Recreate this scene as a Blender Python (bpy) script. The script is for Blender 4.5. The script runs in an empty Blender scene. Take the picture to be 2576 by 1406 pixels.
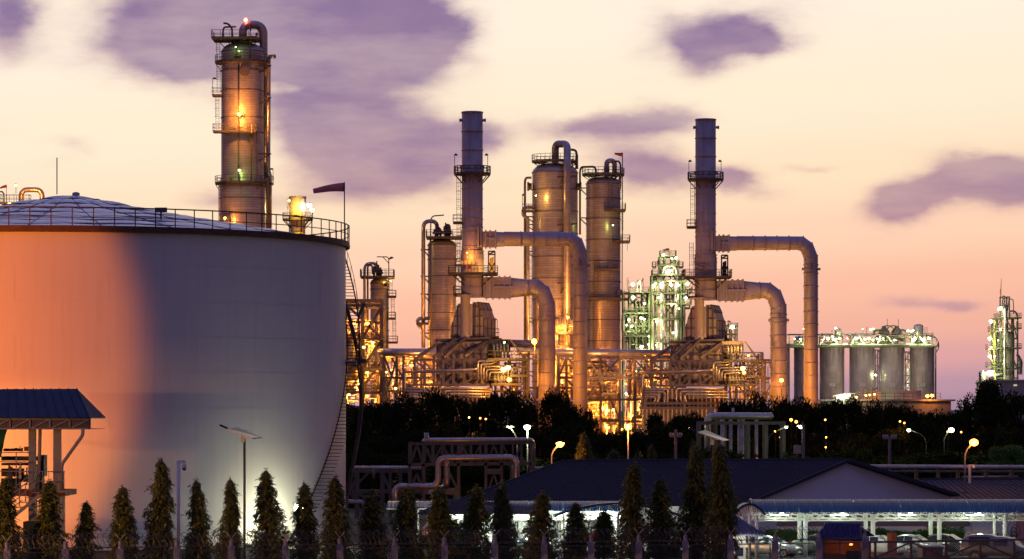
import bpy, math, random
from mathutils import Vector, Matrix
from math import sin, cos, pi, radians, sqrt, atan2
S = bpy.context.scene
C = S.collection
random.seed(11)
R = random.Random(5)
# ------------------------------------------------------------------ camera
F = 7700.0            # focal length in units of a 2576 wide picture
HC = 10.0             # camera height
HY = 1036.0           # row of the horizon
cam = bpy.data.cameras.new('camera'); camo = bpy.data.objects.new('camera', cam); C.objects.link(camo)
cam.sensor_width = 36.0; cam.lens = 36.0 * F / 2576.0
cam.shift_y = (HY - 703.0) / 2576.0
cam.clip_start = 1.0; cam.clip_end = 30000.0
camo.location = (0, 0, HC); camo.rotation_euler = (radians(90), 0, 0)
S.camera = camo
# ------------------------------------------------------------------ picture
S.view_settings.view_transform = 'Standard'; S.view_settings.look = 'None'
S.view_settings.exposure = 0.0; S.view_settings.gamma = 1.0; S.view_settings.use_curve_mapping = False
S.render.engine = 'CYCLES'
cy = S.cycles
cy.use_denoising = True; cy.max_bounces = 5; cy.diffuse_bounces = 2; cy.glossy_bounces = 3
cy.transparent_max_bounces = 8; cy.transmission_bounces = 2; cy.volume_bounces = 0
cy.sample_clamp_indirect = 4.0; cy.caustics_reflective = False; cy.caustics_refractive = False
try: cy.use_light_tree = True
except Exception: pass
# ------------------------------------------------------------------ dusk sky
world = bpy.data.worlds.new('World'); S.world = world; world.use_nodes = True
nt = world.node_tree; nt.nodes.clear()
def N(t, **k):
    n = nt.nodes.new(t)
    for a, b in k.items(): setattr(n, a, b)
    return n
def M_(op, a, b=None, c=None, clamp=False):
    n = N('ShaderNodeMath', operation=op); n.use_clamp = clamp
    for i, v in enumerate((a, b, c)):
        if v is None: continue
        if isinstance(v, (int, float)): n.inputs[i].default_value = v
        else: nt.links.new(v, n.inputs[i])
    return n.outputs[0]
def VM(op, a, b=None):
    n = N('ShaderNodeVectorMath', operation=op)
    for i, v in enumerate((a, b)):
        if v is None: continue
        if isinstance(v, tuple): n.inputs[i].default_value = v
        else: nt.links.new(v, n.inputs[i])
    return n.outputs['Value'] if op in ('DOT_PRODUCT', 'LENGTH') else n.outputs[0]
def ramp(fac, stops, interp='LINEAR'):
    n = N('ShaderNodeValToRGB'); nt.links.new(fac, n.inputs[0]); e = n.color_ramp.elements
    n.color_ramp.interpolation = interp
    while len(e) < len(stops): e.new(0.5)
    for i, (p, c) in enumerate(stops): e[i].position = p; e[i].color = (*c, 1) if len(c) == 3 else c
    return n.outputs[0]
def mixc(f, a, b, mode='MIX'):
    n = N('ShaderNodeMix', data_type='RGBA', blend_type=mode)
    if isinstance(f, (int, float)): n.inputs[0].default_value = f
    else: nt.links.new(f, n.inputs[0])
    for i, v in ((6, a), (7, b)):
        if isinstance(v, tuple): n.inputs[i].default_value = (*v, 1)
        else: nt.links.new(v, n.inputs[i])
    return n.outputs[2]
tc = N('ShaderNodeTexCoord'); dirn = tc.outputs['Generated']
sep = N('ShaderNodeSeparateXYZ'); nt.links.new(dirn, sep.inputs[0])
az = M_('ARCTAN2', sep.outputs[0], sep.outputs[1])
el = M_('ARCSINE', sep.outputs[2])
u = M_('MULTIPLY_ADD', az, 7735.0, 1288.0)          # cloud-layer coordinates, in angle
v = M_('MULTIPLY_ADD', el, -7735.0, 1036.0)
cmb = N('ShaderNodeCombineXYZ'); nt.links.new(u, cmb.inputs[0]); nt.links.new(v, cmb.inputs[1])
uv = cmb.outputs[0]
def noise(scale, detail, stretch, rough=0.55, off=0.0):
    m = N('ShaderNodeMapping'); nt.links.new(uv, m.inputs[0])
    m.inputs['Scale'].default_value = (scale / stretch, scale, 1); m.inputs['Location'].default_value = (off, off * .7, off)
    n = N('ShaderNodeTexNoise'); nt.links.new(m.outputs[0], n.inputs['Vector'])
    n.inputs['Scale'].default_value = 1.0; n.inputs['Detail'].default_value = detail; n.inputs['Roughness'].default_value = rough
    return n
n1 = noise(0.0062, 6, 1.7, 0.55); n2 = noise(0.0085, 7, 3.0, 0.6, 7.3)
warp = VM('MULTIPLY', VM('SUBTRACT', n1.outputs['Color'], (0.5, 0.5, 0.5)), (210.0, 110.0, 0.0))
wuv = VM('ADD', uv, warp)
clouds = [(430, 75, 190, 100, 1), (640, 55, 220, 120, 1), (900, 55, 200, 95, 1.1), (1075, 70, 90, 60, .9), (520, 160, 110, 60, .8), (960, 135, 150, 60, .8),
          (900, 300, 190, 90, 1), (800, 235, 90, 50, .5), (1010, 410, 150, 75, 1), (1180, 360, 110, 35, .55), (770, 330, 80, 60, .5), (900, 470, 170, 45, .5),
          (1790, 85, 140, 55, 1.1), (1780, 160, 70, 40, .6), (1910, 115, 70, 38, .8),
          (1640, 310, 130, 34, 1), (1440, 335, 90, 26, .6), (1640, 440, 110, 45, 1), (1860, 450, 70, 26, .8), (1560, 370, 140, 40, .4), (1950, 480, 90, 20, .25),
          (2280, 510, 95, 45, 1.1), (2450, 440, 110, 42, 1.1), (2550, 490, 90, 45, .9), (2370, 480, 80, 30, .5),
          (2290, 775, 95, 18, .65), (2410, 778, 50, 20, .7), (2040, 422, 45, 14, .45),
          (15, 50, 70, 95, .9), (190, 372, 60, 26, .38), (120, 430, 70, 30, .25), (540, 490, 60, 28, .45), (730, 520, 150, 22, .3), (470, 370, 60, 20, .2),
          (750, 100, 55, 26, -.6), (690, 218, 170, 16, -.35), (1360, 130, 60, 20, .15), (2150, 600, 160, 12, .12), (2250, 640, 120, 10, .12)]
tot = None
for (a, b, rx, ry, s) in clouds:
    d = VM('MULTIPLY', VM('SUBTRACT', wuv, (a, b, 0.0)), (.84 / rx, .84 / ry, 0.0))
    g = M_('MULTIPLY', M_('EXPONENT', M_('MULTIPLY', VM('DOT_PRODUCT', d, d), -1.0)), s * 1.32)
    tot = g if tot is None else M_('ADD', tot, g)
# the same scattered cloud goes on over the rest of the sky
away = M_('SMOOTHSTEP', 0, 0) if False else None
ns = N('ShaderNodeTexNoise'); nt.links.new(VM('MULTIPLY', dirn, (2.2, 2.2, 7.0)), ns.inputs['Vector']); ns.inputs['Scale'].default_value = 2.0; ns.inputs['Detail'].default_value = 5
mr = N('ShaderNodeMapRange', interpolation_type='SMOOTHSTEP'); nt.links.new(M_('ABSOLUTE', az), mr.inputs[0]); mr.inputs[1].default_value = .2; mr.inputs[2].default_value = .4
mr2 = N('ShaderNodeMapRange', interpolation_type='SMOOTHSTEP'); nt.links.new(el, mr2.inputs[0]); mr2.inputs[1].default_value = .15; mr2.inputs[2].default_value = .25
outside = M_('MAXIMUM', mr.outputs[0], mr2.outputs[0])
mr3 = N('ShaderNodeMapRange', interpolation_type='SMOOTHSTEP'); nt.links.new(ns.outputs[0], mr3.inputs[0]); mr3.inputs[1].default_value = .5; mr3.inputs[2].default_value = .68
tot = M_('ADD', M_('MULTIPLY', M_('MULTIPLY', outside, mr3.outputs[0]), .8), tot)
tot = M_('ADD', tot, M_('MULTIPLY', M_('SUBTRACT', n2.outputs[0], .5), 1.15))
dm = N('ShaderNodeMapRange', interpolation_type='SMOOTHSTEP'); nt.links.new(tot, dm.inputs[0]); dm.inputs[1].default_value = .06; dm.inputs[2].default_value = 1.22
n3 = noise(0.0085, 5, 3.6, 0.55, 3.1)
md_ = N('ShaderNodeMapRange'); nt.links.new(n3.outputs[0], md_.inputs[0]); md_.inputs[1].default_value = .34; md_.inputs[2].default_value = .60; md_.inputs[3].default_value = .82; md_.inputs[4].default_value = 1.0
dens = M_('MULTIPLY', dm.outputs[0], md_.outputs[0])
# clear-sky gradient of the glow, low to high
vv = M_('ADD', v, M_('MULTIPLY', M_('SUBTRACT', u, 1288.0), .06))
glow = ramp(M_('DIVIDE', M_('SUBTRACT', 1100.0, vv), 1300.0), [
    (0.0, (.36, .24, .33)), (.05, (.50, .30, .38)), (.11, (.74, .38, .37)), (.165, (.88, .45, .345)), (.25, (.95, .52, .37)), (.36, (.98, .655, .47)),
    (.47, (.985, .77, .54)), (.62, (.99, .85, .65)), (.8, (1.0, .88, .73)), (1.0, (.96, .83, .68))], 'EASE')
fd = VM('DOT_PRODUCT', dirn, (-0.05, 0.99, 0.08))
fr = N('ShaderNodeMapRange', interpolation_type='SMOOTHERSTEP'); nt.links.new(fd, fr.inputs[0]); fr.inputs[1].default_value = .78; fr.inputs[2].default_value = .985
back = ramp(M_('MAXIMUM', sep.outputs[2], 0.0), [(0.0, (.130, .072, .100)), (.3, (.108, .068, .128)), (.7, (.080, .085, .235)), (1.0, (.12, .155, .50))])
sk = N('ShaderNodeTexSky'); sk.sky_type = 'NISHITA'; sk.sun_disc = False; sk.sun_elevation = radians(1.0); sk.sun_rotation = radians(-3.0); sk.air_density = 1.3; sk.dust_density = 2.0
clear = mixc(fr.outputs[0], back, glow)
clear = mixc(1.0, clear, mixc(1.0, sk.outputs[0], (.004, .004, .004), 'MULTIPLY'), 'ADD')
ccol = ramp(M_('DIVIDE', v, 1000.0), [(0, (.22, .145, .32)), (.3, (.30, .19, .34)), (.55, (.37, .21, .31)), (.85, (.50, .27, .34))])
thin = ramp(M_('DIVIDE', v, 1000.0), [(0, (.62, .38, .40)), (.5, (.80, .48, .40)), (.9, (.78, .42, .38))])
ccol = mixc(M_('MULTIPLY', M_('SUBTRACT', n1.outputs[0], .34), 1.7, clamp=True), ccol, mixc(.35, ccol, thin))
ccol = mixc(dens, thin, ccol)
ccol = mixc(fr.outputs[0], mixc(1.0, back, (.75, .68, .8), 'MULTIPLY'), ccol)
skyc = mixc(M_('MULTIPLY', dens, .96), clear, ccol)
bg = N('ShaderNodeBackground'); nt.links.new(skyc, bg.inputs[0]); bg.inputs[1].default_value = 1.0
wo = N('ShaderNodeOutputWorld'); nt.links.new(bg.outputs[0], wo.inputs[0])
world.cycles.sampling_method = 'MANUAL'; world.cycles.sample_map_resolution = 1024
# the last of the sun, low behind the plant
sl = bpy.data.lights.new('sun', 'SUN'); sl.energy = .35; sl.angle = radians(6); sl.color = (1, .55, .3)
so = bpy.data.objects.new('sun', sl); C.objects.link(so)
so.rotation_euler = (Vector((-.05, .99, .05)).to_track_quat('Z', 'Y')).to_euler()
# ------------------------------------------------------------------ mesh helpers
def P(x, y, Y): return Vector(((x - 1288.0) / F * Y, Y, HC + (HY - y) / F * Y))
def px(n, Y): return n * Y / F
class MB:
    def __init__(s): s.v = []; s.f = []; s.sm = []; s.uv = []
    def add(s, vs, fs, sm=False, uvs=None):
        o = len(s.v); s.v += [Vector(q) for q in vs]
        for i, f in enumerate(fs):
            s.f.append([k + o for k in f]); s.sm.append(sm); s.uv.append(uvs[i] if uvs else None)
        return s
    def box(s, c, sz, rz=0.0):
        hx, hy, hz = sz[0] / 2, sz[1] / 2, sz[2] / 2; ca, sa = cos(rz), sin(rz); vs = []
        for z in (-hz, hz):
            for x, y in ((-hx, -hy), (hx, -hy), (hx, hy), (-hx, hy)):
                vs.append((c[0] + x * ca - y * sa, c[1] + x * sa + y * ca, c[2] + z))
        return s.add(vs, [(3, 2, 1, 0), (4, 5, 6, 7), (0, 1, 5, 4), (1, 2, 6, 5), (2, 3, 7, 6), (3, 0, 4, 7)])
    def bb(s, a, b): return s.box([(a[i] + b[i]) / 2 for i in range(3)], [abs(b[i] - a[i]) for i in range(3)])
    def bar(s, p, q, w, d=None):
        p = Vector(p); q = Vector(q); d = d or w; t = (q - p)
        if t.length < 1e-6: return s
        t.normalize(); up = Vector((0, 0, 1)) if abs(t.z) < .95 else Vector((0, 1, 0))
        a = t.cross(up).normalized() * d / 2; b = a.cross(t).normalized() * w / 2; vs = []
        for e in (p, q):
            for i, j in ((-1, -1), (1, -1), (1, 1), (-1, 1)): vs.append(e + a * i + b * j)
        return s.add(vs, [(0, 1, 2, 3), (7, 6, 5, 4), (1, 0, 4, 5), (2, 1, 5, 6), (3, 2, 6, 7), (0, 3, 7, 4)])
    def tube(s, pts, r, n=8, caps=True, sm=True):
        pts = [Vector(p) for p in pts]; L = len(pts); rs = r if isinstance(r, (list, tuple)) else [r] * L
        T = []
        for i in range(L):
            a = pts[max(i - 1, 0)]; b = pts[min(i + 1, L - 1)]; t = (b - a)
            if 0 < i < L - 1: t = (pts[i] - a).normalized() + (b - pts[i]).normalized()
            T.append(t.normalized() if t.length > 1e-9 else Vector((0, 0, 1)))
        up = Vector((0, 0, 1)) if abs(T[0].z) < .9 else Vector((0, 1, 0))
        a = T[0].cross(up).normalized(); vs = []; ln = 0; us = []
        for i in range(L):
            a = (a - T[i] * a.dot(T[i]));
            a = a.normalized() if a.length > 1e-6 else T[i].orthogonal().normalized()
            b = T[i].cross(a)
            if i: ln += (pts[i] - pts[i - 1]).length
            us.append(ln)
            for k in range(n):
                an = 2 * pi * k / n; vs.append(pts[i] + (a * cos(an) + b * sin(an)) * rs[i])
        fs = []; uvs = []
        for i in range(L - 1):
            for k in range(n):
                k2 = (k + 1) % n; fs.append((i * n + k, i * n + k2, (i + 1) * n + k2, (i + 1) * n + k))
                c0 = 2 * pi * rs[i] * k / n; c1 = 2 * pi * rs[i] * (k + 1) / n
                uvs.append([(c0, us[i]), (c1, us[i]), (c1, us[i + 1]), (c0, us[i + 1])])
        s.add(vs, fs, sm, uvs)
        if caps:
            o = len(s.v) - len(vs)
            s.f.append([o + k for k in range(n)][::-1]); s.sm.append(False); s.uv.append(None)
            s.f.append([o + (L - 1) * n + k for k in range(n)]); s.sm.append(False); s.uv.append(None)
        return s
    def lathe(s, c, prof, n=32, a0=0.0, a1=2 * pi, sm=True):
        full = abs(a1 - a0 - 2 * pi) < 1e-6; m = n if full else n + 1; vs = []; vl = 0; vz = []
        for i, (r, z) in enumerate(prof):
            if i: vl += sqrt((r - prof[i - 1][0]) ** 2 + (z - prof[i - 1][1]) ** 2)
            vz.append(vl)
            for k in range(m):
                a = a0 + (a1 - a0) * k / n; vs.append((c[0] + r * cos(a), c[1] + r * sin(a), c[2] + z))
        fs = []; uvs = []; R0 = max(p[0] for p in prof)
        for i in range(len(prof) - 1):
            for k in range(n):
                k2 = (k + 1) % m if full else k + 1
                fs.append((i * m + k, i * m + k2, (i + 1) * m + k2, (i + 1) * m + k))
                u0 = R0 * (a0 + (a1 - a0) * k / n); u1 = R0 * (a0 + (a1 - a0) * (k + 1) / n)
                uvs.append([(u0, vz[i]), (u1, vz[i]), (u1, vz[i + 1]), (u0, vz[i + 1])])
        return s.add(vs, fs, sm, uvs)
    def prism(s, poly, dv):
        n = len(poly); dv = Vector(dv); vs = [Vector(p) for p in poly] + [Vector(p) + dv for p in poly]
        return s.add(vs, [tuple(range(n))[::-1], tuple(range(n, 2 * n))] + [(i, (i + 1) % n, n + (i + 1) % n, n + i) for i in range(n)])
    def build(s, name, mat, parent=None, label=None, kind=None):
        me = bpy.data.meshes.new(name)
        org = ORG.get(parent.name, Vector((0, 0, 0))) if parent else ORG0[0]
        me.from_pydata([tuple(q - org) for q in s.v], [], s.f)
        me.polygons.foreach_set('use_smooth', s.sm)
        if any(x is not None for x in s.uv):
            ul = me.uv_layers.new(name='UVMap'); dat = []
            for f, q in zip(s.f, s.uv):
                for k in range(len(f)): dat += list(q[k]) if q else [0.0, 0.0]
            ul.data.foreach_set('uv', dat)
        me.materials.append(mat); me.update()
        o = bpy.data.objects.new(name, me); C.objects.link(o)
        if parent: o.parent = parent; ORG[o.name] = org
        if label: o['label'] = label
        if kind: o['kind'] = kind
        return o
ORG = {}; ORG0 = [Vector((0, 0, 0))]
def thing(name, label, cat, loc=(0, 0, 0), group=None):
    o = bpy.data.objects.new(name, None); C.objects.link(o); o.location = loc; o.empty_display_size = .5
    o['label'] = label; o['category'] = cat
    if group: o['group'] = group
    ORG[o.name] = Vector(loc); return o
def solo(o, label, cat, group=None):
    o['label'] = label; o['category'] = cat
    if group: o['group'] = group
    return o
def struct(name, mb, mat):
    o = mb.build(name, mat); o['kind'] = 'structure'; return o
def inst(o, parent, loc, rz=0.0, scale=None, name=None):
    c = o.copy(); C.objects.link(c); c.parent = parent; c.location = loc; c.rotation_euler = (0, 0, rz)
    if scale: c.scale = scale
    return c
def copy_tree(o, loc=None, rz=None, label=None, scale=None):
    def rec(a, par):
        c = a.copy(); C.objects.link(c); c.parent = par
        for ch in list(a.children): rec(ch, c)
        return c
    c = rec(o, None)
    if loc is not None: c.location = loc
    if rz is not None: c.rotation_euler = (0, 0, rz)
    if scale is not None: c.scale = scale
    if label: c['label'] = label
    return c
def bend(pts, rad, seg=6):
    pts = [Vector(p) for p in pts]; out = [pts[0]]
    for i in range(1, len(pts) - 1):
        a, b, c = pts[i - 1], pts[i], pts[i + 1]; r = min(rad, (b - a).length * .499, (c - b).length * .499)
        p0 = b + (a - b).normalized() * r; p1 = b + (c - b).normalized() * r
        for k in range(seg + 1):
            t = k / seg; out.append(p0 * (1 - t) ** 2 + b * 2 * t * (1 - t) + p1 * t * t)
    out.append(pts[-1]); return out
def sphere(mb, c, r, n=10, sz=1.0):
    return mb.lathe(c, [(max(r * cos(a), .001), r * sz * sin(a)) for a in [(-pi / 2 + pi * k / n) for k in range(n + 1)]], n + 2)
# ------------------------------------------------------------------ materials
def mat(name, col, rough=.6, metal=0.0, var=.15, vscale=1.0, bump=0.0, brick=None, streak=0.0, emit=None, alpha=None, spec=None, wave=None, coord='Object', trans=0.0, coat=0.0):
    m = bpy.data.materials.new(name); m.use_nodes = True; t = m.node_tree; b = t.nodes['Principled BSDF']
    b.inputs['Base Color'].default_value = (*col, 1); b.inputs['Roughness'].default_value = rough; b.inputs['Metallic'].default_value = metal
    if coat: b.inputs['Coat Weight'].default_value = coat
    if spec is not None: b.inputs['Specular IOR Level'].default_value = spec
    if emit: b.inputs['Emission Color'].default_value = (*emit[0], 1); b.inputs['Emission Strength'].default_value = emit[1]; return m
    tcn = t.nodes.new('ShaderNodeTexCoord'); src = tcn.outputs[coord]
    def nz(sc, det, vec=None, st=None):
        n = t.nodes.new('ShaderNodeTexNoise'); n.inputs['Scale'].default_value = sc; n.inputs['Detail'].default_value = det
        s_ = vec or src
        if st:
            mp = t.nodes.new('ShaderNodeMapping'); mp.inputs['Scale'].default_value = st; t.links.new(s_, mp.inputs[0]); s_ = mp.outputs[0]
        t.links.new(s_, n.inputs['Vector']); return n.outputs[0]
    def mx(f, a, c, mode='MIX'):
        n = t.nodes.new('ShaderNodeMix'); n.data_type = 'RGBA'; n.blend_type = mode
        if isinstance(f, float): n.inputs[0].default_value = f
        else: t.links.new(f, n.inputs[0])
        for i, q in ((6, a), (7, c)):
            if isinstance(q, tuple): n.inputs[i].default_value = (*q, 1)
            else: t.links.new(q, n.inputs[i])
        return n.outputs[2]
    cc = tuple(col)
    out = None
    if var:
        f = nz(vscale, 6.0)
        rr = t.nodes.new('ShaderNodeMapRange'); t.links.new(f, rr.inputs[0]); rr.inputs[1].default_value = .3; rr.inputs[2].default_value = .7
        out = mx(rr.outputs[0], tuple(c * (1 - var) for c in cc), tuple(min(c * (1 + var), 1) for c in cc))
    if streak:
        f = nz(1.0, 5.0, None, (2.2, 2.2, .12)); rr = t.nodes.new('ShaderNodeMapRange'); t.links.new(f, rr.inputs[0]); rr.inputs[1].default_value = .5; rr.inputs[2].default_value = .72; rr.inputs[4].default_value = streak
        out = mx(rr.outputs[0], out if out else cc, tuple(c * .45 * k for c, k in zip(cc, (1, .85, .7))))
    hgt = None
    if brick:
        bw, bh, mort, dark = brick; n = t.nodes.new('ShaderNodeTexBrick'); t.links.new(tcn.outputs['UV'], n.inputs['Vector'])
        n.inputs['Scale'].default_value = 1.0; n.inputs['Brick Width'].default_value = bw; n.inputs['Row Height'].default_value = bh; n.inputs['Mortar Size'].default_value = mort
        n.inputs['Mortar Smooth'].default_value = .3; n.inputs['Bias'].default_value = 0
        n.inputs['Color1'].default_value = (1, 1, 1, 1); n.inputs['Color2'].default_value = (.82, .82, .82, 1); n.inputs['Mortar'].default_value = (dark, dark, dark, 1)
        out = mx(1.0, out if out else cc, n.outputs['Color'], 'MULTIPLY'); hgt = n.outputs['Color']
    if wave:
        ax, sc, st = wave; n = t.nodes.new('ShaderNodeTexWave'); t.links.new(src, n.inputs['Vector']); n.bands_direction = ax; n.inputs['Scale'].default_value = sc; hgt = n.outputs['Fac']
        bp = t.nodes.new('ShaderNodeBump'); bp.inputs['Strength'].default_value = st; bp.inputs['Distance'].default_value = .05; t.links.new(hgt, bp.inputs['Height']); t.links.new(bp.outputs[0], b.inputs['Normal'])
    elif bump or brick:
        bp = t.nodes.new('ShaderNodeBump'); bp.inputs['Strength'].default_value = bump or .3; bp.inputs['Distance'].default_value = .03
        t.links.new(hgt if (hgt and brick) else nz(vscale * 6, 4.0), bp.inputs['Height']); t.links.new(bp.outputs[0], b.inputs['Normal'])
    if out: t.links.new(out, b.inputs['Base Color'])
    rn = nz(vscale * 2.3, 3.0); rr = t.nodes.new('ShaderNodeMapRange'); t.links.new(rn, rr.inputs[0]); rr.inputs[3].default_value = max(rough - .12, .05); rr.inputs[4].default_value = min(rough + .12, 1)
    t.links.new(rr.outputs[0], b.inputs['Roughness'])
    if alpha: b.inputs['Alpha'].default_value = alpha
    if trans: b.inputs['Transmission Weight'].default_value = trans
    return m
def leafmat(name, c1, c2, sc=.6, trl=.25):
    m = bpy.data.materials.new(name); m.use_nodes = True; t = m.node_tree; b = t.nodes['Principled BSDF']; b.inputs['Roughness'].default_value = .55
    oi = t.nodes.new('ShaderNodeNewGeometry'); r = t.nodes.new('ShaderNodeValToRGB'); r.color_ramp.elements[0].color = (*c1, 1); r.color_ramp.elements[1].color = (*c2, 1)
    t.links.new(oi.outputs['Random Per Island'], r.inputs[0]); t.links.new(r.outputs[0], b.inputs['Base Color'])
    tr = t.nodes.new('ShaderNodeBsdfTranslucent'); t.links.new(r.outputs[0], tr.inputs[0]); mx = t.nodes.new('ShaderNodeMixShader'); mx.inputs[0].default_value = trl
    t.links.new(b.outputs[0], mx.inputs[1]); t.links.new(tr.outputs[0], mx.inputs[2]); t.links.new(mx.outputs[0], t.nodes['Material Output'].inputs[0]); return m
CLAD = mat('cladding_metal', (.64, .56, .52), .36, .62, .12, .35, .35, brick=(1.9, .42, .022, .35))
CLADP = mat('pipe_cladding', (.58, .52, .50), .33, .65, .15, .6, .3, brick=(3.5, .9, .02, .45))
STK = mat('stack_steel_paint', (.54, .45, .46), .55, .15, .16, .5, .05, streak=.5)
DUCT = mat('duct_steel_paint', (.52, .45, .50), .5, .2, .14, .4, .05, streak=.35)
STRUT = mat('shaded_strut_steel', (.13, .105, .125), .6, .2, .15, 1.0)  # dark tone puts the shaded side of struts and braces into the colour
BOXM = mat('casing_panel_steel', (.50, .42, .39), .55, .2, .18, .8, .05, streak=.4)
DARK = mat('dark_structural_steel', (.10, .085, .085), .6, .3, .25, 1.5)
STEEL = mat('grey_structural_steel', (.17, .15, .15), .6, .2, .2, 1.2)
GALV = mat('galvanised_steel', (.42, .40, .39), .45, .5, .15, 2.0)
RAILM = mat('railing_steel', (.13, .11, .10), .6, .3, .2, 2.0)
TANKW = mat('tank_white_paint', (.70, .69, .70), .5, .0, .05, .12, .02, streak=.10)
DOMEM = mat('tank_roof_aluminium', (.62, .66, .86), .42, .25, .07, .25, .05)  # bluish tint puts the blue of the overhead sky into the colour
SEAMM = mat('roof_seam_metal', (.25, .26, .33), .5, .3, .1, 1)
BROWN = mat('rusty_rail_paint', (.10, .05, .03), .6, .1, .3, 2)
BRS = mat('bridge_steel_paint', (.105, .10, .098), .6, .1, .2, 1.0)
BLUER = mat('blue_sheet_roof', (.004, .020, .065), .6, .0, .18, .8)
BLUEC = mat('carport_blue_sheet', (.012, .06, .16), .42, .0, .15, .8)
DKROOF = mat('dark_fibre_roof', (.045, .043, .070), .85, .0, .22, .5, .12)
RIBM = mat('roof_rib_dark', (.035, .034, .055), .85, .0, .2, .6)
WALLW = mat('white_plaster', (.72, .72, .70), .8, .0, .06, .4, .05)
WALLG = mat('grey_plaster', (.64, .62, .66), .85, .0, .07, .3, .05)
WALLB = mat('white_band_plaster', (.72, .72, .72), .85, .0, .05, .3, .05)
PINK = mat('pink_plaster', (.55, .22, .22), .8, 0, .1, .5)
WPAINT = mat('white_painted_steel', (.74, .75, .72), .5, .0, .08, 1.5)
CREAM = mat('cream_toned_steel', (.42, .35, .27), .6, .0, .15, 1.5)
CONC = mat('weathered_concrete', (.26, .22, .24), .9, .0, .25, .25, .2, streak=.5)
POSTC = mat('fence_post_concrete', (.30, .27, .31), .9, .0, .25, 1.2, .2)
BLACK = mat('black_rubber', (.015, .015, .016), .7, 0, .1, 3)
GLASS = mat('dark_car_glass', (.02, .025, .03), .08, 0, 0, 1, coat=.5)
WINGL = mat('window_glass', (.03, .04, .06), .12, 0, 0, 1)
SOCK = mat('faded_red_windsock', (.72, .20, .18), .8, 0, .15, 1.5, trans=0)
REDP = mat('red_paint', (.42, .035, .02), .5, 0, .2, 2)
TERRA = mat('terracotta_panel', (.50, .17, .07), .6, 0, .15, 2)
TILE = mat('blue_roof_tile', (.035, .04, .20), .5, 0, .25, 3)
PURP = mat('purple_sheet_roof', (.09, .075, .16), .6, 0, .1, 1)
WOOD = mat('orange_brown_panel', (.38, .15, .05), .7, 0, .2, 2)
GREENC = mat('green_tarpaulin', (.01, .13, .06), .7, 0, .15, 1.5)
SOLAR = mat('solar_panel_face', (.02, .025, .06), .15, .2, .1, 3)
SILOM = mat('silo_steel', (.50, .42, .40), .45, .15, .25, .35, .1, streak=.7)
GREENS = mat('green_grey_steel', (.16, .17, .10), .55, .3, .2, 1)
FANM = mat('fan_stack_panel', (.60, .58, .55), .6, 0, .1, .6)
MAROON = mat('maroon_pipe_band', (.16, .02, .05), .6, 0, .1, 1)
SIGNW = mat('white_sign_face', (.8, .8, .8), .6, 0, 0, 1)
BARK = mat('tree_bark', (.10, .07, .05), .9, 0, .3, 3, .3)
BULB_O = mat('sodium_lamp_glow', (1, .6, .2), emit=((1, .36, .045), 11))
BULB_Y = mat('yellow_lamp_glow', (1, .7, .3), emit=((1, .60, .14), 10))
BULB_W = mat('white_lamp_glow', (1, 1, .8), emit=((.95, 1, .62), 9))
BULB_G = mat('green_lamp_glow', (.7, 1, .3), emit=((.6, 1, .25), 10))
BULB_R = mat('red_beacon_glow', (1, .1, .05), emit=((1, .06, .03), 30))
TUBE_W = mat('fluorescent_tube_glow', (1, 1, 1), emit=((.92, 1, .88), 5))
LEAFP = leafmat('mast_tree_leaf', (.032, .05, .008), (.16, .165, .024), trl=.22)
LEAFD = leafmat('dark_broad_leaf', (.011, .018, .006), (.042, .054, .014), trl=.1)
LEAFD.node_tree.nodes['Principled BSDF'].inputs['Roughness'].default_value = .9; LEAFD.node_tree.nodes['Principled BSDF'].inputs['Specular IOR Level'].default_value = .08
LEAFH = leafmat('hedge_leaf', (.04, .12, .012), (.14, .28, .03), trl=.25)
LEAFB = leafmat('palm_leaf', (.06, .18, .02), (.14, .34, .05), trl=.25)
SOD = (1.0, .31, .035); YEL = (1.0, .48, .08); WHT = (.90, 1.0, .50); GRN = (.5, 1.0, .2)
def light(p, col, power, rad=.35, parent=None, name='lamp_or_fill_light'):
    l = bpy.data.lights.new(name, 'POINT'); l.energy = power; l.color = col; l.shadow_soft_size = rad
    o = bpy.data.objects.new(name, l); C.objects.link(o)
    if parent: o.parent = parent; o.location = Vector(p) - ORG.get(parent.name, Vector((0, 0, 0)))
    else: o.location = p
    return o
def spot(p, to, col, power, ang, blend, rad=.4, parent=None):
    l = bpy.data.lights.new('flood_light_beam', 'SPOT'); l.energy = power; l.color = col; l.spot_size = radians(ang); l.spot_blend = blend; l.shadow_soft_size = rad
    o = bpy.data.objects.new('flood_light_beam', l); C.objects.link(o)
    o.location = Vector(p) - (ORG.get(parent.name, Vector((0, 0, 0))) if parent else Vector((0, 0, 0)))
    if parent: o.parent = parent
    o.rotation_euler = (Vector(to) - Vector(p)).to_track_quat('-Z', 'Y').to_euler(); return o
def fixture(root, p, bulb, col, power, br=.28, post=1.6, off=None):
    """a lamp on a short post: part of the structure it is bolted to"""
    p = Vector(p); m = MB(); m.tube([p + Vector((0, .1, -post)), p + Vector((0, .1, 0))], .05, 6)
    m.lathe(p + Vector((0, 0, br * .6)), [(.02, .22), (br * 1.0, .05), (br * 1.05, 0)], 10)
    a = m.build('lamp', DARK, root); b = MB(); sphere(b, p, br, 8); b = b.build('bulb', bulb, a)
    if power: light(p + Vector(off or (0, -.6, -.1)), col, power, br, root)
    return a
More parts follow.
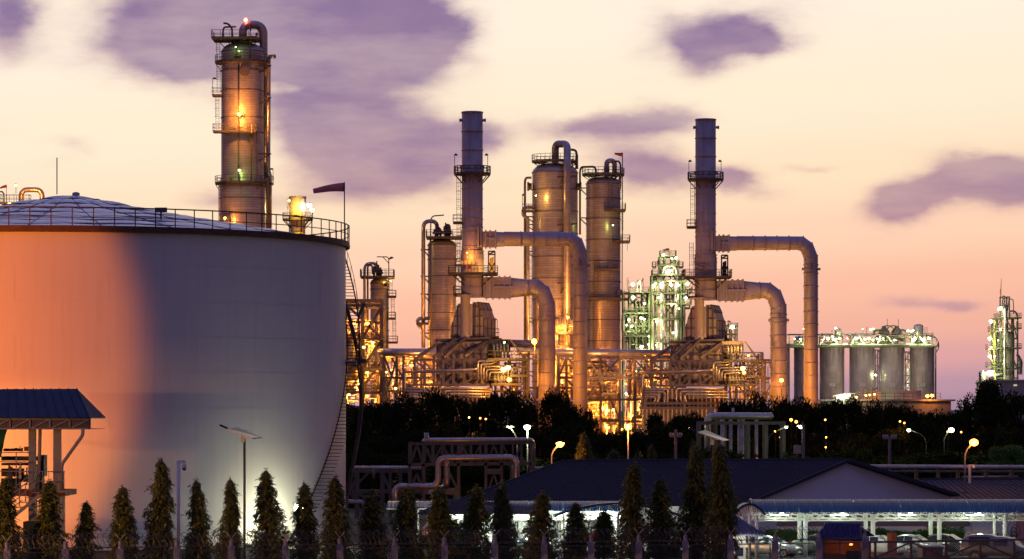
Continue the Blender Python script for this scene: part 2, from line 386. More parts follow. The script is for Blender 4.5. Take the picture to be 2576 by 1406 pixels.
def rails(mb, pts, h=1.1, step=1.5, r=.03, closed=False):
    pts = [Vector(p) for p in pts]
    if closed: pts = pts + [pts[0]]
    for i in range(len(pts) - 1):
        a, b = pts[i], pts[i + 1]
        for k in (1.0, .55): mb.bar(a + Vector((0, 0, h * k)), b + Vector((0, 0, h * k)), r * 2)
        mb.bar(a + Vector((0, 0, .08)), b + Vector((0, 0, .08)), .14, .02)
        n = max(1, int((b - a).length / step + .5))
        for j in range(n + (1 if i == len(pts) - 2 else 0)):
            q = a.lerp(b, j / n); mb.bar(q, q + Vector((0, 0, h)), r * 2)
def deck(root, x0, x1, y, Y, dep=3.0, h=1.1, mat_=None, th=.22, off=Vector((0, 0, 0)), braces=True, r=.035):
    """a straight grating platform with handrails, x0..x1 wide, centred on depth Y"""
    a = P(x0, y, Y) + off; b = P(x1, y, Y) + off; m = MB(); m.bb((a.x, Y + off.y - dep / 2, a.z - th), (b.x, Y + off.y + dep / 2, a.z))
    pl = m.build('platform', mat_ or DARK, root); rm = MB(); yb, yf = Y + off.y + dep / 2, Y + off.y - dep / 2
    rails(rm, [(a.x, yf, a.z), (b.x, yf, a.z), (b.x, yb, a.z), (a.x, yb, a.z)], h, 1.4, r, True); rm.build('railing', RAILM, pl); return pl
def ringdeck(root, c, z, ri, ro, n=24, h=1.1, a0=0.0, a1=2 * pi, mat_=None, br=True):
    m = MB(); m.lathe((c[0], c[1], z), [(ri, 0), (ro, 0), (ro, -.22), (ri, -.22)], n, a0, a1, False); pl = m.build('platform', mat_ or DARK, root)
    rm = MB(); pts = [(c[0] + ro * cos(a0 + (a1 - a0) * k / n), c[1] + ro * sin(a0 + (a1 - a0) * k / n), z) for k in range(n + (0 if a1 - a0 > 6.28 else 1))]
    rails(rm, pts, h, 9.0, .035, a1 - a0 > 6.28); rm.build('railing', RAILM, pl)
    if br:
        for k in range(0, n, 3):
            a = a0 + (a1 - a0) * k / n; q = MB(); q.bar((c[0] + ri * cos(a), c[1] + ri * sin(a), z - 1.5), (c[0] + ro * .97 * cos(a), c[1] + ro * .97 * sin(a), z - .25), .12); q.build('bracket', DARK, pl)
    return pl
def ladder(root, x, y0, y1, Y, w=.5, cage=True, off=Vector((0, 0, 0)), mat_=None):
    a = P(x, y0, Y) + off; b = P(x, y1, Y) + off; z0, z1 = min(a.z, b.z), max(a.z, b.z); m = MB()
    for s in (-w / 2, w / 2): m.bar((a.x + s, a.y, z0), (a.x + s, a.y, z1), .07)
    z = z0
    while z < z1: m.bar((a.x - w / 2, a.y, z), (a.x + w / 2, a.y, z), .04); z += .6
    if cage:
        z = z0 + 2
        while z < z1: m.tube([(a.x + .38 * cos(t), a.y - .38 - .38 * sin(t), z) for t in [pi * k / 6 for k in range(-1, 8)]], .03, 4); z += 1.3
        for t in (.2, .5, .8): m.bar((a.x + .38 * cos(pi * t), a.y - .38 - .38 * sin(pi * t), z0 + 2), (a.x + .38 * cos(pi * t), a.y - .38 - .38 * sin(pi * t), z1), .03)
    return m.build('ladder', mat_ or RAILM, root)
def piece(root, name, mat_, fn, *a, **k):
    m = MB(); getattr(m, fn)(*a, **k); return m.build(name, mat_, root)
# ================================================================== ground
GRASS = mat('dark_grass_ground', (.020, .026, .012), .95, 0, .5, .15, .2)
ASPH = mat('car_park_asphalt', (.055, .055, .058), .85, 0, .25, .4, .15)
m = MB(); m.add([(-6000, -300, 0), (6000, -300, 0), (6000, 9000, 0), (-6000, 9000, 0)], [(0, 1, 2, 3)]); struct('ground', m, GRASS)
m = MB(); m.add([(-9, 176, .004), (90, 176, .004), (90, 232, .004), (-9, 232, .004)], [(0, 1, 2, 3)]); struct('car_park_pavement', m, ASPH)
m = MB(); m.add([(-70, 166, .008), (70, 170, .008), (70, 176, .008), (-70, 172, .008)], [(0, 1, 2, 3)]); struct('perimeter_path', m, mat('path_concrete', (.16, .15, .15), .9, 0, .2, .5, .1))
# low far land with the line of hills under the sky
m = MB(); vs = []; fs = []; n = 60
for i in range(n + 1):
    x = -2600 + 5200 * i / n; h = 14 + 9 * sin(i * .9) * sin(i * .37 + 1)
    vs += [(x, 5200, -1), (x, 5350, h), (x, 5900, h * .9), (x, 6100, -1)]
for i in range(n):
    for k in range(3): fs.append((i * 4 + k, i * 4 + 4 + k, i * 4 + 5 + k, i * 4 + 1 + k))
m.add(vs, fs, True); struct('far_hills', m, mat('far_hill_green', (.10, .10, .13), .95, 0, .2, .01))
# ================================================================== storage tank
TX, TY, TR, TH = (172 - 1288) / F * 242, 242.0, 21.9, 23.2
tank = thing('storage_tank', 'huge white cylindrical storage tank lit orange on its left with a pale domed roof', 'storage tank', (TX, TY, 0))
m = MB(); m.lathe((TX, TY, 0), [(TR, 0), (TR, TH)], 128); m.build('shell', TANKW, tank)
m = MB(); m.lathe((TX, TY, 0), [(TR + .06, TH - .25), (TR + .34, TH - .2), (TR + .34, TH + .02), (TR - .1, TH + .02)], 128, sm=False); m.build('rim', BROWN, tank)
for k in range(1, 9):                                     # shell courses: thin weld lines
    z = TH * k / 9; m = MB(); m.lathe((TX, TY, 0), [(TR, z - .012), (TR + .012, z), (TR, z + .012)], 96, -pi, 0.15); m.build('weld_seam', TANKW, tank)
for k in range(1, 9):
    for j in range(10):
        a = -pi * (.02 + (j + (k % 2) * .5) / 10.2); z0, z1 = TH * (k - 1) / 9, TH * k / 9; m = MB(); m.bar((TX + (TR + .001) * cos(a), TY + (TR + .001) * sin(a), z0), (TX + (TR + .001) * cos(a), TY + (TR + .001) * sin(a), z1), .02, .008); m.build('weld_seam', TANKW, tank)
def domez(r):
    t = r / TR; return TH + 4.15 * (1 - t ** 1.0) * (1 - .10 * sin(pi * t)) - .25 * math.exp(-(r / 2.2) ** 2)
NS, NRG = 24, 8
rr = [TR * k / NRG for k in range(NRG + 1)]
pan = MB(); 
for s_ in range(NS):
    for q in range(NRG):
        a0, a1 = 2 * pi * s_ / NS, 2 * pi * (s_ + 1) / NS; r0, r1 = rr[q], rr[q + 1]; vs = []; fs = []; K = 4
        for i in range(K + 1):
            for j in range(K + 1):
                r = r0 + (r1 - r0) * i / K; a = a0 + (a1 - a0) * j / K
                bulge = .16 * sin(pi * i / K) * sin(pi * j / K)
                vs.append((TX + r * cos(a), TY + r * sin(a), domez(r) + bulge))
        for i in range(K):
            for j in range(K): fs.append((i * (K + 1) + j, (i + 1) * (K + 1) + j, (i + 1) * (K + 1) + j + 1, i * (K + 1) + j + 1))
        if q < 1: pan.add(vs, fs, True)
        else:
            o = MB(); o.add(vs, fs, True); o.build('roof_panel', DOMEM, tank)
pan.build('roof_crown', DOMEM, tank)
for s_ in range(NS):
    a = 2 * pi * s_ / NS; m = MB(); m.tube([(TX + r * cos(a), TY + r * sin(a), domez(r) + .02) for r in rr[1:]], .045, 4); m.build('roof_seam', SEAMM, tank)
for q in range(1, NRG):
    m = MB(); m.tube([(TX + rr[q] * cos(2 * pi * k / 96), TY + rr[q] * sin(2 * pi * k / 96), domez(rr[q]) + .03 + .05 * sin(k * .5 + q)) for k in range(97)], .055, 4); m.build('roof_seam', SEAMM, tank)
m = MB(); m.tube([(TX - .9, TY, TH + 4), (TX - .9, TY, TH + 6.9)], .045, 5); m.build('antenna', DARK, tank)
m = MB(); m.lathe((TX + .6, TY, TH + 3.9), [(.3, 0), (.3, .2), (.12, .28), (.01, .28)], 12); m.build('roof_hatch', GALV, tank)
for (hx, hy) in ((8.7, -12.0), (4.6, 13.0)):
    r = sqrt(hx * hx + hy * hy); m = MB(); m.box((TX + hx, TY + hy, domez(r) + .75), (.9, .25, .35)); m.bar((TX + hx, TY + hy, domez(r)), (TX + hx, TY + hy, domez(r) + .6), .12); m.build('roof_flood_lamp', DARK, tank)
RRL = TR + .28
nposts = 92
pm = MB(); pm.bar((0, 0, 0), (0, 0, 1.52), .075); 
rail = thing('tank_guard_rail', 'thin rust brown guard rail running round the rim of the white tank', 'railing', (TX, TY, TH))
ps = MB(); ps.bar((TX, TY, TH), (TX, TY, TH + 1.52), .075); p0 = ps.build('rail_post', BROWN, rail)
for k in range(nposts):
    a = 2 * pi * k / nposts + .02; lo = (RRL * cos(a), RRL * sin(a), 0)
    if k == 0: p0.location = lo
    else: inst(p0, rail, lo)
for hh, rd in ((1.52, .05), (.80, .035)):
    m = MB(); m.tube([(TX + RRL * cos(2 * pi * k / 160), TY + RRL * sin(2 * pi * k / 160), TH + hh) for k in range(161)], rd, 5, False); m.build('hand_rail', BROWN, rail)
m = MB(); m.lathe((TX, TY, TH), [(RRL, 0.02), (RRL + .03, 0.02), (RRL + .03, .22), (RRL, .22)], 128, sm=False); m.build('toe_board', BROWN, rail)
# spiral stair
st = thing('spiral_stair', 'long spiral stair winding up the right side of the white tank', 'stair', (TX, TY, 0))
phi0, phi1 = radians(56), radians(112); NT = 84
tm = MB(); tm.box((TX, TY, 0), (1.05, .30, .05)); t0_ = None
for k in range(NT):
    f = k / (NT - 1); ph = phi0 + (phi1 - phi0) * f; z = .3 + (TH - .6) * f; ang = ph - pi / 2
    if t0_ is None: t0_ = tm.build('stair_tread', BLACK, st); o = t0_
    else: o = inst(t0_, st, (0, 0, 0))
    o.location = ((TR + .6) * cos(ang), (TR + .6) * sin(ang), z); o.rotation_euler = (0, 0, ang)
for rad_, hh, rd, mt in ((TR + .12, -.1, .05, BLACK), (TR + 1.12, -.1, .06, BLACK), (TR + 1.12, .95, .025, BLACK)):
    m = MB(); m.tube([(TX + rad_ * cos(phi0 + (phi1 - phi0) * k / 60 - pi / 2), TY + rad_ * sin(phi0 + (phi1 - phi0) * k / 60 - pi / 2), .3 + (TH - .6) * k / 60 + hh) for k in range(36 if rad_ > TR + .5 else 0, 61)], rd, 5)
    m.build('stringer' if hh < 0 else 'hand_rail', mt, st)
for k in range(52, NT, 4):
    f = k / (NT - 1); ang = phi0 + (phi1 - phi0) * f - pi / 2; z = .3 + (TH - .6) * f; m = MB()
    m.bar((TX + (TR + 1.12) * cos(ang), TY + (TR + 1.12) * sin(ang), z), (TX + (TR + 1.12) * cos(ang), TY + (TR + 1.12) * sin(ang), z + .95), .03); m.build('baluster', BLACK, st)
m = MB(); a = P(862, 907, 243); b = P(898, 907, 243); m.bb((a.x, 242, a.z - .3), (b.x, 244, a.z)); m.bar(P(866, 945, 243), P(892, 914, 243), .16); m.build('landing', GALV, st)
fp = thing('foam_pipe', 'bundle of dark foam pipes curving up beside the right edge of the white tank', 'pipe', P(900, 1200, 243.5))
for dx, kk in ((0, 0), (5, 1), (10, 2)):
    pts = [P(866 + dx * .6, 757 + kk * 4, 243.5), P(880 + dx * .6, 810, 243.5), P(893 + dx * .6, 868, 243.5), P(899 + dx, 905, 243.5), P(906 + dx * .8, 960, 243.5), P(906 + dx * .7, 1030, 243.5), P(899 + dx * .7, 1095, 243.5), P(889 + dx * .6, 1150, 243.5), P(876 + dx * .6, 1215, 243.5), P(858 + dx, 1300, 243.5), P(850 + dx, 1378, 243.5)]
    m = MB(); m.tube(bend(pts, 1.0, 3), .05 if kk else .07, 6); m.build('pipe_run', (BROWN, DARK, STEEL)[kk], fp)
m = MB(); a = P(908, 908, 243.5); m.box(a, (.9, .5, .3)); m.box(a + Vector((-.55, 0, -.2)), (.35, .4, .35)); m.build('pipe_clamp', DARK, fp)
sp = thing('lamp_post', 'thin dark lamp post with tilted flat head beside the tank stair top', 'lamp post', P(903, 905, 243))
m = MB(); m.tube(bend([P(903, 905, 243), P(903, 800, 243), P(905, 790, 243)], .3), .06, 6); m.build('pole', DARK, sp)
m = MB(); m.bar(P(904, 793, 243), P(916, 764, 243), .28, .4); m.build('lamp_head', DARK, sp)
# windsock
ws = thing('windsock', 'large dark red windsock blowing left on a thin pole at the tank rim', 'windsock', P(866.5, 600, 243))
m = MB(); m.tube([P(866.5, 612, 243), P(866.5, 461, 243)], .045, 6); m.build('pole', DARK, ws)
m = MB(); a = P(866.5, 470.5, 243); b = P(788, 479.5, 243)
m.tube([a.lerp(b, t) + Vector((0, 0, .05 * sin(t * 4))) for t in [k / 14 for k in range(15)]], [px(11.5, 243) * (1 - .46 * k / 14) for k in range(15)], 14); m.build('sock', SOCK, ws)
m = MB(); m.tube([a + Vector((0, px(12, 243) * cos(t), px(12, 243) * sin(t))) for t in [2 * pi * k / 16 for k in range(17)]], .04, 5); m.build('mouth_ring', DARK, ws)
# ================================================================== columns
def shell(root, cx, w, ytop, ybase_dome, ybot, Y, mt=None, off=Vector((0, 0, 0))):
    c = P(cx, 0, Y) + off; r = px(w / 2, Y); zt = P(0, ytop, Y).z; zd = P(0, ybase_dome, Y).z; zb = max(P(0, ybot, Y).z, 0)
    m = MB(); m.lathe((c.x, c.y, 0), [(r, zb), (r, zd)], 48); m.build('shell', mt or CLAD, root)
    h = zt - zd; m = MB(); m.lathe((c.x, c.y, zd), [(r * cos(a), h * sin(a)) for a in [pi / 2 * k / 8 for k in range(8)]] + [(.01, h)], 36); m.build('dome_head', CLAD if mt is None else mt, root)
    return c, r
def bands(root, c, r, ys, Y, t=.09, h=.16, mt=None, name='band'):
    for y in ys:
        z = P(0, y, Y).z; m = MB(); m.lathe((c[0], c[1], z), [(r - .02, -h / 2), (r + t, -h / 2), (r + t, h / 2), (r - .02, h / 2)], 40, sm=False); m.build(name, mt or STEEL, root)
def pipe(root, pts, r, rad=1.0, mt=None, n=10, name='pipe', seg=6):
    m = MB(); m.tube(bend(pts, rad, seg), r, n); return m.build(name, mt or CLADP, root)
def disc(root, p, r, d=.35, mt=None, name='manway', axis='y'):
    m = MB(); p = Vector(p); dv = Vector((0, -1, 0)) if axis == 'y' else Vector((1 if axis == 'x' else -1, 0, 0))
    m.tube([p, p + dv * d * .55], r * .78, 16); m.tube([p + dv * d * .55, p + dv * d], r, 16); return m.build(name, mt or STEEL, root)
# --- tall column, far left
Y = 500; k = px(1, Y)
col = thing('distillation_column', 'tallest clad column, standing behind the white tank with a red beacon on top', 'distillation column', P(610, 1190, Y) * 1)
c, r = shell(col, 610, 107, 106, 131, 461, Y); zt = P(0, 461, Y).z
m = MB(); m.lathe((c.x, c.y, 0), [(r * 1.10, 0), (r * 1.10, zt - 1.4), (r * 1.08, zt - .9), (r, zt + 1.2)], 48); m.build('lower_shell', CLAD, col)
bands(col, c, r, [131, 180, 230, 297, 335], Y); bands(col, c, r * 1.1, [470, 500, 540], Y, .06)
ringdeck(col, c, P(0, 157, Y).z, r * .98, r + 1.0); ringdeck(col, c, P(0, 461, Y).z, r * 1.02, r + 1.0)
deck(col, 536, 652, 99, Y - 1, 6.0, 1.2)
for x in (548, 572, 600, 628, 646):
    q = P(x, 101, Y); m = MB(); m.bar(q, (q.x * .6 + c.x * .4, c.y, P(0, 128, Y).z), .14); m.build('bracket', DARK, col)
deck(col, 537, 645, 331, Y - 3.4, 2.0, 1.2); deck(col, 535, 560, 240, Y - 1, 2, 1.2); deck(col, 672, 687, 462, Y, 2, 1.2)
pipe(col, [P(611, 104, Y), P(611, 62, Y), P(663, 62, Y + 1), P(663, 175, Y + 1), P(668, 186, Y + 2), P(668, 590, Y + 2)], px(10.5, Y), 1.65, CLADP, 14, 'vapour_pipe', 8)
pipe(col, [P(692, 142, Y - .5), P(676, 142, Y), P(675, 430, Y), P(679, 440, Y), P(679, 592, Y)], px(5.2, Y), .6, CLADP, 10)
pipe(col, [P(668, 462, Y - 1.5), P(673, 445, Y - 1.5), P(674, 592, Y - 1.5)], px(4, Y), .6, STEEL, 8)
pipe(col, [P(562, 58, Y), P(573, 59, Y), P(584, 70, Y), P(584, 100, Y), P(584, 158, Y - 3.6)], px(2.5, Y), .5, STEEL, 8)
pipe(col, [P(594, 67, Y), P(562, 68, Y), P(560, 99, Y)], px(2.3, Y), .5, STEEL, 8)
pipe(col, [P(600, 162, Y - 3.65), P(600, 455, Y - 3.65)], px(2, Y), .5, STEEL, 8); pipe(col, [P(629, 60, Y - 2), P(629, 155, Y - 3.6)], px(1.4, Y), .2, STEEL, 6)
pipe(col, [P(645, 331, Y - 3.5), P(646, 445, Y - 3.5)], px(1.4, Y), .2, DARK, 6); pipe(col, [P(632, 331, Y - 3.7), P(632, 455, Y - 3.7)], px(1.4, Y), .2, DARK, 6)
pipe(col, [P(615, 100, Y - 3.9), P(616, 92, Y - 3.9), P(645, 92, Y - 3.9), P(645, 82, Y - 3.9)], px(2.2, Y), .3, DARK, 6)
for y in (165, 246, 387): 
    m = MB(); m.bar(P(652, y + 18, Y - 2), P(680, y, Y - 1), .16); m.bar(P(650, y, Y - 2), P(682, y, Y - 1), .2); m.build('pipe_support', DARK, col)
disc(col, P(616, 179, Y - 3.3), px(13, Y), .5); disc(col, P(597, 139, Y - 3.3), px(8, Y), .5); disc(col, P(578, 450, Y - 3.5), px(7, Y), .5)
ladder(col, 549, 100, 157, Y - 1); ladder(col, 550, 157, 232, Y - 1); ladder(col, 547, 240, 325, Y - 1); ladder(col, 557, 463, 562, Y - 3.2, .9)
ladder(col, 641, 335, 452, Y - 3.6, .6)
m = MB(); m.tube(bend([P(535, 222, Y), P(535, 196, Y), P(539, 196, Y)], .3), .05, 5); m.box(P(540, 197, Y), (.5, .4, .25)); m.build('lamp', DARK, col)
m = MB(); m.tube(bend([P(687, 450, Y), P(687, 424, Y), P(684, 423, Y)], .3), .05, 5); m.box(P(683, 425, Y), (.5, .4, .25)); m.build('lamp', DARK, col)
m = MB(); m.tube([P(631, 60, Y - 1), P(631, 78, Y - 1)], .06, 5); m.build('vent_stub', DARK, col)
fixture(col, P(602, 287, Y - 5.2), BULB_O, SOD, 4200, .34, 2.2, (0, -1.6, .2)); fixture(col, P(602, 428, Y - 5.2), BULB_G, GRN, 170, .2, 2.2)
fixture(col, P(593, 118, Y - 4.6), BULB_G, GRN, 60, .1, 1.0); fixture(col, P(566, 548, Y - 5.0), BULB_O, SOD, 700, .2, 1.5)
m = MB(); sphere(m, P(618, 50, Y), .30, 8); bb_ = m.build('beacon', BULB_R, col); light(P(618, 48, Y - .6), (1, .1, .05), 120, .3, col)
m = MB(); m.bar(P(633, 313, Y - 4.4), P(633, 335, Y - 4.4), .3, .1); m.build('sign_board', mat('yellow_lit_board', (.7, .5, .2), .5), col)
# floods low down at the foot of the column: they draw the vertical sheens on the cladding
spot(P(560, 900, Y - 40), P(600, 400, Y), (1, .40, .12), 26000, 60, .6, .8, col)
# --- short yellow-lit stack
Y = 520; s2 = thing('vent_stack', 'short round vent stack lit bright yellow just behind the tank rail', 'stack', P(749, 1180, Y))
c = P(749, 0, Y); r = px(21, Y); m = MB(); m.lathe((c.x, c.y, 0), [(r * .92, 0), (r * .92, P(0, 550, Y).z), (r, P(0, 549, Y).z), (r, P(0, 494, Y).z), (r * .92, P(0, 494, Y).z), (r * .9, P(0, 500, Y).z)], 32); m.build('shell', STK, s2)
bands(s2, c, r, [496, 546], Y, .08, .2); ringdeck(s2, c, P(0, 552, Y).z, r * .92, px(38, Y), 20)
ladder(s2, 727, 497, 552, Y - 1.5, .4)
fixture(s2, P(727, 504, Y - 3), BULB_Y, YEL, 0, .18, 1.0); light(P(744, 520, Y - 4.6), (1, .58, .06), 2600, .3, s2); 
fl = fixture(s2, P(778, 516, Y - 1), BULB_W, (1, .85, .55), 400, .42, .8); fixture(s2, P(785, 528, Y - 1), BULB_W, WHT, 0, .34, .8)
m = MB(); m.tube(bend([P(784, 590, Y), P(784, 536, Y), P(780, 522, Y)], .5), .06, 5); m.build('lamp_pole', GALV, s2)
m = MB(); m.tube(bend([P(735, 588, Y - 2), P(758, 586, Y - 2), P(763, 590, Y - 2), P(763, 600, Y - 2)], .3), .16, 6); m.build('yellow_hand_rail', mat('yellow_rail_paint', (.5, .45, .05), .5), s2)
# --- column with big arch pipe
Y = 525
c2 = thing('distillation_column', 'widest clad column with a thick arch pipe down its front, behind the tall ducts', 'distillation column', P(1396, 1190, Y))
c, r = shell(c2, 1396, 115, 408, 435, 1250, Y); bands(c2, c, r, [435, 478, 533, 588, 647, 701, 754, 806, 860, 915, 960], Y)
ringdeck(c2, c, P(0, 406, Y).z, r * .5, px(58, Y), 28); 
pipe(c2, [P(1397, 412, Y), P(1397, 362, Y), P(1427, 362, Y - 3), P(1427, 420, Y - 5.2), P(1427, 1150, Y - 5.2)], px(9.2, Y), 1.1, CLADP, 14, 'vapour_pipe', 8)
pipe(c2, [P(1433, 378, Y), P(1437, 376, Y), P(1449, 378, Y), P(1451, 392, Y), P(1452, 425, Y)], px(3, Y), .6, STEEL, 8)
for x in (1336, 1453): disc(c2, P(x + (2 if x < 1400 else -2), 469, Y - 1), px(11, Y), .8, DARK, 'manway', 'x' if x > 1400 else '-x')
for x in (1356, 1440, 1448): m = MB(); m.bar(P(x, 409, Y), P(x, 428, Y), .16); m.build('bracket', DARK, c2)
pipe(c2, [P(1337, 447, Y - 1), P(1322, 447, Y - 1), P(1320.5, 460, Y - 1), P(1320.5, 1000, Y - 1)], px(3, Y), .7, STEEL, 8)
pipe(c2, [P(1343, 521, Y - 2), P(1316, 521, Y - 2), P(1316, 543, Y - 2), P(1328, 548, Y - 2), P(1328, 1000, Y - 2)], px(4.6, Y), .9, CLADP, 10)
for y in (545, 565, 632, 800, 935):
    m = MB(); m.bar(P(1342, y + 14, Y - 1), P(1322, y, Y - 1), .18); m.bar(P(1344, y, Y - 1), P(1318, y, Y - 1), .2); m.build('pipe_support', DARK, c2)
deck(c2, 1314, 1346, 530, Y - 2, 2.5, 1.1); m = MB(); m.tube(bend([P(1314, 520, Y), P(1314, 490, Y), P(1317, 489, Y)], .3), .05, 5); m.box(P(1318, 490, Y), (.6, .4, .3)); m.build('lamp', DARK, c2)
for y in (445, 565, 712): m = MB(); m.bar(P(1402, y, Y - 4.5), P(1452, y - 2, Y - 5), .3); m.bar(P(1410, y + 26, Y - 4.4), P(1424, y, Y - 5), .2); m.build('pipe_support', DARK, c2)
ladder(c2, 1334, 600, 820, Y - 2)
fixture(c2, P(1348, 492, Y - 5), BULB_Y, YEL, 350, .10, .6); light(P(1385, 840, Y - 6.5), SOD, 1600, .5, c2)
# platform with yellow valves in front of it
deck(c2, 1398, 1448, 838, Y - 6.5, 4, 1.4)
for i in range(7):
    x = 1402 + i * 6.7; m = MB(); q = P(x, 836, Y - 7 + R.random()); m.lathe(q, [(.25, 0), (.25, .8), (.45, .9), (.45, 1.1), (.2, 1.3), (.2, 1.9 + R.random() * .8), (.02, 2.4)], 8); m.build('valve', CREAM, c2)
pipe(c2, [P(1405, 842, Y - 7), P(1405, 872, Y - 7), P(1435, 872, Y - 7), P(1438, 900, Y - 7)], px(3.5, Y), .5, CLADP, 8)
fixture(c2, P(1428, 798, Y - 9), BULB_O, SOD, 1500, .24, 1.2); light(P(1415, 828, Y - 9), YEL, 1300, .3, c2)
spot(P(1330, 980, Y - 30), P(1385, 600, Y), (1, .40, .12), 20000, 65, .6, .7, c2)
# --- column with windsock
Y = 530
c3 = thing('distillation_column', 'clad column with four side platforms right of the widest column', 'distillation column', P(1517, 1190, Y))
c, r = shell(c3, 1517.5, 87, 443, 462, 1250, Y); bands(c3, c, r, [463, 500, 551, 604, 657, 709, 757, 805, 858, 912, 965, 1010], Y)
ringdeck(c3, c, P(0, 439, Y).z, r * .5, px(53, Y), 24)
pipe(c3, [P(1526, 445, Y), P(1526, 404, Y), P(1546, 404, Y), P(1546, 445, Y)], px(6.3, Y), .75, CLADP, 12, 'vapour_pipe', 8)
pipe(c3, [P(1546, 406, Y - 1), P(1556, 405, Y - 1), P(1561, 412, Y - 1), P(1561, 470, Y - 1)], px(2.4, Y), .5, STEEL, 8)
pipe(c3, [P(1499, 435, Y), P(1498, 419, Y), P(1462, 420, Y), P(1459, 430, Y), P(1459, 590, Y)], px(2.6, Y), .6, STEEL, 8)
for y in (473, 548): m = MB(); m.bar(P(1459, y, Y), P(1476, y, Y), .2); m.bar(P(1461, y + 3, Y), P(1476, y + 18, Y), .18); m.build('pipe_support', DARK, c3)
deck(c3, 1520, 1573, 529, Y - 2, 4.5); deck(c3, 1541, 1584, 608, Y - 1.5, 4); deck(c3, 1495, 1558, 679, Y - 3.4, 2.4); deck(c3, 1478, 1581, 752, Y - 2.5, 5.5)
ladder(c3, 1562, 442, 528, Y - 3); ladder(c3, 1563, 530, 606, Y - 3); ladder(c3, 1538, 610, 678, Y - 4.2); ladder(c3, 1500, 680, 750, Y - 4.2); ladder(c3, 1536, 442, 528, Y - 3.6)
pipe(c3, [P(1566, 389, Y - 1), P(1565, 700, Y - 1), P(1565, 1000, Y - 1)], px(1.2, Y), .3, DARK, 6); disc(c3, P(1559, 736, Y - 1.5), px(8, Y), .8, GALV)
pipe(c3, [P(1560, 445, Y - 1), P(1559, 476, Y - 1)], px(3.5, Y), .3, GALV, 8)
fixture(c3, P(1542, 566, Y - 4.6), BULB_G, (.8, 1, .2), 60, .14, .1)
for y in (600, 700, 820): m = MB(); m.tube(bend([P(1578, y + 30, Y), P(1578, y, Y), P(1582, y - 1, Y)], .3), .04, 5); m.build('lamp', DARK, c3)
spot(P(1540, 1040, Y - 30), P(1515, 640, Y), (1, .40, .12), 14000, 60, .7, .7, c3)
w2 = thing('windsock', 'small red windsock at the top of the column right of the widest column', 'windsock', P(1566, 440, Y - 1))
m = MB(); m.tube([P(1566, 440, Y - 1), P(1566, 386, Y - 1)], .05, 5); m.build('pole', DARK, w2)
m = MB(); m.tube([P(1567, 389, Y - 1), P(1556, 388, Y - 1), P(1546, 386, Y - 1)], [.36, .25, .14], 8); m.build('sock', mat('orange_windsock', (.45, .09, .05), .8), w2)
# --- column left of first stack
Y = 520
c4 = thing('distillation_column', 'clad column left of the first stack with valves and arch pipe at its head', 'distillation column', P(1112, 1190, Y))
c, r = shell(c4, 1112, 72, 601, 616, 1250, Y); bands(c4, c, r, [617, 653, 695, 742, 787, 831], Y)
deck(c4, 1073, 1161, 598, Y - 1, 6, 1.2)
pipe(c4, [P(1100, 590, Y), P(1100, 556, Y - .5), P(1065, 556, Y - 1), P(1065, 875, Y - 1)], px(5.2, Y), 1.6, CLADP, 12, 'vapour_pipe', 8)
pipe(c4, [P(1083, 600, Y - 2.6), P(1083, 875, Y - 2.6)], px(2.4, Y), .4, STEEL, 8); pipe(c4, [P(1117, 541, Y), P(1090, 543, Y), P(1084, 550, Y), P(1083, 600, Y - 2.6)], px(1.6, Y), .6, STEEL, 8)
pipe(c4, [P(1078, 801, Y - 1), P(1053, 801, Y - 1), P(1049, 812, Y - 1), P(1056, 822, Y - 1), P(1064, 826, Y - 1), P(1065, 870, Y - 1)], px(4.8, Y), .9, CLADP, 10)
pipe(c4, [P(1048, 814, Y - 1.6), P(1078, 814, Y - 1.6)], px(3.4, Y), .4, STEEL, 8)
for y in (628, 695, 740, 838): m = MB(); m.bar(P(1058, y, Y - 1), P(1092, y, Y - 1), .22); m.bar(P(1066, y + 2, Y - 1), P(1078, y + 16, Y - 1), .2); m.build('pipe_support', DARK, c4)
for i, (x, h) in enumerate(((1096, 26), (1101, 34), (1108, 22), (1121, 36), (1126, 26), (1131, 22))):
    m = MB(); q = P(x, 596, Y - 2 + i % 2); hh = px(h, Y); m.lathe(q, [(.2, 0), (.2, hh * .3), (.5, hh * .32), (.5, hh * .42), (.28, hh * .45), (.42, hh * .6), (.42, hh * .7), (.12, hh * .8), (.12, hh), (.01, hh)], 8); m.build('valve', DARK, c4)
pipe(c4, [P(1121, 585, Y - 2), P(1121, 566, Y - 2), P(1130, 566, Y - 2), P(1132, 585, Y - 2)], px(3.4, Y), .5, DARK, 8); pipe(c4, [P(1088, 586, Y - 2.5), P(1133, 586, Y - 2.5)], px(3, Y), .5, STEEL, 8)
ladder(c4, 1154, 560, 700, Y - 1, .6); deck(c4, 1140, 1162, 667, Y, 2); deck(c4, 1140, 1162, 743, Y, 2)
spot(P(1170, 990, Y - 26), P(1110, 760, Y), (1, .40, .12), 9000, 70, .7, .6, c4)
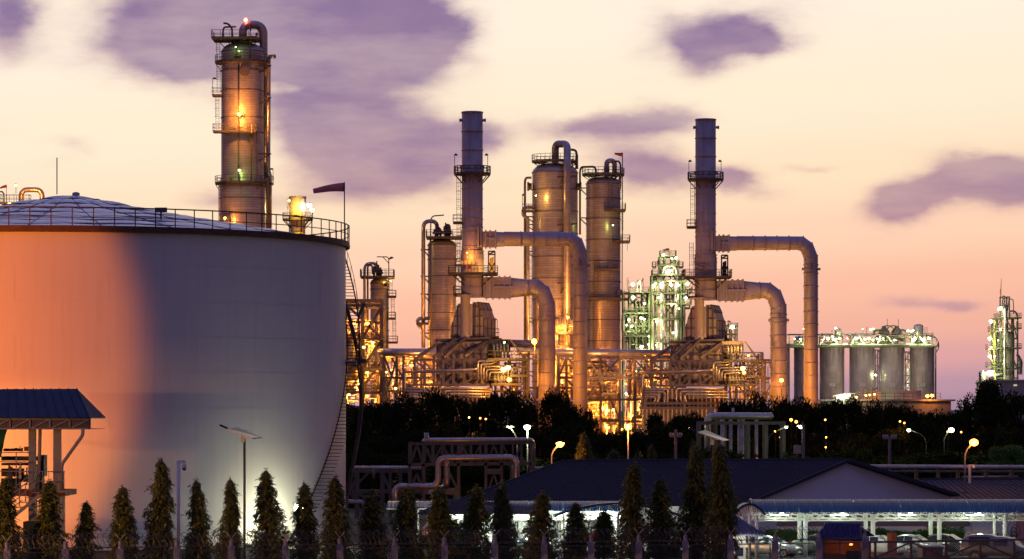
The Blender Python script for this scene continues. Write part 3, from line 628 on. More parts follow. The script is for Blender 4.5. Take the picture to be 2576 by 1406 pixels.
# --- small column at left of the process area
Y = 545
c5 = thing('distillation_column', 'small clad column with davit arm rising from the steelwork right of the tank', 'distillation column', P(955, 1190, Y))
c, r = shell(c5, 955, 47, 699, 711, 1240, Y); bands(c5, c, r, [713, 728, 775, 831], Y)
deck(c5, 908, 991, 697, Y - 1, 6, 1.3); deck(c5, 976, 996, 746, Y, 2.5); deck(c5, 976, 995, 801, Y, 2.5); deck(c5, 976, 1000, 861, Y, 2.5)
pipe(c5, [P(950, 690, Y), P(950, 662, Y), P(917, 662, Y - 1), P(917, 760, Y - 1), P(917, 870, Y - 1)], px(3.6, Y), 1.2, CLADP, 10, 'vapour_pipe')
pipe(c5, [P(938, 690, Y - 1), P(936, 667, Y - 1), P(925, 668, Y - 1), P(925, 690, Y - 1), P(925, 860, Y - 1)], px(2.4, Y), .8, STEEL, 8)
for i, (x, h) in enumerate(((941, 32), (948, 40), (953, 30), (958, 24))):
    m = MB(); q = P(x, 696, Y - 1.5); hh = px(h, Y); m.lathe(q, [(.2, 0), (.2, hh * .3), (.45, hh * .32), (.45, hh * .45), (.25, hh * .5), (.4, hh * .65), (.1, hh * .8), (.1, hh)], 8); m.build('valve', DARK, c5)
m = MB(); m.tube(bend([P(948, 646, Y), P(974, 646, Y), P(978, 650, Y), P(978, 730, Y)], .3), px(1.4, Y), 6); m.bar(P(964, 647, Y), P(978, 662, Y), .14); m.tube([P(978, 652, Y), P(984, 648, Y), P(990, 648, Y)], [.1, .25, .1], 6); m.build('davit_arm', DARK, c5)
ladder(c5, 983, 700, 745, Y - 1); ladder(c5, 988, 748, 800, Y - 1); ladder(c5, 992, 803, 860, Y - 1); disc(c5, P(970, 716, Y - 1.6), px(5, Y), .5, DARK)
fixture(c5, P(983, 706, Y - 1.5), BULB_Y, YEL, 120, .14, .6); spot(P(900, 980, Y - 20), P(955, 800, Y), (1, .40, .12), 6000, 70, .7, .6, c5)
# --- hints behind the tank dome at far left
Y = 560
g1 = thing('overhead_pipe_loop', 'orange lit pipe loop rising behind the left part of the tank dome', 'pipe', P(80, 560, Y))
pipe(g1, [P(53, 540, Y), P(53, 477, Y), P(106, 477, Y), P(106, 540, Y)], px(6.3, Y), 1.3, CLADP, 12, 'pipe', 8); deck(g1, 2, 75, 511, Y, 3, 1.5, CREAM)
pipe(g1, [P(0, 482, Y), P(7, 482, Y), P(10, 490, Y), P(10, 520, Y)], px(2, Y), .6, CLADP, 8); light(P(70, 490, Y - 5), SOD, 1800, .4, g1); fixture(g1, P(24, 512, Y - 2), BULB_O, SOD, 0, .3, 1); fixture(g1, P(40, 466, Y), BULB_Y, YEL, 0, .22, 1.5)
w3 = thing('windsock', 'tiny red windsock at the far left behind the tank dome', 'windsock', P(16, 511, Y)); m = MB(); m.tube([P(16, 511, Y), P(16, 465, Y)], .05, 5); m.build('pole', DARK, w3)
m = MB(); m.tube([P(17, 468, Y), P(8, 470, Y), P(0, 473, Y)], [.3, .22, .12], 8); m.build('sock', bpy.data.materials['orange_windsock'], w3)
# ================================================================== fired heaters with stack and ducts (two, alike)
def scan(poly, x=None, z=None):
    out = []
    for i in range(len(poly)):
        a, b = poly[i], poly[(i + 1) % len(poly)]
        if x is not None and (a[0] - x) * (b[0] - x) < 0: t = (x - a[0]) / (b[0] - a[0]); out.append(a[1] + t * (b[1] - a[1]))
        if z is not None and (a[1] - z) * (b[1] - z) < 0: t = (z - a[1]) / (b[1] - a[1]); out.append(a[0] + t * (b[0] - a[0]))
    return (min(out), max(out)) if len(out) >= 2 else None
def heater(off, which):
    first = which == 0
    def U(x, y, d=0.0): return P(x, y, 480) + Vector((0, d, 0)) + off
    k = 480 / F
    who = 'first' if first else 'second'
    side = 'left of the widest column' if first else 'in front of the green lit tower'
    # ---- stack
    s = thing('flue_stack', ('left one of the two tall grey flue stacks, ' if first else 'right one of the two tall grey flue stacks, ') + side, 'stack', U(1188, 1196), 'tall flue stacks of the heaters')
    c = U(1188, 0); r = 26.5 * k
    def Z(y): return U(0, y).z
    m = MB(); m.lathe((c.x, c.y, 0), [(r * 1.07, Z(748)), (r * 1.08, Z(692)), (r * 1.10, Z(668)), (r * 1.10, Z(645)), (r, Z(623)), (r, Z(281)), (r * .95, Z(281)), (r * .95, Z(300))], 40); m.build('shell', STK, s)
    bands(s, c, r, [283, 331, 378, 475, 524, 552, 572, 585, 621], 480, .10, .10, STK); bands(s, c, r * 1.08, [632, 640, 650, 700, 723, 745], 480, .12, .12, STK)
    m = MB(); m.lathe((U(1171, 0).x, c.y - .8, 0), [(12.5 * k, Z(850)), (12.5 * k, Z(748)), (r * .9, Z(742))], 20); m.build('inlet_leg', STK, s)
    m = MB(); m.lathe((U(1171, 0).x, c.y - .8, 0), [(12.5 * k, Z(839)), (13.8 * k, Z(838)), (12.5 * k, Z(836))], 20); m.build('band', STK, s)
    for sx in (1163.5, 1214.5): disc(s, U(sx, 303, -.4), 4.5 * k, .5, STK, 'port', 'x' if sx > 1180 else '-x')
    ringdeck(s, c, Z(437), r, 46 * k, 28); 
    m = MB(); rails(m, [(c.x + 46 * k * cos(t), c.y + 46 * k * sin(t), Z(437)) for t in [2 * pi * q / 20 for q in range(20)]], 1.15, 9, .04, True); m.build('railing', RAILM, s)
    for x in (1144, 1227): 
        m = MB(); dx = 3 if x < 1180 else -3; m.tube(bend([U(x, 437, -1), U(x, 391, -1), U(x + dx, 391, -1)], .2), .05, 5); m.lathe(U(x + dx, 392.5, -1), [(.28, 0), (.3, .1), (.12, .3), (.02, .34)], 8); m.build('lamp', DARK, s)
    for q in range(6): m = MB(); t = pi + pi * q / 5; m.box((c.x + (r + .12) * cos(t), c.y + (r + .12) * sin(t), Z(420)), (.3, .3, .35), t); m.build('nozzle', STK, s)
    ladder(s, 1154, 437, 556, 480, .6, True, off + Vector((0, -.3, 0))); deck(s, 1140, 1162, 560, 480, 2, 1.2, off=off); ladder(s, 1151, 600, 688, 480, .6, True, off + Vector((0, -.3, 0)))
    deck(s, 1129, 1252, 689, 480, 6.2, 1.15, off=off, r=.045)
    for (xa, xb, yb) in ((1136, 1168, 718), (1150, 1175, 712), (1243, 1215, 718), (1182, 1183, 712)): m = MB(); m.bar(U(xa, 690, -1.5), U(xb, yb, -1.2), .2); m.build('bracket', DARK, s)
    deck(s, 1141, 1163, 740, 480, 2.2, 1.2, off=off); ladder(s, 1150, 690, 738, 480, .6, True, off + Vector((0, -.4, 0)))
    for x in (1163, 1172, 1182, 1192): m = MB(); m.box(U(x, 662, -2.1 + abs(x - 1180) * .02), (.42, .5, .55)); m.build('burner_port', CREAM, s)
    m = MB(); m.bar(U(1203, 571, -1.75), U(1203, 622, -1.75), .3, .3); m.bar(U(1210, 573, -1.3), U(1210, 620, -1.3), .3, .3); m.build('inlet_frame', STK, s)
    if first: light(U(1180, 648, -3.3), SOD, 420, .25, s); fixture(s, U(1176, 638, -3.2), BULB_Y, SOD, 0, .10, 1.6)
    # louvre frame beside the stack
    lv = MB()
    for (xa, ya, xb, yb) in ((1229, 632, 1229, 688), (1245, 632, 1245, 688), (1229, 632, 1245, 632), (1229, 640, 1245, 640), (1229, 640, 1245, 632), (1229, 660, 1245, 688), (1245, 660, 1229, 688)): lv.bar(U(xa, ya), U(xb, yb), .22)
    lv.build('hoist_frame', DARK, s)
    lb = MB(); lb.prism([U(1232, 650, .15), U(1242, 645, .15), U(1242, 687, .15), U(1232, 687, .15)], (0, .1, 0)); lb.build('hoist_panel', mat('yellow_panel_%d' % which, (.55, .36, .05) if first else (.12, .07, .06), .6, 0, .1, 1), s)
    if first: light(U(1236, 676, -2.2), YEL, 260, .3, s)
    # ---- ducts
    def rectduct(root, xa, ya0, ya1, xb, yb0, yb1, dep, name):
        m = MB(); vs = []
        for x, y0, y1 in ((xa, ya0, ya1), (xb, yb0, yb1)):
            for d, y in ((-dep, y1), (dep, y1), (dep, y0), (-dep, y0)): vs.append(U(x, y, d))
        m.add(vs, [(0, 3, 2, 1), (4, 5, 6, 7), (0, 1, 5, 4), (1, 2, 6, 5), (2, 3, 7, 6), (3, 0, 4, 7)]); return m.build(name, DUCT, root)
    def taper(root, xa, ha, da, xb, rb, yc, name='transition', n=24):
        m = MB(); vs = []
        for i in range(n):
            a = 2 * pi * i / n; ca, sa = cos(a), sin(a); q = max(abs(ca), abs(sa)); vs.append(U(xa, yc, 0) + Vector((0, da * ca / q, ha * sa / q)))
        for i in range(n):
            a = 2 * pi * i / n; vs.append(U(xb, yc, 0) + Vector((0, rb * cos(a), rb * sin(a))))
        m.add(vs, [(i, (i + 1) % n, n + (i + 1) % n, n + i) for i in range(n)], True); return m.build(name, DUCT, root)
    dep = -1.5
    for (nm, lab, ya, yb, x0, xr, xt, xe, yc, rad, xv, mit, ybot, nring) in (
        ('flue_duct', 'tall outer duct looping right from the ' + who + ' stack and down', 583, 621, 1214, 1247, 1268, 1434, 601, 18.5, 1459.5, 26, 1190, 5),
        ('flue_duct', 'short wide inner duct bending down from the lower part of the ' + who + ' stack', 698, 749, 1216, 1283, 1325, 1348, 723, 21.2, 1376, 30, 1190, 1)):
        d = thing(nm, lab, 'duct', U(xv, 1196), 'round flue ducts of the heaters')
        rectduct(d, x0, ya, yb, xr, ya - 1, yb + 1, rad * k * .95, 'rectangular_section')
        taper(d, xr, (yb - ya) / 2 * k, rad * k * .95, xt, rad * k, (ya + yb) / 2)
        for x in ((1222, 1233, 1247) if nring == 5 else (1224, 1240, 1256, 1270, 1283)):
            m = MB(); m.bar(U(x, ya - 3, -rad * k - .12), U(x, yb + 3, -rad * k - .12), .22, .22); m.bar(U(x, ya - 2, -rad * k - .12), U(x, ya - 2, rad * k), .22); m.bar(U(x, yb + 2, -rad * k - .12), U(x, yb + 2, rad * k), .22); m.build('duct_flange', DUCT, d)
        m = MB(); m.bar(U(1226 if nring == 5 else 1243, yc, -rad * k - .2), U(1245 if nring == 5 else 1290, yc, -rad * k - .2), .3, .25); m.build('stiffener', DUCT, d)
        # mitred bend
        pts = [U(xt, yc), U(xe, yc), U(xe + (xv - xe) * .62, yc + mit * .45), U(xv, yc + mit * 1.45), U(xv, ybot)]
        m = MB(); m.tube(pts, rad * k, 26); m.build('duct_run', DUCT, d)
        def hoop(p, t):
            t = Vector(t).normalized(); a = Vector((0, 1, 0)); b = t.cross(a).normalized(); m = MB(); rr_ = rad * k + .05
            m.tube([Vector(p) + (a * cos(w) + b * sin(w)) * rr_ for w in [2 * pi * q / 28 for q in range(29)]], .085, 5, False); m.build('ring_stiffener', DUCT, d)
        if nring == 5:
            for x in (1310, 1341, 1372, 1403): hoop(U(x, yc), (1, 0, 0))
        else: hoop(U(1327, yc), (1, 0, 0))
        hoop(pts[1], (1, 0, -.35)); hoop(pts[2], (1, 0, -1)); hoop(pts[3], (.35, 0, -1))
        y = yc + mit * 1.45 + 18; i = 0
        while y < 1110:
            hoop(U(xv, y), (0, 0, 1)); y += 11 if i < 2 else 33; i += 1
        for yy in ((668, 1010) if nring == 5 else (800, 1005)):
            for sx in (-1, 1): disc(d, U(xv + sx * (rad - 1), yy, -.3), 3.6 * k, .4, DUCT, 'port', 'x' if sx > 0 else '-x')
        m = MB(); yy = yc + mit * 1.45 + 26; m.bar(U(xv - 4, yy - 10, -rad * k - .12), U(xv - 4, yy + 8, -rad * k - .12), .22); m.bar(U(xv - 7, yy, -rad * k - .15), U(xv, yy, -rad * k - .15), .22); m.build('duct_lug', DUCT, d)
    # ---- hopper shaped convection casing, two halves
    h = thing('heater_casing', 'stepped panel casing of the ' + who + ' heater either side of the stack foot', 'heater casing', U(1190, 850))
    def half(front, dv, nm, topd=None):
        m = MB(); pts = [U(x, y, d) for x, y, d in front]; m.prism(pts, dv); m.build(nm, BOXM, h)
        poly = [(p.x, p.z) for p in pts]; y0 = pts[0].y
        xs = [p[0] for p in poly]; zs = [p[1] for p in poly]
        z = min(zs) + .3
        while z < max(zs):
            q = scan(poly, z=z)
            if q: m = MB(); m.bar((q[0], y0 - .12, z), (q[1], y0 - .12, z), .13, .22); m.build('stiffener', STRUT, h)
            z += 1.55
        x = min(xs) + .35
        while x < max(xs):
            q = scan(poly, x=x)
            if q: m = MB(); m.bar((x, y0 - .15, q[0]), (x, y0 - .15, q[1]), .13, .26); m.build('stiffener', STRUT, h)
            x += .75
        # stiffeners run on over the sloping side face
        dvv = Vector(dv)
        for i in range(len(pts)):
            a, b = pts[i], pts[(i + 1) % len(pts)]
            if (a - b).length > .8 and abs(a.x - b.x) < 2.5 and max(a.x, b.x) > U(1204, 0).x:
                for t in (.0, .33, .66, 1.0):
                    m = MB(); m.bar(a + dvv * t, b + dvv * t, .16, .2); m.build('stiffener', STRUT, h)
                n = max(1, int((a - b).length / 1.5))
                for j in range(n + 1): q = a.lerp(b, j / n); m = MB(); m.bar(q, q + dvv, .16, .2); m.build('stiffener', STRUT, h)
    half([(1133, 850, 0), (1160, 850, 0), (1160, 762, 0), (1152, 764, 0), (1148, 778, 0), (1143, 790, 0), (1138, 812, 0), (1133, 822, 0)], (1.0, 6.0, .05), 'casing_wing')
    half([(1195, 850, 0), (1217, 850, 0), (1217, 800, 0), (1213, 790, 0), (1209, 778, 0), (1201, 760, 0), (1189, 760, 0), (1189, 815, 0)], (1.75, 6.0, .0), 'casing_wing')
    m = MB(); m.bb(U(1180, 848, 1), U(1196, 765, 5)); m.build('flue_throat', STK, h)
    m = MB(); m.bar(U(1180, 765, -.9), U(1180, 845, -.9), .35, .35); m.bar(U(1186, 765, -.9), U(1186, 845, -.9), .35, .35); m.build('damper_guide', STK, h)
    # ---- radiant box with trussed frames
    b = thing('fired_heater', 'long panelled box of the ' + who + ' heater behind its row of sloping steel struts', 'fired heater', U(1165, 960))
    A = [U(1100, 860, 0), U(1228, 855, -1.6)]
    nx = 7
    f0, f1 = Vector((A[0].x, A[0].y, 0)), Vector((A[1].x, A[1].y, 0)); zt0, zb0 = A[0].z, U(0, 968).z
    bk = Vector((1.8, 8.5, 0))
    m = MB(); m.prism([(f0.x, f0.y + .1, zb0), (f1.x, f1.y + .1, zb0), (f1.x, f1.y + .1, zt0 + .3), (f0.x, f0.y + .1, zt0)], bk); m.build('casing', DARK, b)
    lv_ = [860, 886, 912, 940, 968]
    for i in range(nx):
        for j in range(4):
            p = f0.lerp(f1, (i + .02) / nx); q = f0.lerp(f1, (i + .98) / nx); z1 = U(0, lv_[j] + .4).z; z0 = U(0, lv_[j + 1] - .4).z
            m = MB(); m.prism([(p.x, p.y, z0), (q.x, q.y, z0), (q.x, q.y, z1), (p.x, p.y, z1)], (0, .09, 0)); m.build('casing_panel', BOXM, b)
    for i in range(nx + 1):
        p = f0.lerp(f1, i / nx); m = MB(); m.bar((p.x, p.y - .12, zb0), (p.x, p.y - .12, zt0 + .1), .26, .26); m.build('stiffener', STRUT, b)
        if i < nx:
            q = f0.lerp(f1, (i + 1) / nx)
            for (ya, yb) in ((862, 886), (912, 940), (940, 966)):
                m = MB(); w = (i + (ya > 900)) % 2; m.bar((p.x, p.y - .2, U(0, ya if w else yb).z), (q.x, q.y - .2, U(0, yb if w else ya).z), .2); m.build('brace', STRUT, b)
    for y in (862, 886, 912, 940): m = MB(); m.bar((f0.x, f0.y - .16, U(0, y).z), (f1.x, f1.y - .16, U(0, y).z), .24); m.build('stiffener', BOXM, b)
    # cover plate on top and end header box
    m = MB(); m.prism([(f0.x - .4, f0.y - .4, zt0 + .12), (f1.x + .3, f1.y - .4, zt0 + .42), (f1.x + .3, f1.y - .4, zt0 + .75), (f0.x - .4, f0.y - .4, zt0 + .45)], bk * 1.05); m.build('roof_plate', STEEL, b)
    m = MB(); m.bb(U(1229, 884, -1.5), U(1284, 854, 6)); m.build('header_box', DARK if first else BOXM, b)
    m = MB(); m.bb(U(1226, 892, -.5), U(1246, 970, 6)); m.build('end_wall', DARK, b)
    # sloping struts and frames
    for (x, ya, xb, yb) in ((1045, 906, 1098, 867), (1093, 901, 1147, 853), (1117, 901, 1173, 849), (1169, 898, 1225, 859)):
        m = MB(); m.bar(U(x, ya, -4.5), U(xb, yb, -1.8), .42, .42); m.build('strut', STRUT, b)
    for i, x in enumerate((1045, 1070, 1093, 1117, 1142, 1169)):
        m = MB(); m.bar(U(x, 905, -4.5), U(x, 968, -4.5), .42, .42); m.build('post', STRUT, b)
    for (x0, x1) in ((1045, 1093), (1093, 1142), (1117, 1169)):
        for (ya, yb) in ((908, 930), (966, 944)):
            m = MB(); m.bar(U(x0 + 2, ya, -4.3), U((x0 + x1) / 2 + 4, yb, -4.3), .26); m.build('brace', STRUT, b)
    m = MB(); m.bar(U(1169, 905, -4.3), U(1196, 918, -4.3), .26); m.bar(U(1169, 964, -4.3), U(1200, 948, -4.3), .26); m.build('brace', STRUT, b)
    for (x0, x1, y) in ((1045, 1232, 906), (1045, 1200, 936), (1040, 1234, 969)): m = MB(); m.bar(U(x0, y, -4.4), U(x1, y, -4.4), .34); m.build('beam', STRUT, b)
    # lower casing with floor beams
    m = MB(); m.bb(U(1030, 1190, -1), U(1234, 974, 7)); m.build('lower_casing', mat('lower_casing_%d' % which, (.20, .15, .13), .7, .1, .2, .6, .1), b)
    for y in (1014, 1026): m = MB(); m.bar(U(1015, y, -4.2), U(1275, y, -4.2), .4); m.build('beam', STRUT, b)
    for x in range(1035, 1235, 11): m = MB(); m.bar(U(x, 976, -1.2), U(x, 1100, -1.2), .22); m.build('stiffener', BOXM, b)
    for x in (1028, 1130, 1236, 1262): m = MB(); m.bar(U(x, 970, -4.3), U(x, 1196, -4.3), .45); m.build('post', STEEL, b)
    # ---- pipes
    pr = thing('pipe_bundle', 'bundles of bent silver pipes along the foot of the ' + who + ' heater', 'pipes', U(1160, 1000))
    for i in range(4):
        y = 976 + i * 7.4
        pipe(pr, [U(1238, y + 2, -5.4), U(1108 + i * 11, y, -5.4), U(1108 + i * 11 if i < 3 else 1150, 1004, -5.4), U(1112 + i * 11, 1012, -5.2)] if i < 3 else [U(1238, y + 2, -5.4), U(1156, y, -5.4)], 2.6 * k, .5, CLADP, 8)
        xr = 1086 - (i // 2) * 24 - (i % 2) * 7
        pipe(pr, [U(1026, 978 + i * 6.6, -5.2), U(xr, 978 + i * 6.6, -5.2), U(xr, 1006, -5.2), U(xr - 4, 1012, -5.2)], 2.5 * k, .5, CLADP, 8)
    for i in range(5):
        x = 1203 + i * 7.2; y = 909 + i * 7.2
        pipe(pr, [U(1283 - i * .5, 894, -3.5), U(1284 - i * 2, y - 1, -4.9), U(x, y, -4.9), U(x, 958, -4.9)] if i > 1 else [U(1262 - i * 4, 900, -3.5), U(1240, y, -4.9), U(x, y, -4.9), U(x, 958, -4.9)], 2.5 * k, .45, CLADP, 8)
    pipe(pr, [U(1020, 937, -4.9), U(1190, 930, -4.9), U(1201, 928, -4.9)], 3.0 * k, .5, CLADP, 8); pipe(pr, [U(1024, 960, -4.9), U(1022, 937, -4.9), U(1022, 1030, -4.9)], 2.5 * k, .5, CLADP, 8)
    for i in range(5):
        x = 1243 + i * 8.6; pipe(pr, [U(x - 5, 866, -1.6), U(x, 868, -3.0), U(x, 900, -3.0)], 3.2 * k, .4, GALV, 8)
    for i in range(5):
        x = 1246 + i * 8; m = MB(); q = U(x, 968, -4); m.lathe(q, [(.2, 0), (.2, .7), (.42, .75), (.42, 1.0), (.2, 1.1), (.2, 1.6), (.4, 1.75), (.02, 2.0)], 8); m.build('valve', GALV, pr)
    # ---- side steelwork on the right with its platforms and lamps
    f = thing('access_structure', 'steel access platforms glowing at the right end of the ' + who + ' heater', 'platform', U(1290, 1196))
    for x in (1246, 1283, 1318, 1330):
        for d in (-4, 5): m = MB(); m.bar(U(x, 900 if x < 1320 else 885, d), U(x, 1196, d), .3); m.build('post', STEEL, f)
    deck(f, 1226, 1328, 904, 480 - 3, 6, 1.3, off=off, r=.045); deck(f, 1282, 1326, 945, 480 - 3, 5, 1.3, off=off, r=.045); deck(f, 1236, 1312, 967, 480 - 3, 6, 1.2, off=off, r=.045); deck(f, 1310, 1340, 1004, 480 - 3, 5, 1.3, off=off, r=.045)
    for (xa, ya, xb, yb) in ((1284, 856, 1318, 902), (1285, 945, 1318, 908), (1262, 968, 1300, 1000), (1290, 970, 1318, 1000), (1283, 1000, 1318, 975), (1246, 1060, 1283, 1010), (1283, 1060, 1318, 1010)):
        m = MB(); m.bar(U(xa, ya, -4.2), U(xb, yb, -4.2), .28); m.build('brace', STEEL, f)
    for (y, x0, x1) in ((925, 1262, 1322), (985, 1240, 1322), (1004, 1240, 1330), (1045, 1240, 1330)): m = MB(); m.bar(U(x0, y, -4), U(x1, y, -4), .26); m.build('beam', STEEL, f)
    rr_ = random.Random(3 + which)
    for i in range(16):
        x = 1250 + rr_.random() * 72; y = 908 + rr_.random() * 60; pipe(f, [U(x, y, -2 + rr_.random() * 4), U(x, y + 25 + rr_.random() * 90, -2 + rr_.random() * 4)], (1 + rr_.random() * 1.6) * k, .3, CLADP if i % 2 else CREAM, 6)
    for i in range(12):
        y = 912 + rr_.random() * 85; d = rr_.random() * 6 - 1; x = 1248 + rr_.random() * 30; pipe(f, [U(x, y, d), U(x + 30 + rr_.random() * 25, y, d), U(x + 30, y + 14, d)] if i % 3 else [U(x, y, d), U(x + 30 + rr_.random() * 25, y, d)], (1 + rr_.random() * 1.8) * k, .4, CLADP if i % 2 else CREAM, 6)
    ladder(f, 1303, 905, 966, 480, .5, True, off + Vector((0, -5, 0)))
    if first:
        fixture(f, U(1267, 930, -7.2), BULB_Y, YEL, 1900, .40, 1.4); fixture(f, U(1279, 926, -7.2), BULB_Y, YEL, 600, .36, 1.4); fixture(f, U(1281, 956, -7), BULB_O, SOD, 700, .35, 1)
        light(U(1265, 1000, -3), SOD, 1500, .4, f)
        m = MB(); m.tube([U(1294, 904, -6), U(1294, 862, -6)], .06, 5); m.build('lamp_pole', GALV, f); fixture(f, U(1269, 863, -6), BULB_G, GRN, 60, .16, .8)
    else:
        light(U(1262, 868, -5.5), YEL, 900, .4, f); fixture(f, U(1275, 925, -7.4), BULB_Y, YEL, 1500, .36, 1.4); fixture(f, U(1279, 936, -7), BULB_O, SOD, 300, .25, 1)
        fixture(f, U(1291, 892, -6), BULB_O, SOD, 0, .2, 2.6); light(U(1265, 985, -3), SOD, 1300, .4, f); fixture(f, U(1375, 955, -6), BULB_O, SOD, 900, .34, 2.6)
    # lamps low down that wash the ducts and the box orange
    spot(U(1325, 1070, -11), U(1378, 960, 0), SOD, 4200 if first else 3600, 75, 1, .6, f)
    spot(U(1420, 1060, -9), U(1458, 960, 0), SOD, 2000 if first else 3600, 75, 1, .6, f)
    spot(U(1090, 1100, -40), U(1160, 890, 0), (1, .44, .18), 22000, 70, .8, 1.0, f)
    dk = thing('lamp_post', 'small white lamp post on the casing platform, ' + who + ' heater', 'lamp post', U(1253, 848)); deck(dk, 1243, 1255, 848, 481, 2.5, 1.3, off=off)
    m = MB(); m.tube(bend([U(1251, 847, -2), U(1251, 805, -2), U(1247, 803, -2)], .3), .06, 5); m.lathe(U(1246, 806, -2), [(.32, 0), (.3, .12), (.08, .3)], 8); m.build('pole', GALV, dk)
heater(Vector((0, 0, 0)), 0)
heater(Vector((P(1775, 0, 492).x - P(1188, 0, 480).x, 12.0, 0)), 1)
# duct between header box and inner duct
Y = 484; t = thing('crossover_pipe', 'horizontal brown pipe joining the first heater box to the inner duct', 'pipe', P(1310, 868, Y)); pipe(t, [P(1284, 864, Y), P(1356, 866, Y)], px(10, Y), .5, DUCT, 16)
sl_ = thing('lamp_post', 'lamp post with a large orange star bright lamp between the first heater and its ducts', 'lamp post', P(1345, 905, 468)); m = MB(); m.tube([P(1345, 905, 468), P(1345, 864, 468)], .07, 6); m.build('pole', GALV, sl_)
m = MB(); sphere(m, P(1344, 859, 468), .42, 8); m.build('bulb', BULB_O, sl_); light(P(1344, 859, 466.5), SOD, 2600, .6, sl_)
# ================================================================== pipe racks and process steel
def frame(root, xs, ys, Y, dep, braces=(), w=.36, ybot=1190, mt=None, sub=True):
    mt = mt or STEEL
    for d in (0, dep):
        for x in xs: m = MB(); m.bar(P(x, ys[0], Y) + Vector((0, d, 0)), P(x, ybot, Y) + Vector((0, d, 0)), w); m.build('post', mt, root)
        for y in ys: m = MB(); m.bar(P(xs[0] - 2, y, Y) + Vector((0, d, 0)), P(xs[-1] + 2, y, Y) + Vector((0, d, 0)), w * .9); m.build('beam', mt, root)
    for y in ys:
        for x in xs: a = P(x, y, Y); m = MB(); m.bar(a, a + Vector((0, dep, 0)), w * .8); m.build('beam', mt, root)
    for (xa, ya, xb, yb) in braces: m = MB(); m.bar(P(xa, ya, Y), P(xb, yb, Y), w * .75); m.build('brace', mt, root)
def clutter(root, x0, x1, y0, y1, Y, dep, nh, nv, nvess, seed, mats=None, rmax=3.0, ymax=1100):
    q = random.Random(seed); mats = mats or [CLADP, CREAM, STEEL, CLADP]; k = Y / F
    for i in range(nh):
        y = y0 + (y1 - y0) * q.random(); d = q.random() * dep; xa = x0 + (x1 - x0) * .5 * q.random(); xb = xa + (x1 - xa) * (.4 + .6 * q.random()); o = Vector((0, d, 0)); dy = (q.random() - .4) * 34
        pts = [P(xa, y + dy, Y) + o, P(xa, y, Y) + o, P(xb, y, Y) + o] + ([P(xb, y + 10 + 30 * q.random(), Y) + o] if q.random() < .6 else [])
        pipe(root, pts, (.8 + rmax * q.random() ** 2) * k, .4, q.choice(mats), 6, 'pipe', 3)
    for i in range(nv):
        x = x0 + (x1 - x0) * q.random(); d = q.random() * dep; y = y0 + (y1 - y0) * q.random() * .6; o = Vector((0, d, 0))
        pipe(root, [P(x, y, Y) + o, P(x, min(y + 30 + 90 * q.random(), ymax), Y) + o], (.7 + rmax * .8 * q.random() ** 2) * k, .4, q.choice(mats), 6, 'pipe', 3)
    for i in range(nvess):
        x = x0 + (x1 - x0) * (.1 + .8 * q.random()); y = y0 + (y1 - y0) * (.2 + .7 * q.random()); c = P(x, y, Y) + Vector((0, dep * (.3 + .6 * q.random()), 0)); r = (5 + 8 * q.random()) * k; h = r * (2 + 2 * q.random()); m = MB()
        if q.random() < .6: m.lathe(c, [(.01, -r * .4), (r * .7, -r * .28), (r, 0), (r, h), (r * .7, h + r * .28), (.01, h + r * .4)], 16)
        else: m.tube([c + Vector((-h / 2 - r * .4, 0, 0)), c + Vector((-h / 2, 0, 0)), c + Vector((h / 2, 0, 0)), c + Vector((h / 2 + r * .4, 0, 0))], [r * .4, r, r, r * .4], 14)
        m.build('vessel', CLAD, root)
def valves(root, x0, x1, y, Y, n, seed, mt=None):
    q = random.Random(seed); m = MB()
    for i in range(n):
        p = P(x0 + (x1 - x0) * i / n + q.random() * 2, y, Y + q.random() * 3); h = .7 + q.random() * 1.3
        m.lathe(p, [(.12, 0), (.12, h * .4), (.3, h * .45), (.3, h * .6), (.1, h * .7), (.1, h), (.01, h)], 6)
    o = m.build('valve_row', mt or GALV, root); o['kind'] = 'stuff'; return o
# left structure
Y = 522
L = thing('process_structure', 'tall open steel structure with orange lamps between the tank and the pipe rack', 'steel structure', P(915, 1190, Y))
frame(L, [868, 912, 960], [756, 768, 853, 928, 988], Y, 11, [(875, 770, 958, 848), (912, 850, 960, 772), (868, 930, 912, 880), (912, 925, 958, 860), (962, 905, 905, 985), (960, 1040, 916, 1020), (880, 985, 912, 930)], .6, 1190)
deck(L, 868, 962, 853, Y + 2, 10, 1.4, STEEL); deck(L, 868, 962, 928, Y + 2, 10, 1.2, STEEL); deck(L, 868, 962, 988, Y + 2, 10, 1.2, STEEL)
clutter(L, 866, 960, 800, 1010, Y + 1, 9, 40, 40, 5, 21, [CREAM, CLADP, STEEL, CREAM]); valves(L, 868, 960, 852, Y, 14, 2, CREAM); valves(L, 868, 960, 926, Y, 14, 3, CREAM); valves(L, 868, 960, 986, Y, 14, 4, CREAM)
m = MB(); a = P(892, 905, Y + 6); m.lathe((a.x, a.y, P(0, 918, Y).z), [(.01, -1), (1.9, 0), (1.9, 4), (.01, 5.2)], 20); m.build('vessel', CLAD, L)
m = MB(); m.lathe((P(887, 0, Y + 5).x, Y + 5, P(0, 985, Y).z), [(1.6, 0), (1.6, 3.4), (.01, 4.4)], 20); m.build('vessel', CREAM, L)
m = MB(); m.prism([P(872, 756, Y), P(920, 756, Y), P(912, 752, Y), P(882, 752, Y)], (0, 8, 0)); m.build('roof_plate', GALV, L)
ladder(L, 907, 855, 926, Y - 1, .5)
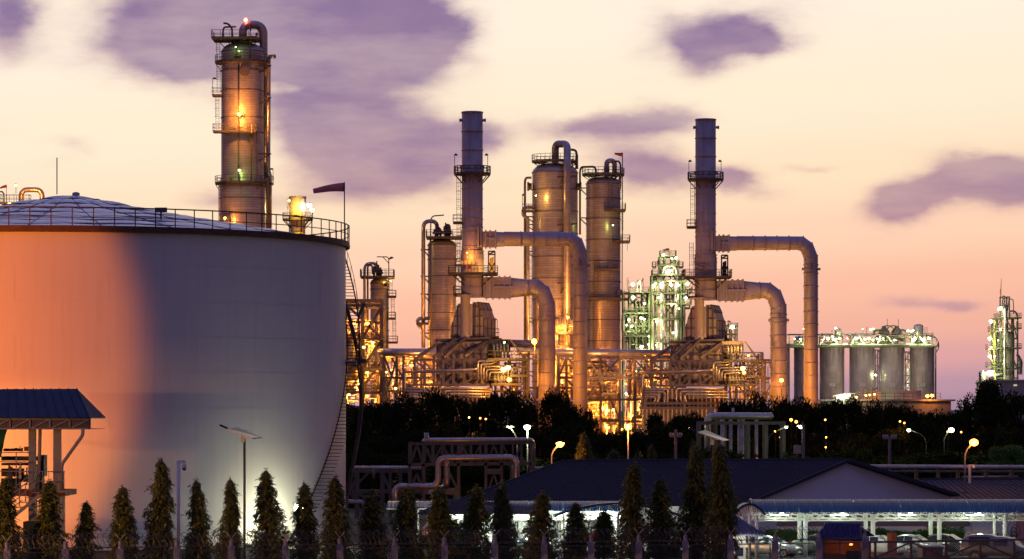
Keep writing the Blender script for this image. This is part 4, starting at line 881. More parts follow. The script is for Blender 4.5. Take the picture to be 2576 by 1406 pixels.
for (x, y, b_, cl, pw, br) in ((886, 815, BULB_O, SOD, 1500, .42), (924, 813, BULB_O, SOD, 1500, .42), (915, 873, BULB_Y, YEL, 700, .3), (923, 937, BULB_O, SOD, 1100, .3), (923, 996, BULB_O, SOD, 1200, .36), (903, 965, BULB_Y, YEL, 900, .2), (878, 992, BULB_Y, YEL, 1100, .3)): fixture(L, P(x, y, Y - 1.5), b_, cl, pw * 1.5, br * .75, 1.5, (0, 4.5, 0))
# left rack
Y = 508
K = thing('pipe_rack', 'open pipe rack under the thick silver pipe left of the first heater', 'pipe rack', P(1030, 1190, Y))
frame(K, [966, 998, 1015, 1060, 1105, 1150], [893, 950, 984], Y, 10, [(968, 900, 985, 945), (1000, 895, 975, 980), (985, 900, 1013, 948), (1015, 960, 1058, 990), (1060, 900, 1100, 948)], .42)
clutter(K, 963, 1110, 896, 1020, Y + 1, 8, 55, 45, 4, 31); valves(K, 966, 1050, 984, Y, 14, 5, CREAM)
for (x, y, b_, cl, pw, br) in ((1035, 919, BULB_O, SOD, 1600, .36), (995, 977, BULB_Y, YEL, 500, .3), (972, 936, BULB_Y, YEL, 350, .2), (1085, 960, BULB_O, SOD, 900, .15)): fixture(K, P(x, y, Y - 1), b_, cl, pw * 1.6, br * .75, 1.6, (0, 4.5, 0))
B = thing('transfer_pipe', 'thick silver horizontal pipe with rounded left end above the left pipe rack', 'pipe', P(1030, 885, Y))
pipe(B, [P(985, 905, Y + 8), P(958, 886, Y + 6), P(972, 886, Y - .5), P(1160, 887, Y)], px(10, Y), 1.4, CLADP, 18, 'pipe', 8)
# centre rack
Y = 512
K2 = thing('pipe_rack', 'wide braced pipe rack between the two heaters, under the widest columns', 'pipe rack', P(1520, 1190, Y))
frame(K2, [1405, 1425, 1475, 1511, 1559, 1597, 1640, 1690], [897, 950, 1005, 1060], Y, 9, [(1425, 900, 1405, 950), (1427, 900, 1470, 948), (1511, 950, 1475, 1000), (1480, 900, 1508, 948), (1478, 1004, 1425, 955), (1511, 905, 1556, 948), (1559, 900, 1515, 948), (1477, 950, 1508, 1003), (1513, 960, 1557, 1050), (1597, 900, 1562, 948), (1597, 905, 1638, 948)], .42)
clutter(K2, 1400, 1560, 900, 1075, Y + 1, 8, 60, 60, 5, 41, ymax=1120); clutter(K2, 1575, 1690, 905, 1085, Y + 1, 8, 40, 46, 3, 43, ymax=1120); valves(K2, 1478, 1690, 950, Y, 22, 6, CREAM); valves(K2, 1478, 1560, 1005, Y, 14, 7, CREAM)
deck(K2, 1515, 1552, 938, Y - 2, 3); deck(K2, 1513, 1550, 990, Y - 2, 3); deck(K2, 1512, 1556, 1055, Y - 2, 3)
for i, x in enumerate((1535, 1583)):
    m = MB(); m.lathe((P(x, 0, Y + 4).x, Y + 4, 0), [(px(13 if i == 0 else 6, Y), 0), (px(13 if i == 0 else 6, Y), P(0, 905, Y).z), (.01, P(0, 897, Y).z)], 24); m.build('vessel', CLAD, K2)
for (x, y, b_, cl, pw, br) in ((1415, 962, BULB_O, SOD, 1300, .16), (1445, 935, BULB_O, SOD, 1000, .22), (1450, 990, BULB_O, SOD, 1500, .2), (1525, 1030, BULB_O, SOD, 1500, .25), (1543, 1030, BULB_Y, YEL, 700, .22), (1495, 1080, BULB_O, SOD, 1500, .3), (1530, 1075, BULB_O, SOD, 1400, .3), (1590, 1045, BULB_O, SOD, 900, .2), (1652, 1000, BULB_O, SOD, 900, .1), (1633, 1016, BULB_W, WHT, 300, .38), (1372, 1060, BULB_O, SOD, 1400, .3), (1395, 1085, BULB_Y, YEL, 1200, .3), (1640, 1060, BULB_Y, YEL, 1200, .3), (1700, 1075, BULB_O, SOD, 1400, .3), (1790, 1045, BULB_O, SOD, 1400, .3)): fixture(K2, P(x, y, Y - 1.2), b_, cl, pw * 1.6, br * .8, 1.5, (0, 4.5, 0))
B2 = thing('transfer_pipe', 'thick silver horizontal pipe across the centre, on the rack between the heaters', 'pipe', P(1500, 887, Y))
pipe(B2, [P(1300, 884, Y), P(1690, 889, Y)], px(8.5, Y), 1.4, CLADP, 16); pipe(B2, [P(1250, 902, Y + 2), P(1700, 904, Y + 2)], px(3, Y), 1.4, CLADP, 8)
for x in range(1320, 1690, 42): m = MB(); m.lathe((0, 0, 0), [(0, 0), (0, 0)], 3) if False else m.bar(P(x, 894, Y), P(x, 902, Y), .4); m.build('saddle', STEEL, B2)
K3 = thing('pipe_rack', 'low rack of small pipes glowing orange behind the trees left of the tall ducts', 'pipe rack', P(1340, 1190, 500))
frame(K3, [1330, 1352, 1400, 1440], [975, 1020, 1065], 500, 8, [(1332, 980, 1352, 1018), (1352, 1022, 1400, 1062)], .3); clutter(K3, 1325, 1440, 975, 1090, 500, 8, 20, 20, 2, 51, ymax=1130)
# right rack behind second ducts
K4 = thing('pipe_rack', 'small orange lit rack at the right foot of the second heater', 'pipe rack', P(1920, 1190, 520))
frame(K4, [1890, 1925, 1950], [905, 950, 992], 520, 7, [(1890, 950, 1925, 905), (1925, 992, 1950, 950)], .3); clutter(K4, 1885, 1955, 905, 1020, 520, 6, 14, 14, 1, 61, [CREAM, CLADP])
light(P(1930, 985, 512), SOD, 2000, .4, K4); light(P(1962, 1020, 506), SOD, 1200, .4, K4)

for (root, Yr, pts_) in ((L, 526, ((880, 835), (940, 870), (900, 955), (945, 1010), (875, 1015))), (K, 512, ((985, 930), (1010, 1000), (1060, 945), (1090, 1000), (1040, 985))), (K2, 516, ((1405, 925), (1440, 1020), (1480, 960), (1500, 1040), (1535, 930), (1565, 1080), (1575, 965), (1620, 960), (1660, 950), (1620, 1050), (1670, 1080), (1462, 1060)))):
    for (x, y) in pts_: fixture(root, P(x, y, Yr), BULB_O, SOD, 1500, .17, 1.2, (0, .9, .3))  # small lamps added inside the racks to deepen their orange glow
# ================================================================== green lit tower far behind
Y = 700; k = Y / F
G = thing('process_tower', 'far steel tower studded with white-green lamps between the two flue stacks', 'process tower', P(1665, 1140, Y))
def gbar(a, b, w, name='beam', mt=None, d=0.0): m = MB(); m.bar(P(a[0], a[1], Y) + Vector((0, d, 0)), P(b[0], b[1], Y) + Vector((0, d, 0)), w); return m.build(name, mt or GREENS, G)
pipe(G, [P(1665, 1000, Y), P(1665, 668, Y), P(1703, 668, Y), P(1703, 1000, Y)], px(5, Y), 1.9, CLADP, 12, 'main_pipe', 10)
for x in (1641, 1652, 1713, 1722): gbar((x, 690), (x, 1000), .4, 'post'); gbar((x, 690), (x, 1000), .4, 'post', None, 8)
for x in (1633,): gbar((x, 745), (x, 1000), .35, 'post')
for y, x0, x1 in ((692, 1640, 1722), (708, 1645, 1730), (739, 1633, 1735), (765, 1655, 1738), (803, 1640, 1722), (862, 1650, 1712)):
    pl = deck(G, x0, x1, y, Y + 3, 8, 1.2, GREENS)
for i, (ya, yb) in enumerate(((745, 765), (765, 800), (805, 860), (708, 738), (862, 900))):
    gbar((1672, ya), (1697, yb), .4, 'stair_flight', mat('yellow_stair_paint', (.35, .38, .06), .6) if i == 0 else bpy.data.materials['yellow_stair_paint'], 2)
    gbar((1643, yb), (1660, ya), .22, 'brace'); gbar((1705, ya), (1721, yb), .22, 'brace'); gbar((1697, ya), (1668, yb), .2, 'brace', None, 6)
for x, r_ in ((1676, 3), (1692, 4), (1684, 2.2), (1650, 2.5)): pipe(G, [P(x, 1000, Y + 4), P(x, 720, Y + 4)], px(r_, Y), .5, CLADP, 8)
frame(G, [1660, 1672, 1690, 1700], [645, 665], Y, 5, [(1660, 645, 1672, 665), (1690, 665, 1700, 645)], .3, 700, GREENS); deck(G, 1655, 1708, 668, Y + 2, 6, 1.2, GREENS); deck(G, 1660, 1700, 644, Y + 2, 5, 1.2, GREENS)
m = MB(); m.tube([P(1668, 645, Y), P(1668, 628, Y)], .07, 5); m.tube([P(1683, 645, Y), P(1683, 626, Y)], .07, 5); m.build('antenna', DARK, G)
for x0, x1, y, d in ((1641, 1650, 672, 0), (1705, 1718, 672, 0), (1724, 1740, 735, 1), (1722, 1735, 775, 2)): deck(G, x0, x1, y, Y + d, 4, 1.2, GREENS)
for (x, y, br, pw) in ((1684, 681, .75, 700), (1676, 685, .5, 0), (1646, 717, .6, 500), (1650, 712, .4, 0), (1689, 717, .5, 300), (1730, 713, .7, 300), (1726, 749, .6, 300), (1690, 766, .5, 350), (1656, 748, .4, 200), (1653, 808, .6, 450), (1708, 776, .35, 0), (1694, 837, .4, 300), (1652, 868, .4, 300), (1701, 648, .5, 200), (1669, 641, .5, 200), (1690, 650, .4, 0), (1687, 712, .4, 300), (1708, 717, .35, 0), (1632, 846, .3, 0)): fixture(G, P(x, y, Y - 1), BULB_W, WHT, pw * 1.8, br * .52, 1.0)
w = thing('windsock', 'small red windsock on top of the green lit far tower', 'windsock', P(1683, 628, Y)); m = MB(); m.tube([P(1683, 634, Y), P(1683, 625, Y)], .06, 5); m.build('pole', DARK, w)
m = MB(); m.tube([P(1682, 628, Y), P(1674, 629, Y), P(1668, 629, Y)], [.4, .3, .15], 8); m.build('sock', bpy.data.materials['orange_windsock'], w)
G2 = thing('process_structure', 'lower green lit steel structure left of the far tower', 'steel structure', P(1600, 1140, Y))
frame(G2, [1570, 1585, 1600, 1618, 1634], [735, 788, 820, 845, 893, 935], Y + 2, 9, [(1600, 790, 1572, 820), (1572, 790, 1600, 820), (1600, 845, 1634, 800), (1602, 735, 1618, 700), (1570, 895, 1600, 935), (1618, 735, 1634, 785), (1585, 845, 1618, 893)], .4, 1140, GREENS)
clutter(G2, 1568, 1636, 730, 1000, Y + 2, 8, 34, 30, 5, 71, [GREENS, CLADP, STEEL], 2.4); valves(G2, 1572, 1634, 787, Y, 14, 8, GREENS); valves(G2, 1572, 1634, 843, Y, 14, 9, GREENS)
deck(G2, 1582, 1634, 735, Y + 3, 6, 1.2, GREENS); deck(G2, 1568, 1634, 788, Y + 3, 8, 1.2, GREENS); deck(G2, 1568, 1634, 845, Y + 3, 8, 1.2, GREENS); deck(G2, 1568, 1634, 893, Y + 3, 8, 1.2, GREENS)
pipe(G2, [P(1604, 735, Y), P(1604, 706, Y), P(1612, 706, Y), P(1612, 735, Y)], px(2, Y), .5, CLADP, 6); pipe(G2, [P(1618, 740, Y), P(1618, 706, Y)], px(.8, Y), .5, DARK, 5)
for (x, y, br, pw) in ((1592, 715, .8, 500), (1593, 748, .75, 600), (1621, 763, .5, 400), (1613, 800, .6, 600), (1621, 803, .4, 0), (1582, 804, .5, 400), (1589, 820, .5, 400), (1614, 872, .7, 600), (1632, 866, .4, 300), (1576, 818, .3, 0), (1600, 934, .3, 300), (1598, 955, .4, 500), (1586, 965, .35, 300), (1637, 925, .45, 500), (1575, 990, .4, 400)): fixture(G2, P(x, y, Y - 1), BULB_W, WHT, pw * 1.8, br * .52, 1.0)
for x, yt in ((1586, 712), (1581, 704)): m = MB(); m.tube([P(x, 735, Y), P(x, yt, Y)], .06, 5); m.build('lamp_pole', DARK, G2)
G3 = thing('process_structure', 'tiny lit steel structure peeking out right of the second heater casing', 'steel structure', P(1843, 1140, Y))
frame(G3, [1828, 1840, 1854], [818, 840, 862], Y, 6, [(1828, 862, 1840, 840), (1840, 840, 1854, 862)], .3, 1140, GREENS); deck(G3, 1832, 1855, 826, Y, 4, 1.2, GREENS); fixture(G3, P(1842, 822, Y - 2), BULB_W, WHT, 500, .5, 1)
# ================================================================== silos
Y = 850; k = Y / F
ZT = 872
txtm = mat('silo_sign_letters', (.12, .11, .11), .7, 0, 0, 1)
def text(root, s, p, size, mt, name='lettering', rx=pi / 2, rz=0.0, align='CENTER', ex=.01):
    cu = bpy.data.curves.new(name, 'FONT'); cu.body = s; cu.size = size; cu.align_x = align; cu.align_y = 'CENTER'; cu.extrude = ex; cu.materials.append(mt); cu.resolution_u = 2
    tmp = bpy.data.objects.new(name, cu); C.objects.link(tmp); bpy.context.view_layer.update(); me = bpy.data.meshes.new_from_object(tmp); bpy.data.objects.remove(tmp)
    o = bpy.data.objects.new(name, me); C.objects.link(o); o.rotation_euler = (rx, 0, rz)
    if root: o.parent = root; o.location = Vector(p) - ORG.get(root.name, Vector((0, 0, 0)))
    else: o.location = p
    return o
silos = []
desc = ['narrow silo sliver left of the second outer duct, leftmost of the silo row', 'silo half hidden between the two second ducts and the tall pipe', 'dark ribbed silo just right of the tall outer duct', 'silo veiled by pale steam, with a plate near its foot', 'silo behind the cooling tower fan, with orange light at its foot', 'rightmost dark silo beside the looping pipes']
for i, (xa, xb) in enumerate(((1948, 1987), (1997, 2052), (2063, 2124), (2138, 2200), (2215, 2274), (2290, 2350))):
    x = (xa + xb) / 2; w = xb - xa; c = P(x, 0, Y); r = px(w / 2, Y); s = thing('storage_silo', desc[i], 'silo', P(x, 1130, Y), 'row of tall storage silos'); silos.append(s)
    m = MB(); m.lathe((c.x, c.y, 0), [(r, 0), (r, P(0, ZT, Y).z)], 40); m.build('shell', SILOM, s)
    m = MB(); m.lathe((c.x, c.y, P(0, ZT, Y).z), [(r + .15, 0), (r + .15, .3), (r * .4, 1.1), (.01, 1.3)], 32); m.build('silo_roof', GREENS, s)
    for f in (.2, .36, .52, .68, .84): z = P(0, ZT, Y).z * f + 3; m = MB(); m.lathe((c.x, c.y, z), [(r, -.1), (r + .07, -.1), (r + .07, .1), (r, .1)], 32, sm=False); m.build('band', SILOM, s)
    if i > 1:
        for dx in (-.93, ): m = MB(); m.tube([P(x + dx * w / 2 - 2, ZT, Y - 1), P(x + dx * w / 2 - 2, 1130, Y - 1)], .16, 6); m.build('down_pipe', GALV, s)
        m = MB(); m.prism([P(x - 8, 971, Y - r - .25), P(x + 8, 971, Y - r - .25), P(x + 8, 964.5, Y - r - .25), P(x - 8, 964.5, Y - r - .25)], (0, .1, 0)); m.build('sign_plate', SIGNW, s)
        text(s, 'TK-3651' + 'ABCD'[i - 2], P(x, 967.6, Y - r - .32), .55, txtm)
TS = thing('silo_top_gantry', 'lamp lit walkway, trusses and pipes running over the tops of the silos', 'gantry', P(2160, 872, Y))
k = Y / F
pipe(TS, [P(1980, 841.5, Y), P(2335, 842, Y), P(2357, 850, Y), P(2360, 872, Y)], px(1.9, Y), 2, CLADP, 8, 'pipe', 8); pipe(TS, [P(1975, 866.5, Y - 3), P(2345, 867, Y - 3), P(2353.5, 872, Y - 3), P(2353.5, 1030, Y - 3)], px(2.2, Y), 1, CLADP, 8)
pipe(TS, [P(2320, 842, Y + 1), P(2345, 843, Y + 1), P(2361, 858, Y + 1), P(2362, 876, Y + 1), P(2355, 885, Y + 1)], px(1.3, Y), 2.5, CLADP, 8, 'pipe', 8)
m = MB(); m.bb(P(1970, 873.5, Y - 4.4), P(2348, 870.5, Y + 4)); m.build('walkway', GREENS, TS)
rm = MB(); a = P(1970, 870.5, Y - 4.4); b = P(2348, 870.5, Y - 4.4); rails(rm, [a, b], 1.2, 1.8, .04); rm.build('railing', GREENS, TS)
for i, x in enumerate((1985, 2022, 2088, 2108, 2120, 2062, 2150, 2165, 2195, 2140, 2232, 2258, 2275, 2222, 2300, 2330, 2345, 2290)):
    m = MB(); m.bar(P(x, 871, Y - 2), P(x, 843, Y - 2), .32); m.build('post', GREENS, TS)
for (xa, ya, xb, yb) in ((2092, 845, 2108, 868), (2160, 845, 2176, 868), (2140, 871, 2152, 845), (2206, 871, 2215, 846), (2232, 845, 2250, 868), (2290, 870, 2302, 846), (2312, 846, 2330, 868), (2062, 868, 2076, 846), (2020, 870, 2030, 846)):
    m = MB(); m.bar(P(xa, ya, Y - 3), P(xb, yb, Y - 3), .45); m.build('brace', FANM, TS)
for x0, x1, y in ((2066, 2118, 850), (2136, 2192, 850), (2208, 2290, 848), (2294, 2345, 849), (2010, 2040, 852)):
    deck(TS, x0, x1, y, Y, 6, 1.2, GREENS); clutter(TS, x0, x1, y - 4, 868, Y - 2, 5, 6, 6, 1, int(x0), [GREENS, CLADP], 2.2, 870)
for x in (2224, 2256):
    m = MB(); m.lathe(P(x, 842, Y), [(1.5, 0), (1.5, 1.0), (.6, 2.0), (.6, 2.4)], 12); m.build('filter_hopper', DARK, TS)
    s_ = 1 if x > 2240 else -1
    pipe(TS, [P(x - s_ * 2, 836, Y), P(x - s_ * 2, 819, Y), P(x + s_ * -14, 819, Y), P(x + s_ * -24, 826, Y), P(x + s_ * -27, 842, Y)], px(1.5, Y), 1.6, GREENS, 8); pipe(TS, [P(x + s_ * 26, 842, Y), P(x + s_ * 24, 832, Y), P(x + s_ * 12, 830, Y), P(x + s_ * 4, 833, Y)], px(3, Y), 1, GREENS, 8)
    m = MB(); m.bar(P(x + 1, 842, Y), P(x + 1, 819, Y), .35); m.build('post', GREENS, TS)
for x, yt in ((2093, 830), (2107, 822), (2171, 826), (2180, 822), (2232, 802), (2260, 803), (2305, 823), (2319, 826), (2332, 822), (2327, 823), (2025, 828), (2153, 835)): m = MB(); m.tube([P(x, 843, Y), P(x, yt, Y)], .07, 5); m.build('lightning_rod', DARK, TS)
wl = 0
for (x, y, br) in ((2083, 851, .85), (2096, 853, .7), (2112, 851, .85), (2103, 853, .5), (2155, 851, .95), (2176, 853, .8), (2186, 851, .8), (2196, 855, .6), (2206, 852, .5), (2250, 855, .65), (2297, 854, 1.0), (2303, 852, .7), (2325, 853, .8), (2337, 851, .9), (2190, 829, .6), (2197, 827, .5), (2284, 832, .65), (2292, 833, .5), (2297, 831, .6), (2023, 827, .7), (2102, 825, .6), (2170, 827, .35), (2014, 853, .6), (2028, 854, .5), (1999, 852, .4), (2132, 851, .35), (2222, 851, .4)):
    fixture(TS, P(x, y, Y - 4.2), BULB_W, WHT, 900 * br if wl % 2 == 0 or br > .8 else 0, br * .42, .9); wl += 1
for x in (2095, 2170, 2245, 2322): light(P(x, 895, Y - 14), (1, .93, .70), 500, .6, TS)  # fill lights without fixtures, added before the silos to brighten the shells
for x in (2120, 2200, 2270): light(P(x, 985, Y - 22), (1, .60, .35), 900, .6, TS)  # low warm fill lights, added for the silo fronts
TS2 = thing('ladder_tower', 'lit ladder tower between two silos', 'stair tower', P(2283, 1130, Y)); 
frame(TS2, [2277, 2290], [885, 905, 925, 945, 965, 985, 1005], Y, 5, [(2277, 905, 2290, 885), (2277, 925, 2290, 905), (2277, 945, 2290, 925), (2277, 965, 2290, 945), (2277, 985, 2290, 965)], .28, 1130, GREENS); light(P(2283, 930, Y + 2), WHT, 1600, .4, TS2); light(P(2283, 970, Y + 2), WHT, 1200, .4, TS2)
TS3 = thing('ladder_tower', 'ladder tower with one white lamp left of the silo behind the cooling fan', 'stair tower', P(2206, 1130, Y))
frame(TS3, [2202, 2212], [880, 900, 920, 940, 962, 985], Y + 1, 4, [(2202, 900, 2212, 880), (2202, 940, 2212, 920)], .25, 1130, GREENS); fixture(TS3, P(2203, 943, Y - 2), BULB_W, WHT, 300, .3, 1)
# ================================================================== cooling tower
Y = 690
CT = thing('cooling_tower', 'broad concrete cooling tower with a ribbed round fan stack before the silos', 'cooling tower', P(2260, 1130, Y))
m = MB(); m.bb(P(2072, 1130, Y - 6), P(2364, 1008, Y + 12)); m.build('basin_wall', CONC, CT)
m = MB(); m.bb(P(2066, 1009, Y - 6.6), P(2374, 1005.5, Y + 12)); m.build('coping', CONC, CT)
m = MB(); m.bar(P(2370, 1008, Y - 5), P(2369, 1024, Y - 5), .4); m.bar(P(2376, 1007, Y - 5), P(2369, 1016, Y - 5), .3); m.build('coping_bracket', CONC, CT)
rm = MB(); rails(rm, [P(2112, 1006, Y - 6.4), P(2366, 1006, Y - 6.4)], 1.5, 2.0, .045); rm.build('railing', RAILM, CT)
def fan(x, w, Yc, yt=983, yb=1006.5):
    c = P(x, 0, Yc); r = px(w / 2, Yc); z0, z1 = P(0, yb, Yc).z, P(0, yt, Yc).z; h = z1 - z0; prof = [(r * 1.05, 0), (r * 1.02, h * .15), (r * .985, h * .4), (r * .975, h * .65), (r * .985, h), (r * .93, h)]
    m = MB(); m.lathe((c.x, c.y, z0), prof, 48); f = m.build('fan_stack', FANM, CT)
    for kk in range(36):
        a = 2 * pi * kk / 36; m = MB(); m.tube([(c.x + (p[0] + .06) * cos(a), c.y + (p[0] + .06) * sin(a), z0 + p[1]) for p in prof[:5]], .09, 4); m.build('rib', FANM, f)
    for t in (.3, .55, .97): m = MB(); m.lathe((c.x, c.y, z0 + h * t), [(r * .985, -.08), (r + .15, -.08), (r + .15, .08), (r * .985, .08)], 40, sm=False); m.build('rib', FANM, f)
fan(2267, 98, Y + 2); fan(2222, 84, Y + 22, 985.5, 1007)
light(P(2212, 994, Y + 6), SOD, 900, .3, CT); light(P(2180, 998, Y + 14), SOD, 600, .4, CT)
for i, (x, y) in enumerate(((2155, 999), (2178, 994.5), (2188, 993), (2200, 991.5), (2333, 996), (2345, 994.5))):
    fixture(CT, P(x, y, Y - 7), BULB_O if i > 3 else BULB_Y, SOD, 500 if i > 3 else 120, .38 if i > 3 else .22, 1.4)
for (x, y, dx) in ((2150, 990, 12), (2172, 985, 14), (2195, 980, 14)):
    m = MB(); m.tube([P(x, 1006, Y - 6.5), P(x, y - 5, Y - 6.5)], .07, 5); m.bar(P(x - 3, y + 3, Y - 6.5), P(x + dx, y - 5, Y - 6.5), .3); m.build('floodlight_arm', DARK, CT)
LB = thing('light_bank', 'two long white floodlights on a railing left of the cooling tower', 'floodlight', P(2125, 1020, Y - 8))
for x, y in ((2112, 998), (2130, 995.5)): 
    m = MB(); m.bar(P(x - 8, y + 2, Y - 8), P(x + 8, y - 2, Y - 8), .5, .5); m.build('lamp_tube', BULB_W, LB); m = MB(); m.tube([P(x - 8, 1030, Y - 8), P(x - 8, y, Y - 8)], .08, 5); m.build('post', GALV, LB)
light(P(2122, 992, Y - 10), WHT, 2500, .8, LB); rm = MB(); rails(rm, [P(2096, 1018, Y - 8.5), P(2150, 1012, Y - 8.5)], 2.0, 2.0, .05); rm.build('railing', GALV, LB)
# ================================================================== far right tower
Y = 800; k = Y / F
FR = thing('process_tower', 'dark scaffold-like tower with white lamps down its left side at the far right', 'process tower', P(2540, 1130, Y))
frame(FR, [2506, 2519, 2545, 2560], [800, 826, 851, 876, 927, 951], Y, 7, [(2506, 826, 2519, 802), (2530, 800, 2545, 826), (2508, 876, 2530, 851), (2508, 927, 2528, 893), (2545, 890, 2558, 927), (2506, 951, 2526, 928), (2530, 928, 2548, 950), (2558, 850, 2546, 800)], .38, 960, GREENS)
frame(FR, [2522, 2532, 2539], [747, 768], Y, 4, [(2532, 800, 2539, 747)], .3, 800, DARK)
m = MB(); c = P(2530, 0, Y + 2); m.lathe((c.x, c.y, P(0, 955, Y).z), [(px(22, Y), 0), (px(22, Y), px(118, Y)), (px(10, Y), px(122, Y)), (.01, px(122, Y))], 28); m.build('vessel', SILOM, FR)
m = MB(); c = P(2525, 0, Y); m.lathe((c.x, c.y, P(0, 800, Y).z), [(px(6, Y), 0), (px(6, Y), px(32, Y)), (px(4, Y), px(36, Y)), (px(4, Y), px(52, Y)), (px(3, Y), px(56, Y)), (.01, px(57, Y))], 16); m.build('head_vessel', SILOM, FR)
pipe(FR, [P(2528, 775, Y - 2), P(2528, 960, Y - 2)], px(3, Y), .4, CLADP, 8); pipe(FR, [P(2535, 752, Y), P(2549, 752, Y), P(2550, 790, Y)], px(1.2, Y), 1, DARK, 6); pipe(FR, [P(2537, 783, Y), P(2552, 782, Y), P(2559, 790, Y), P(2560, 893, Y)], px(2.4, Y), 1.4, CLADP, 8)
for y in (800, 826, 876, 927): deck(FR, 2500 if y > 810 else 2506, 2564, y, Y + 2, 8, 1.2, GREENS)
deck(FR, 2482, 2506, 878, Y, 4, 1.2, GREENS); deck(FR, 2482, 2506, 922, Y, 4, 1.2, GREENS); deck(FR, 2488, 2506, 833, Y, 4, 1.2, GREENS)
for (xa, ya, xb, yb) in ((2490, 835, 2503, 877), (2485, 878, 2500, 921), (2503, 805, 2500, 835), (2500, 835, 2505, 878), (2500, 878, 2503, 921), (2500, 921, 2504, 958)): m = MB(); m.bar(P(xa, ya, Y - 1), P(xb, yb, Y - 1), .3); m.build('stair_flight', bpy.data.materials['yellow_stair_paint'], FR)
m = MB(); m.tube([P(2518, 750, Y), P(2518, 727, Y), P(2519, 700, Y)], [.12, .1, .04], 5); m.bar(P(2516, 750, Y), P(2516, 727, Y), .1); m.build('antenna', mat('antenna_red', (.35, .08, .06), .6), FR)
m = MB(); c = P(2566, 0, Y - 1); m.lathe((c.x, c.y, P(0, 942, Y).z), [(.6, 0), (px(6, Y), px(14, Y)), (px(7, Y), px(30, Y)), (px(4, Y), px(40, Y)), (.02, px(42, Y))], 16); m.build('cyclone', STEEL, FR); pipe(FR, [P(2566, 905, Y - 1), P(2564, 896, Y - 1), P(2557, 892, Y - 1)], px(3, Y), .8, STEEL, 8)
clutter(FR, 2508, 2556, 930, 958, Y, 5, 6, 6, 1, 81, [GREENS, STEEL], 2.2, 958)
for (x, y, br) in ((2517, 775, .9), (2512, 777, .6), (2493, 808, .95), (2490, 851, .9), (2490, 896, .9), (2489, 936, .95), (2483, 938, .6), (2497, 935, .7), (2511, 856, .3), (2494, 873, .4), (2502, 896, .35), (2516, 829, .35)): fixture(FR, P(x, y, Y - 2.5), BULB_W, WHT, 1000 * br, br * .5, 1.0)
FB = thing('plant_building', 'plain grey concrete building under the far right tower', 'building', P(2530, 1130, Y)); m = MB(); m.bb(P(2484, 1130, Y - 4), P(2680, 958, Y + 14)); m.build('wall', mat('grey_concrete_wall', (.50, .46, .44), .85, 0, .1, .3, .05), FB); m = MB(); m.bb(P(2482, 959, Y - 4.4), P(2682, 956.5, Y + 14)); m.build('coping', FANM, FB)
for x in (2511, 2554): m = MB(); m.bb(P(x - 4, 971, Y - 4.1), P(x + 4, 967, Y - 3.9)); m.build('window', mat('lit_window_%d' % x, (.6, .6, .4), emit=((.9, .85, .5), .6)), FB)
CY = thing('cyclone_vessel', 'grey cone-topped cyclone vessel left of the far right tower', 'vessel', P(2471, 1100, Y)); c = P(2471, 0, Y - 1)
m = MB(); m.lathe((c.x, c.y, 0), [(.8, P(0, 985, Y).z), (px(4, Y), P(0, 978, Y).z), (px(9, Y), P(0, 958, Y).z), (px(9.5, Y), P(0, 938, Y).z), (px(9.5, Y), P(0, 937, Y).z), (.02, P(0, 929, Y).z)], 20); m.build('body', GALV, CY)
for (xa, ya, xb, yb) in ((2454, 963, 2490, 963), (2456, 964, 2466, 978), (2486, 964, 2484, 1100), (2458, 964, 2462, 1100)): m = MB(); m.bar(P(xa, ya, Y - 1), P(xb, yb, Y - 1), .4); m.build('support_leg', STEEL, CY)
pipe(CY, [P(2480, 945, Y - 1), P(2512, 942, Y - 1), P(2528, 938, Y - 1)], px(3.4, Y), .5, GALV, 8)

# steam drifting off the cooling fans
sm = bpy.data.materials.new('steam'); sm.use_nodes = True; t_ = sm.node_tree; t_.nodes.clear(); ou = t_.nodes.new('ShaderNodeOutputMaterial'); pv = t_.nodes.new('ShaderNodeVolumePrincipled'); t_.links.new(pv.outputs[0], ou.inputs['Volume'])
pv.inputs['Color'].default_value = (.95, .92, .92, 1); tcs = t_.nodes.new('ShaderNodeTexCoord'); nn = t_.nodes.new('ShaderNodeTexNoise'); nn.inputs['Scale'].default_value = 3.0; nn.inputs['Detail'].default_value = 3; t_.links.new(tcs.outputs['Generated'], nn.inputs['Vector'])
vv_ = t_.nodes.new('ShaderNodeVectorMath'); vv_.operation = 'SUBTRACT'; t_.links.new(tcs.outputs['Generated'], vv_.inputs[0]); vv_.inputs[1].default_value = (.5, .5, .38); v2 = t_.nodes.new('ShaderNodeVectorMath'); v2.operation = 'MULTIPLY'; v2.inputs[1].default_value = (2.1, 1.6, 1.75); t_.links.new(vv_.outputs[0], v2.inputs[0]); v3 = t_.nodes.new('ShaderNodeVectorMath'); v3.operation = 'LENGTH'; t_.links.new(v2.outputs[0], v3.inputs[0])
def tm_(op, a, b): n = t_.nodes.new('ShaderNodeMath'); n.operation = op; [t_.links.new(x, n.inputs[i]) if not isinstance(x, (int, float)) else setattr(n.inputs[i], 'default_value', x) for i, x in enumerate((a, b))]; return n.outputs[0]
dd = tm_('MAXIMUM', tm_('SUBTRACT', 1.0, v3.outputs['Value']), 0.0); dd = tm_('MULTIPLY', dd, tm_('MULTIPLY', nn.outputs[0], .15)); t_.links.new(dd, pv.inputs['Density'])
m = MB(); a = P(2120, 1000, 712); b = P(2292, 862, 712); ORG0[0] = Vector((a.x, 706, a.z)); m.bb((a.x, 706, a.z), (b.x, 722, b.z)); so_ = m.build('steam', sm); so_.location = ORG0[0]; ORG0[0] = Vector((0, 0, 0)); so_['kind'] = 'stuff'; so_['label'] = 'pale steam drifting up before the middle silos'
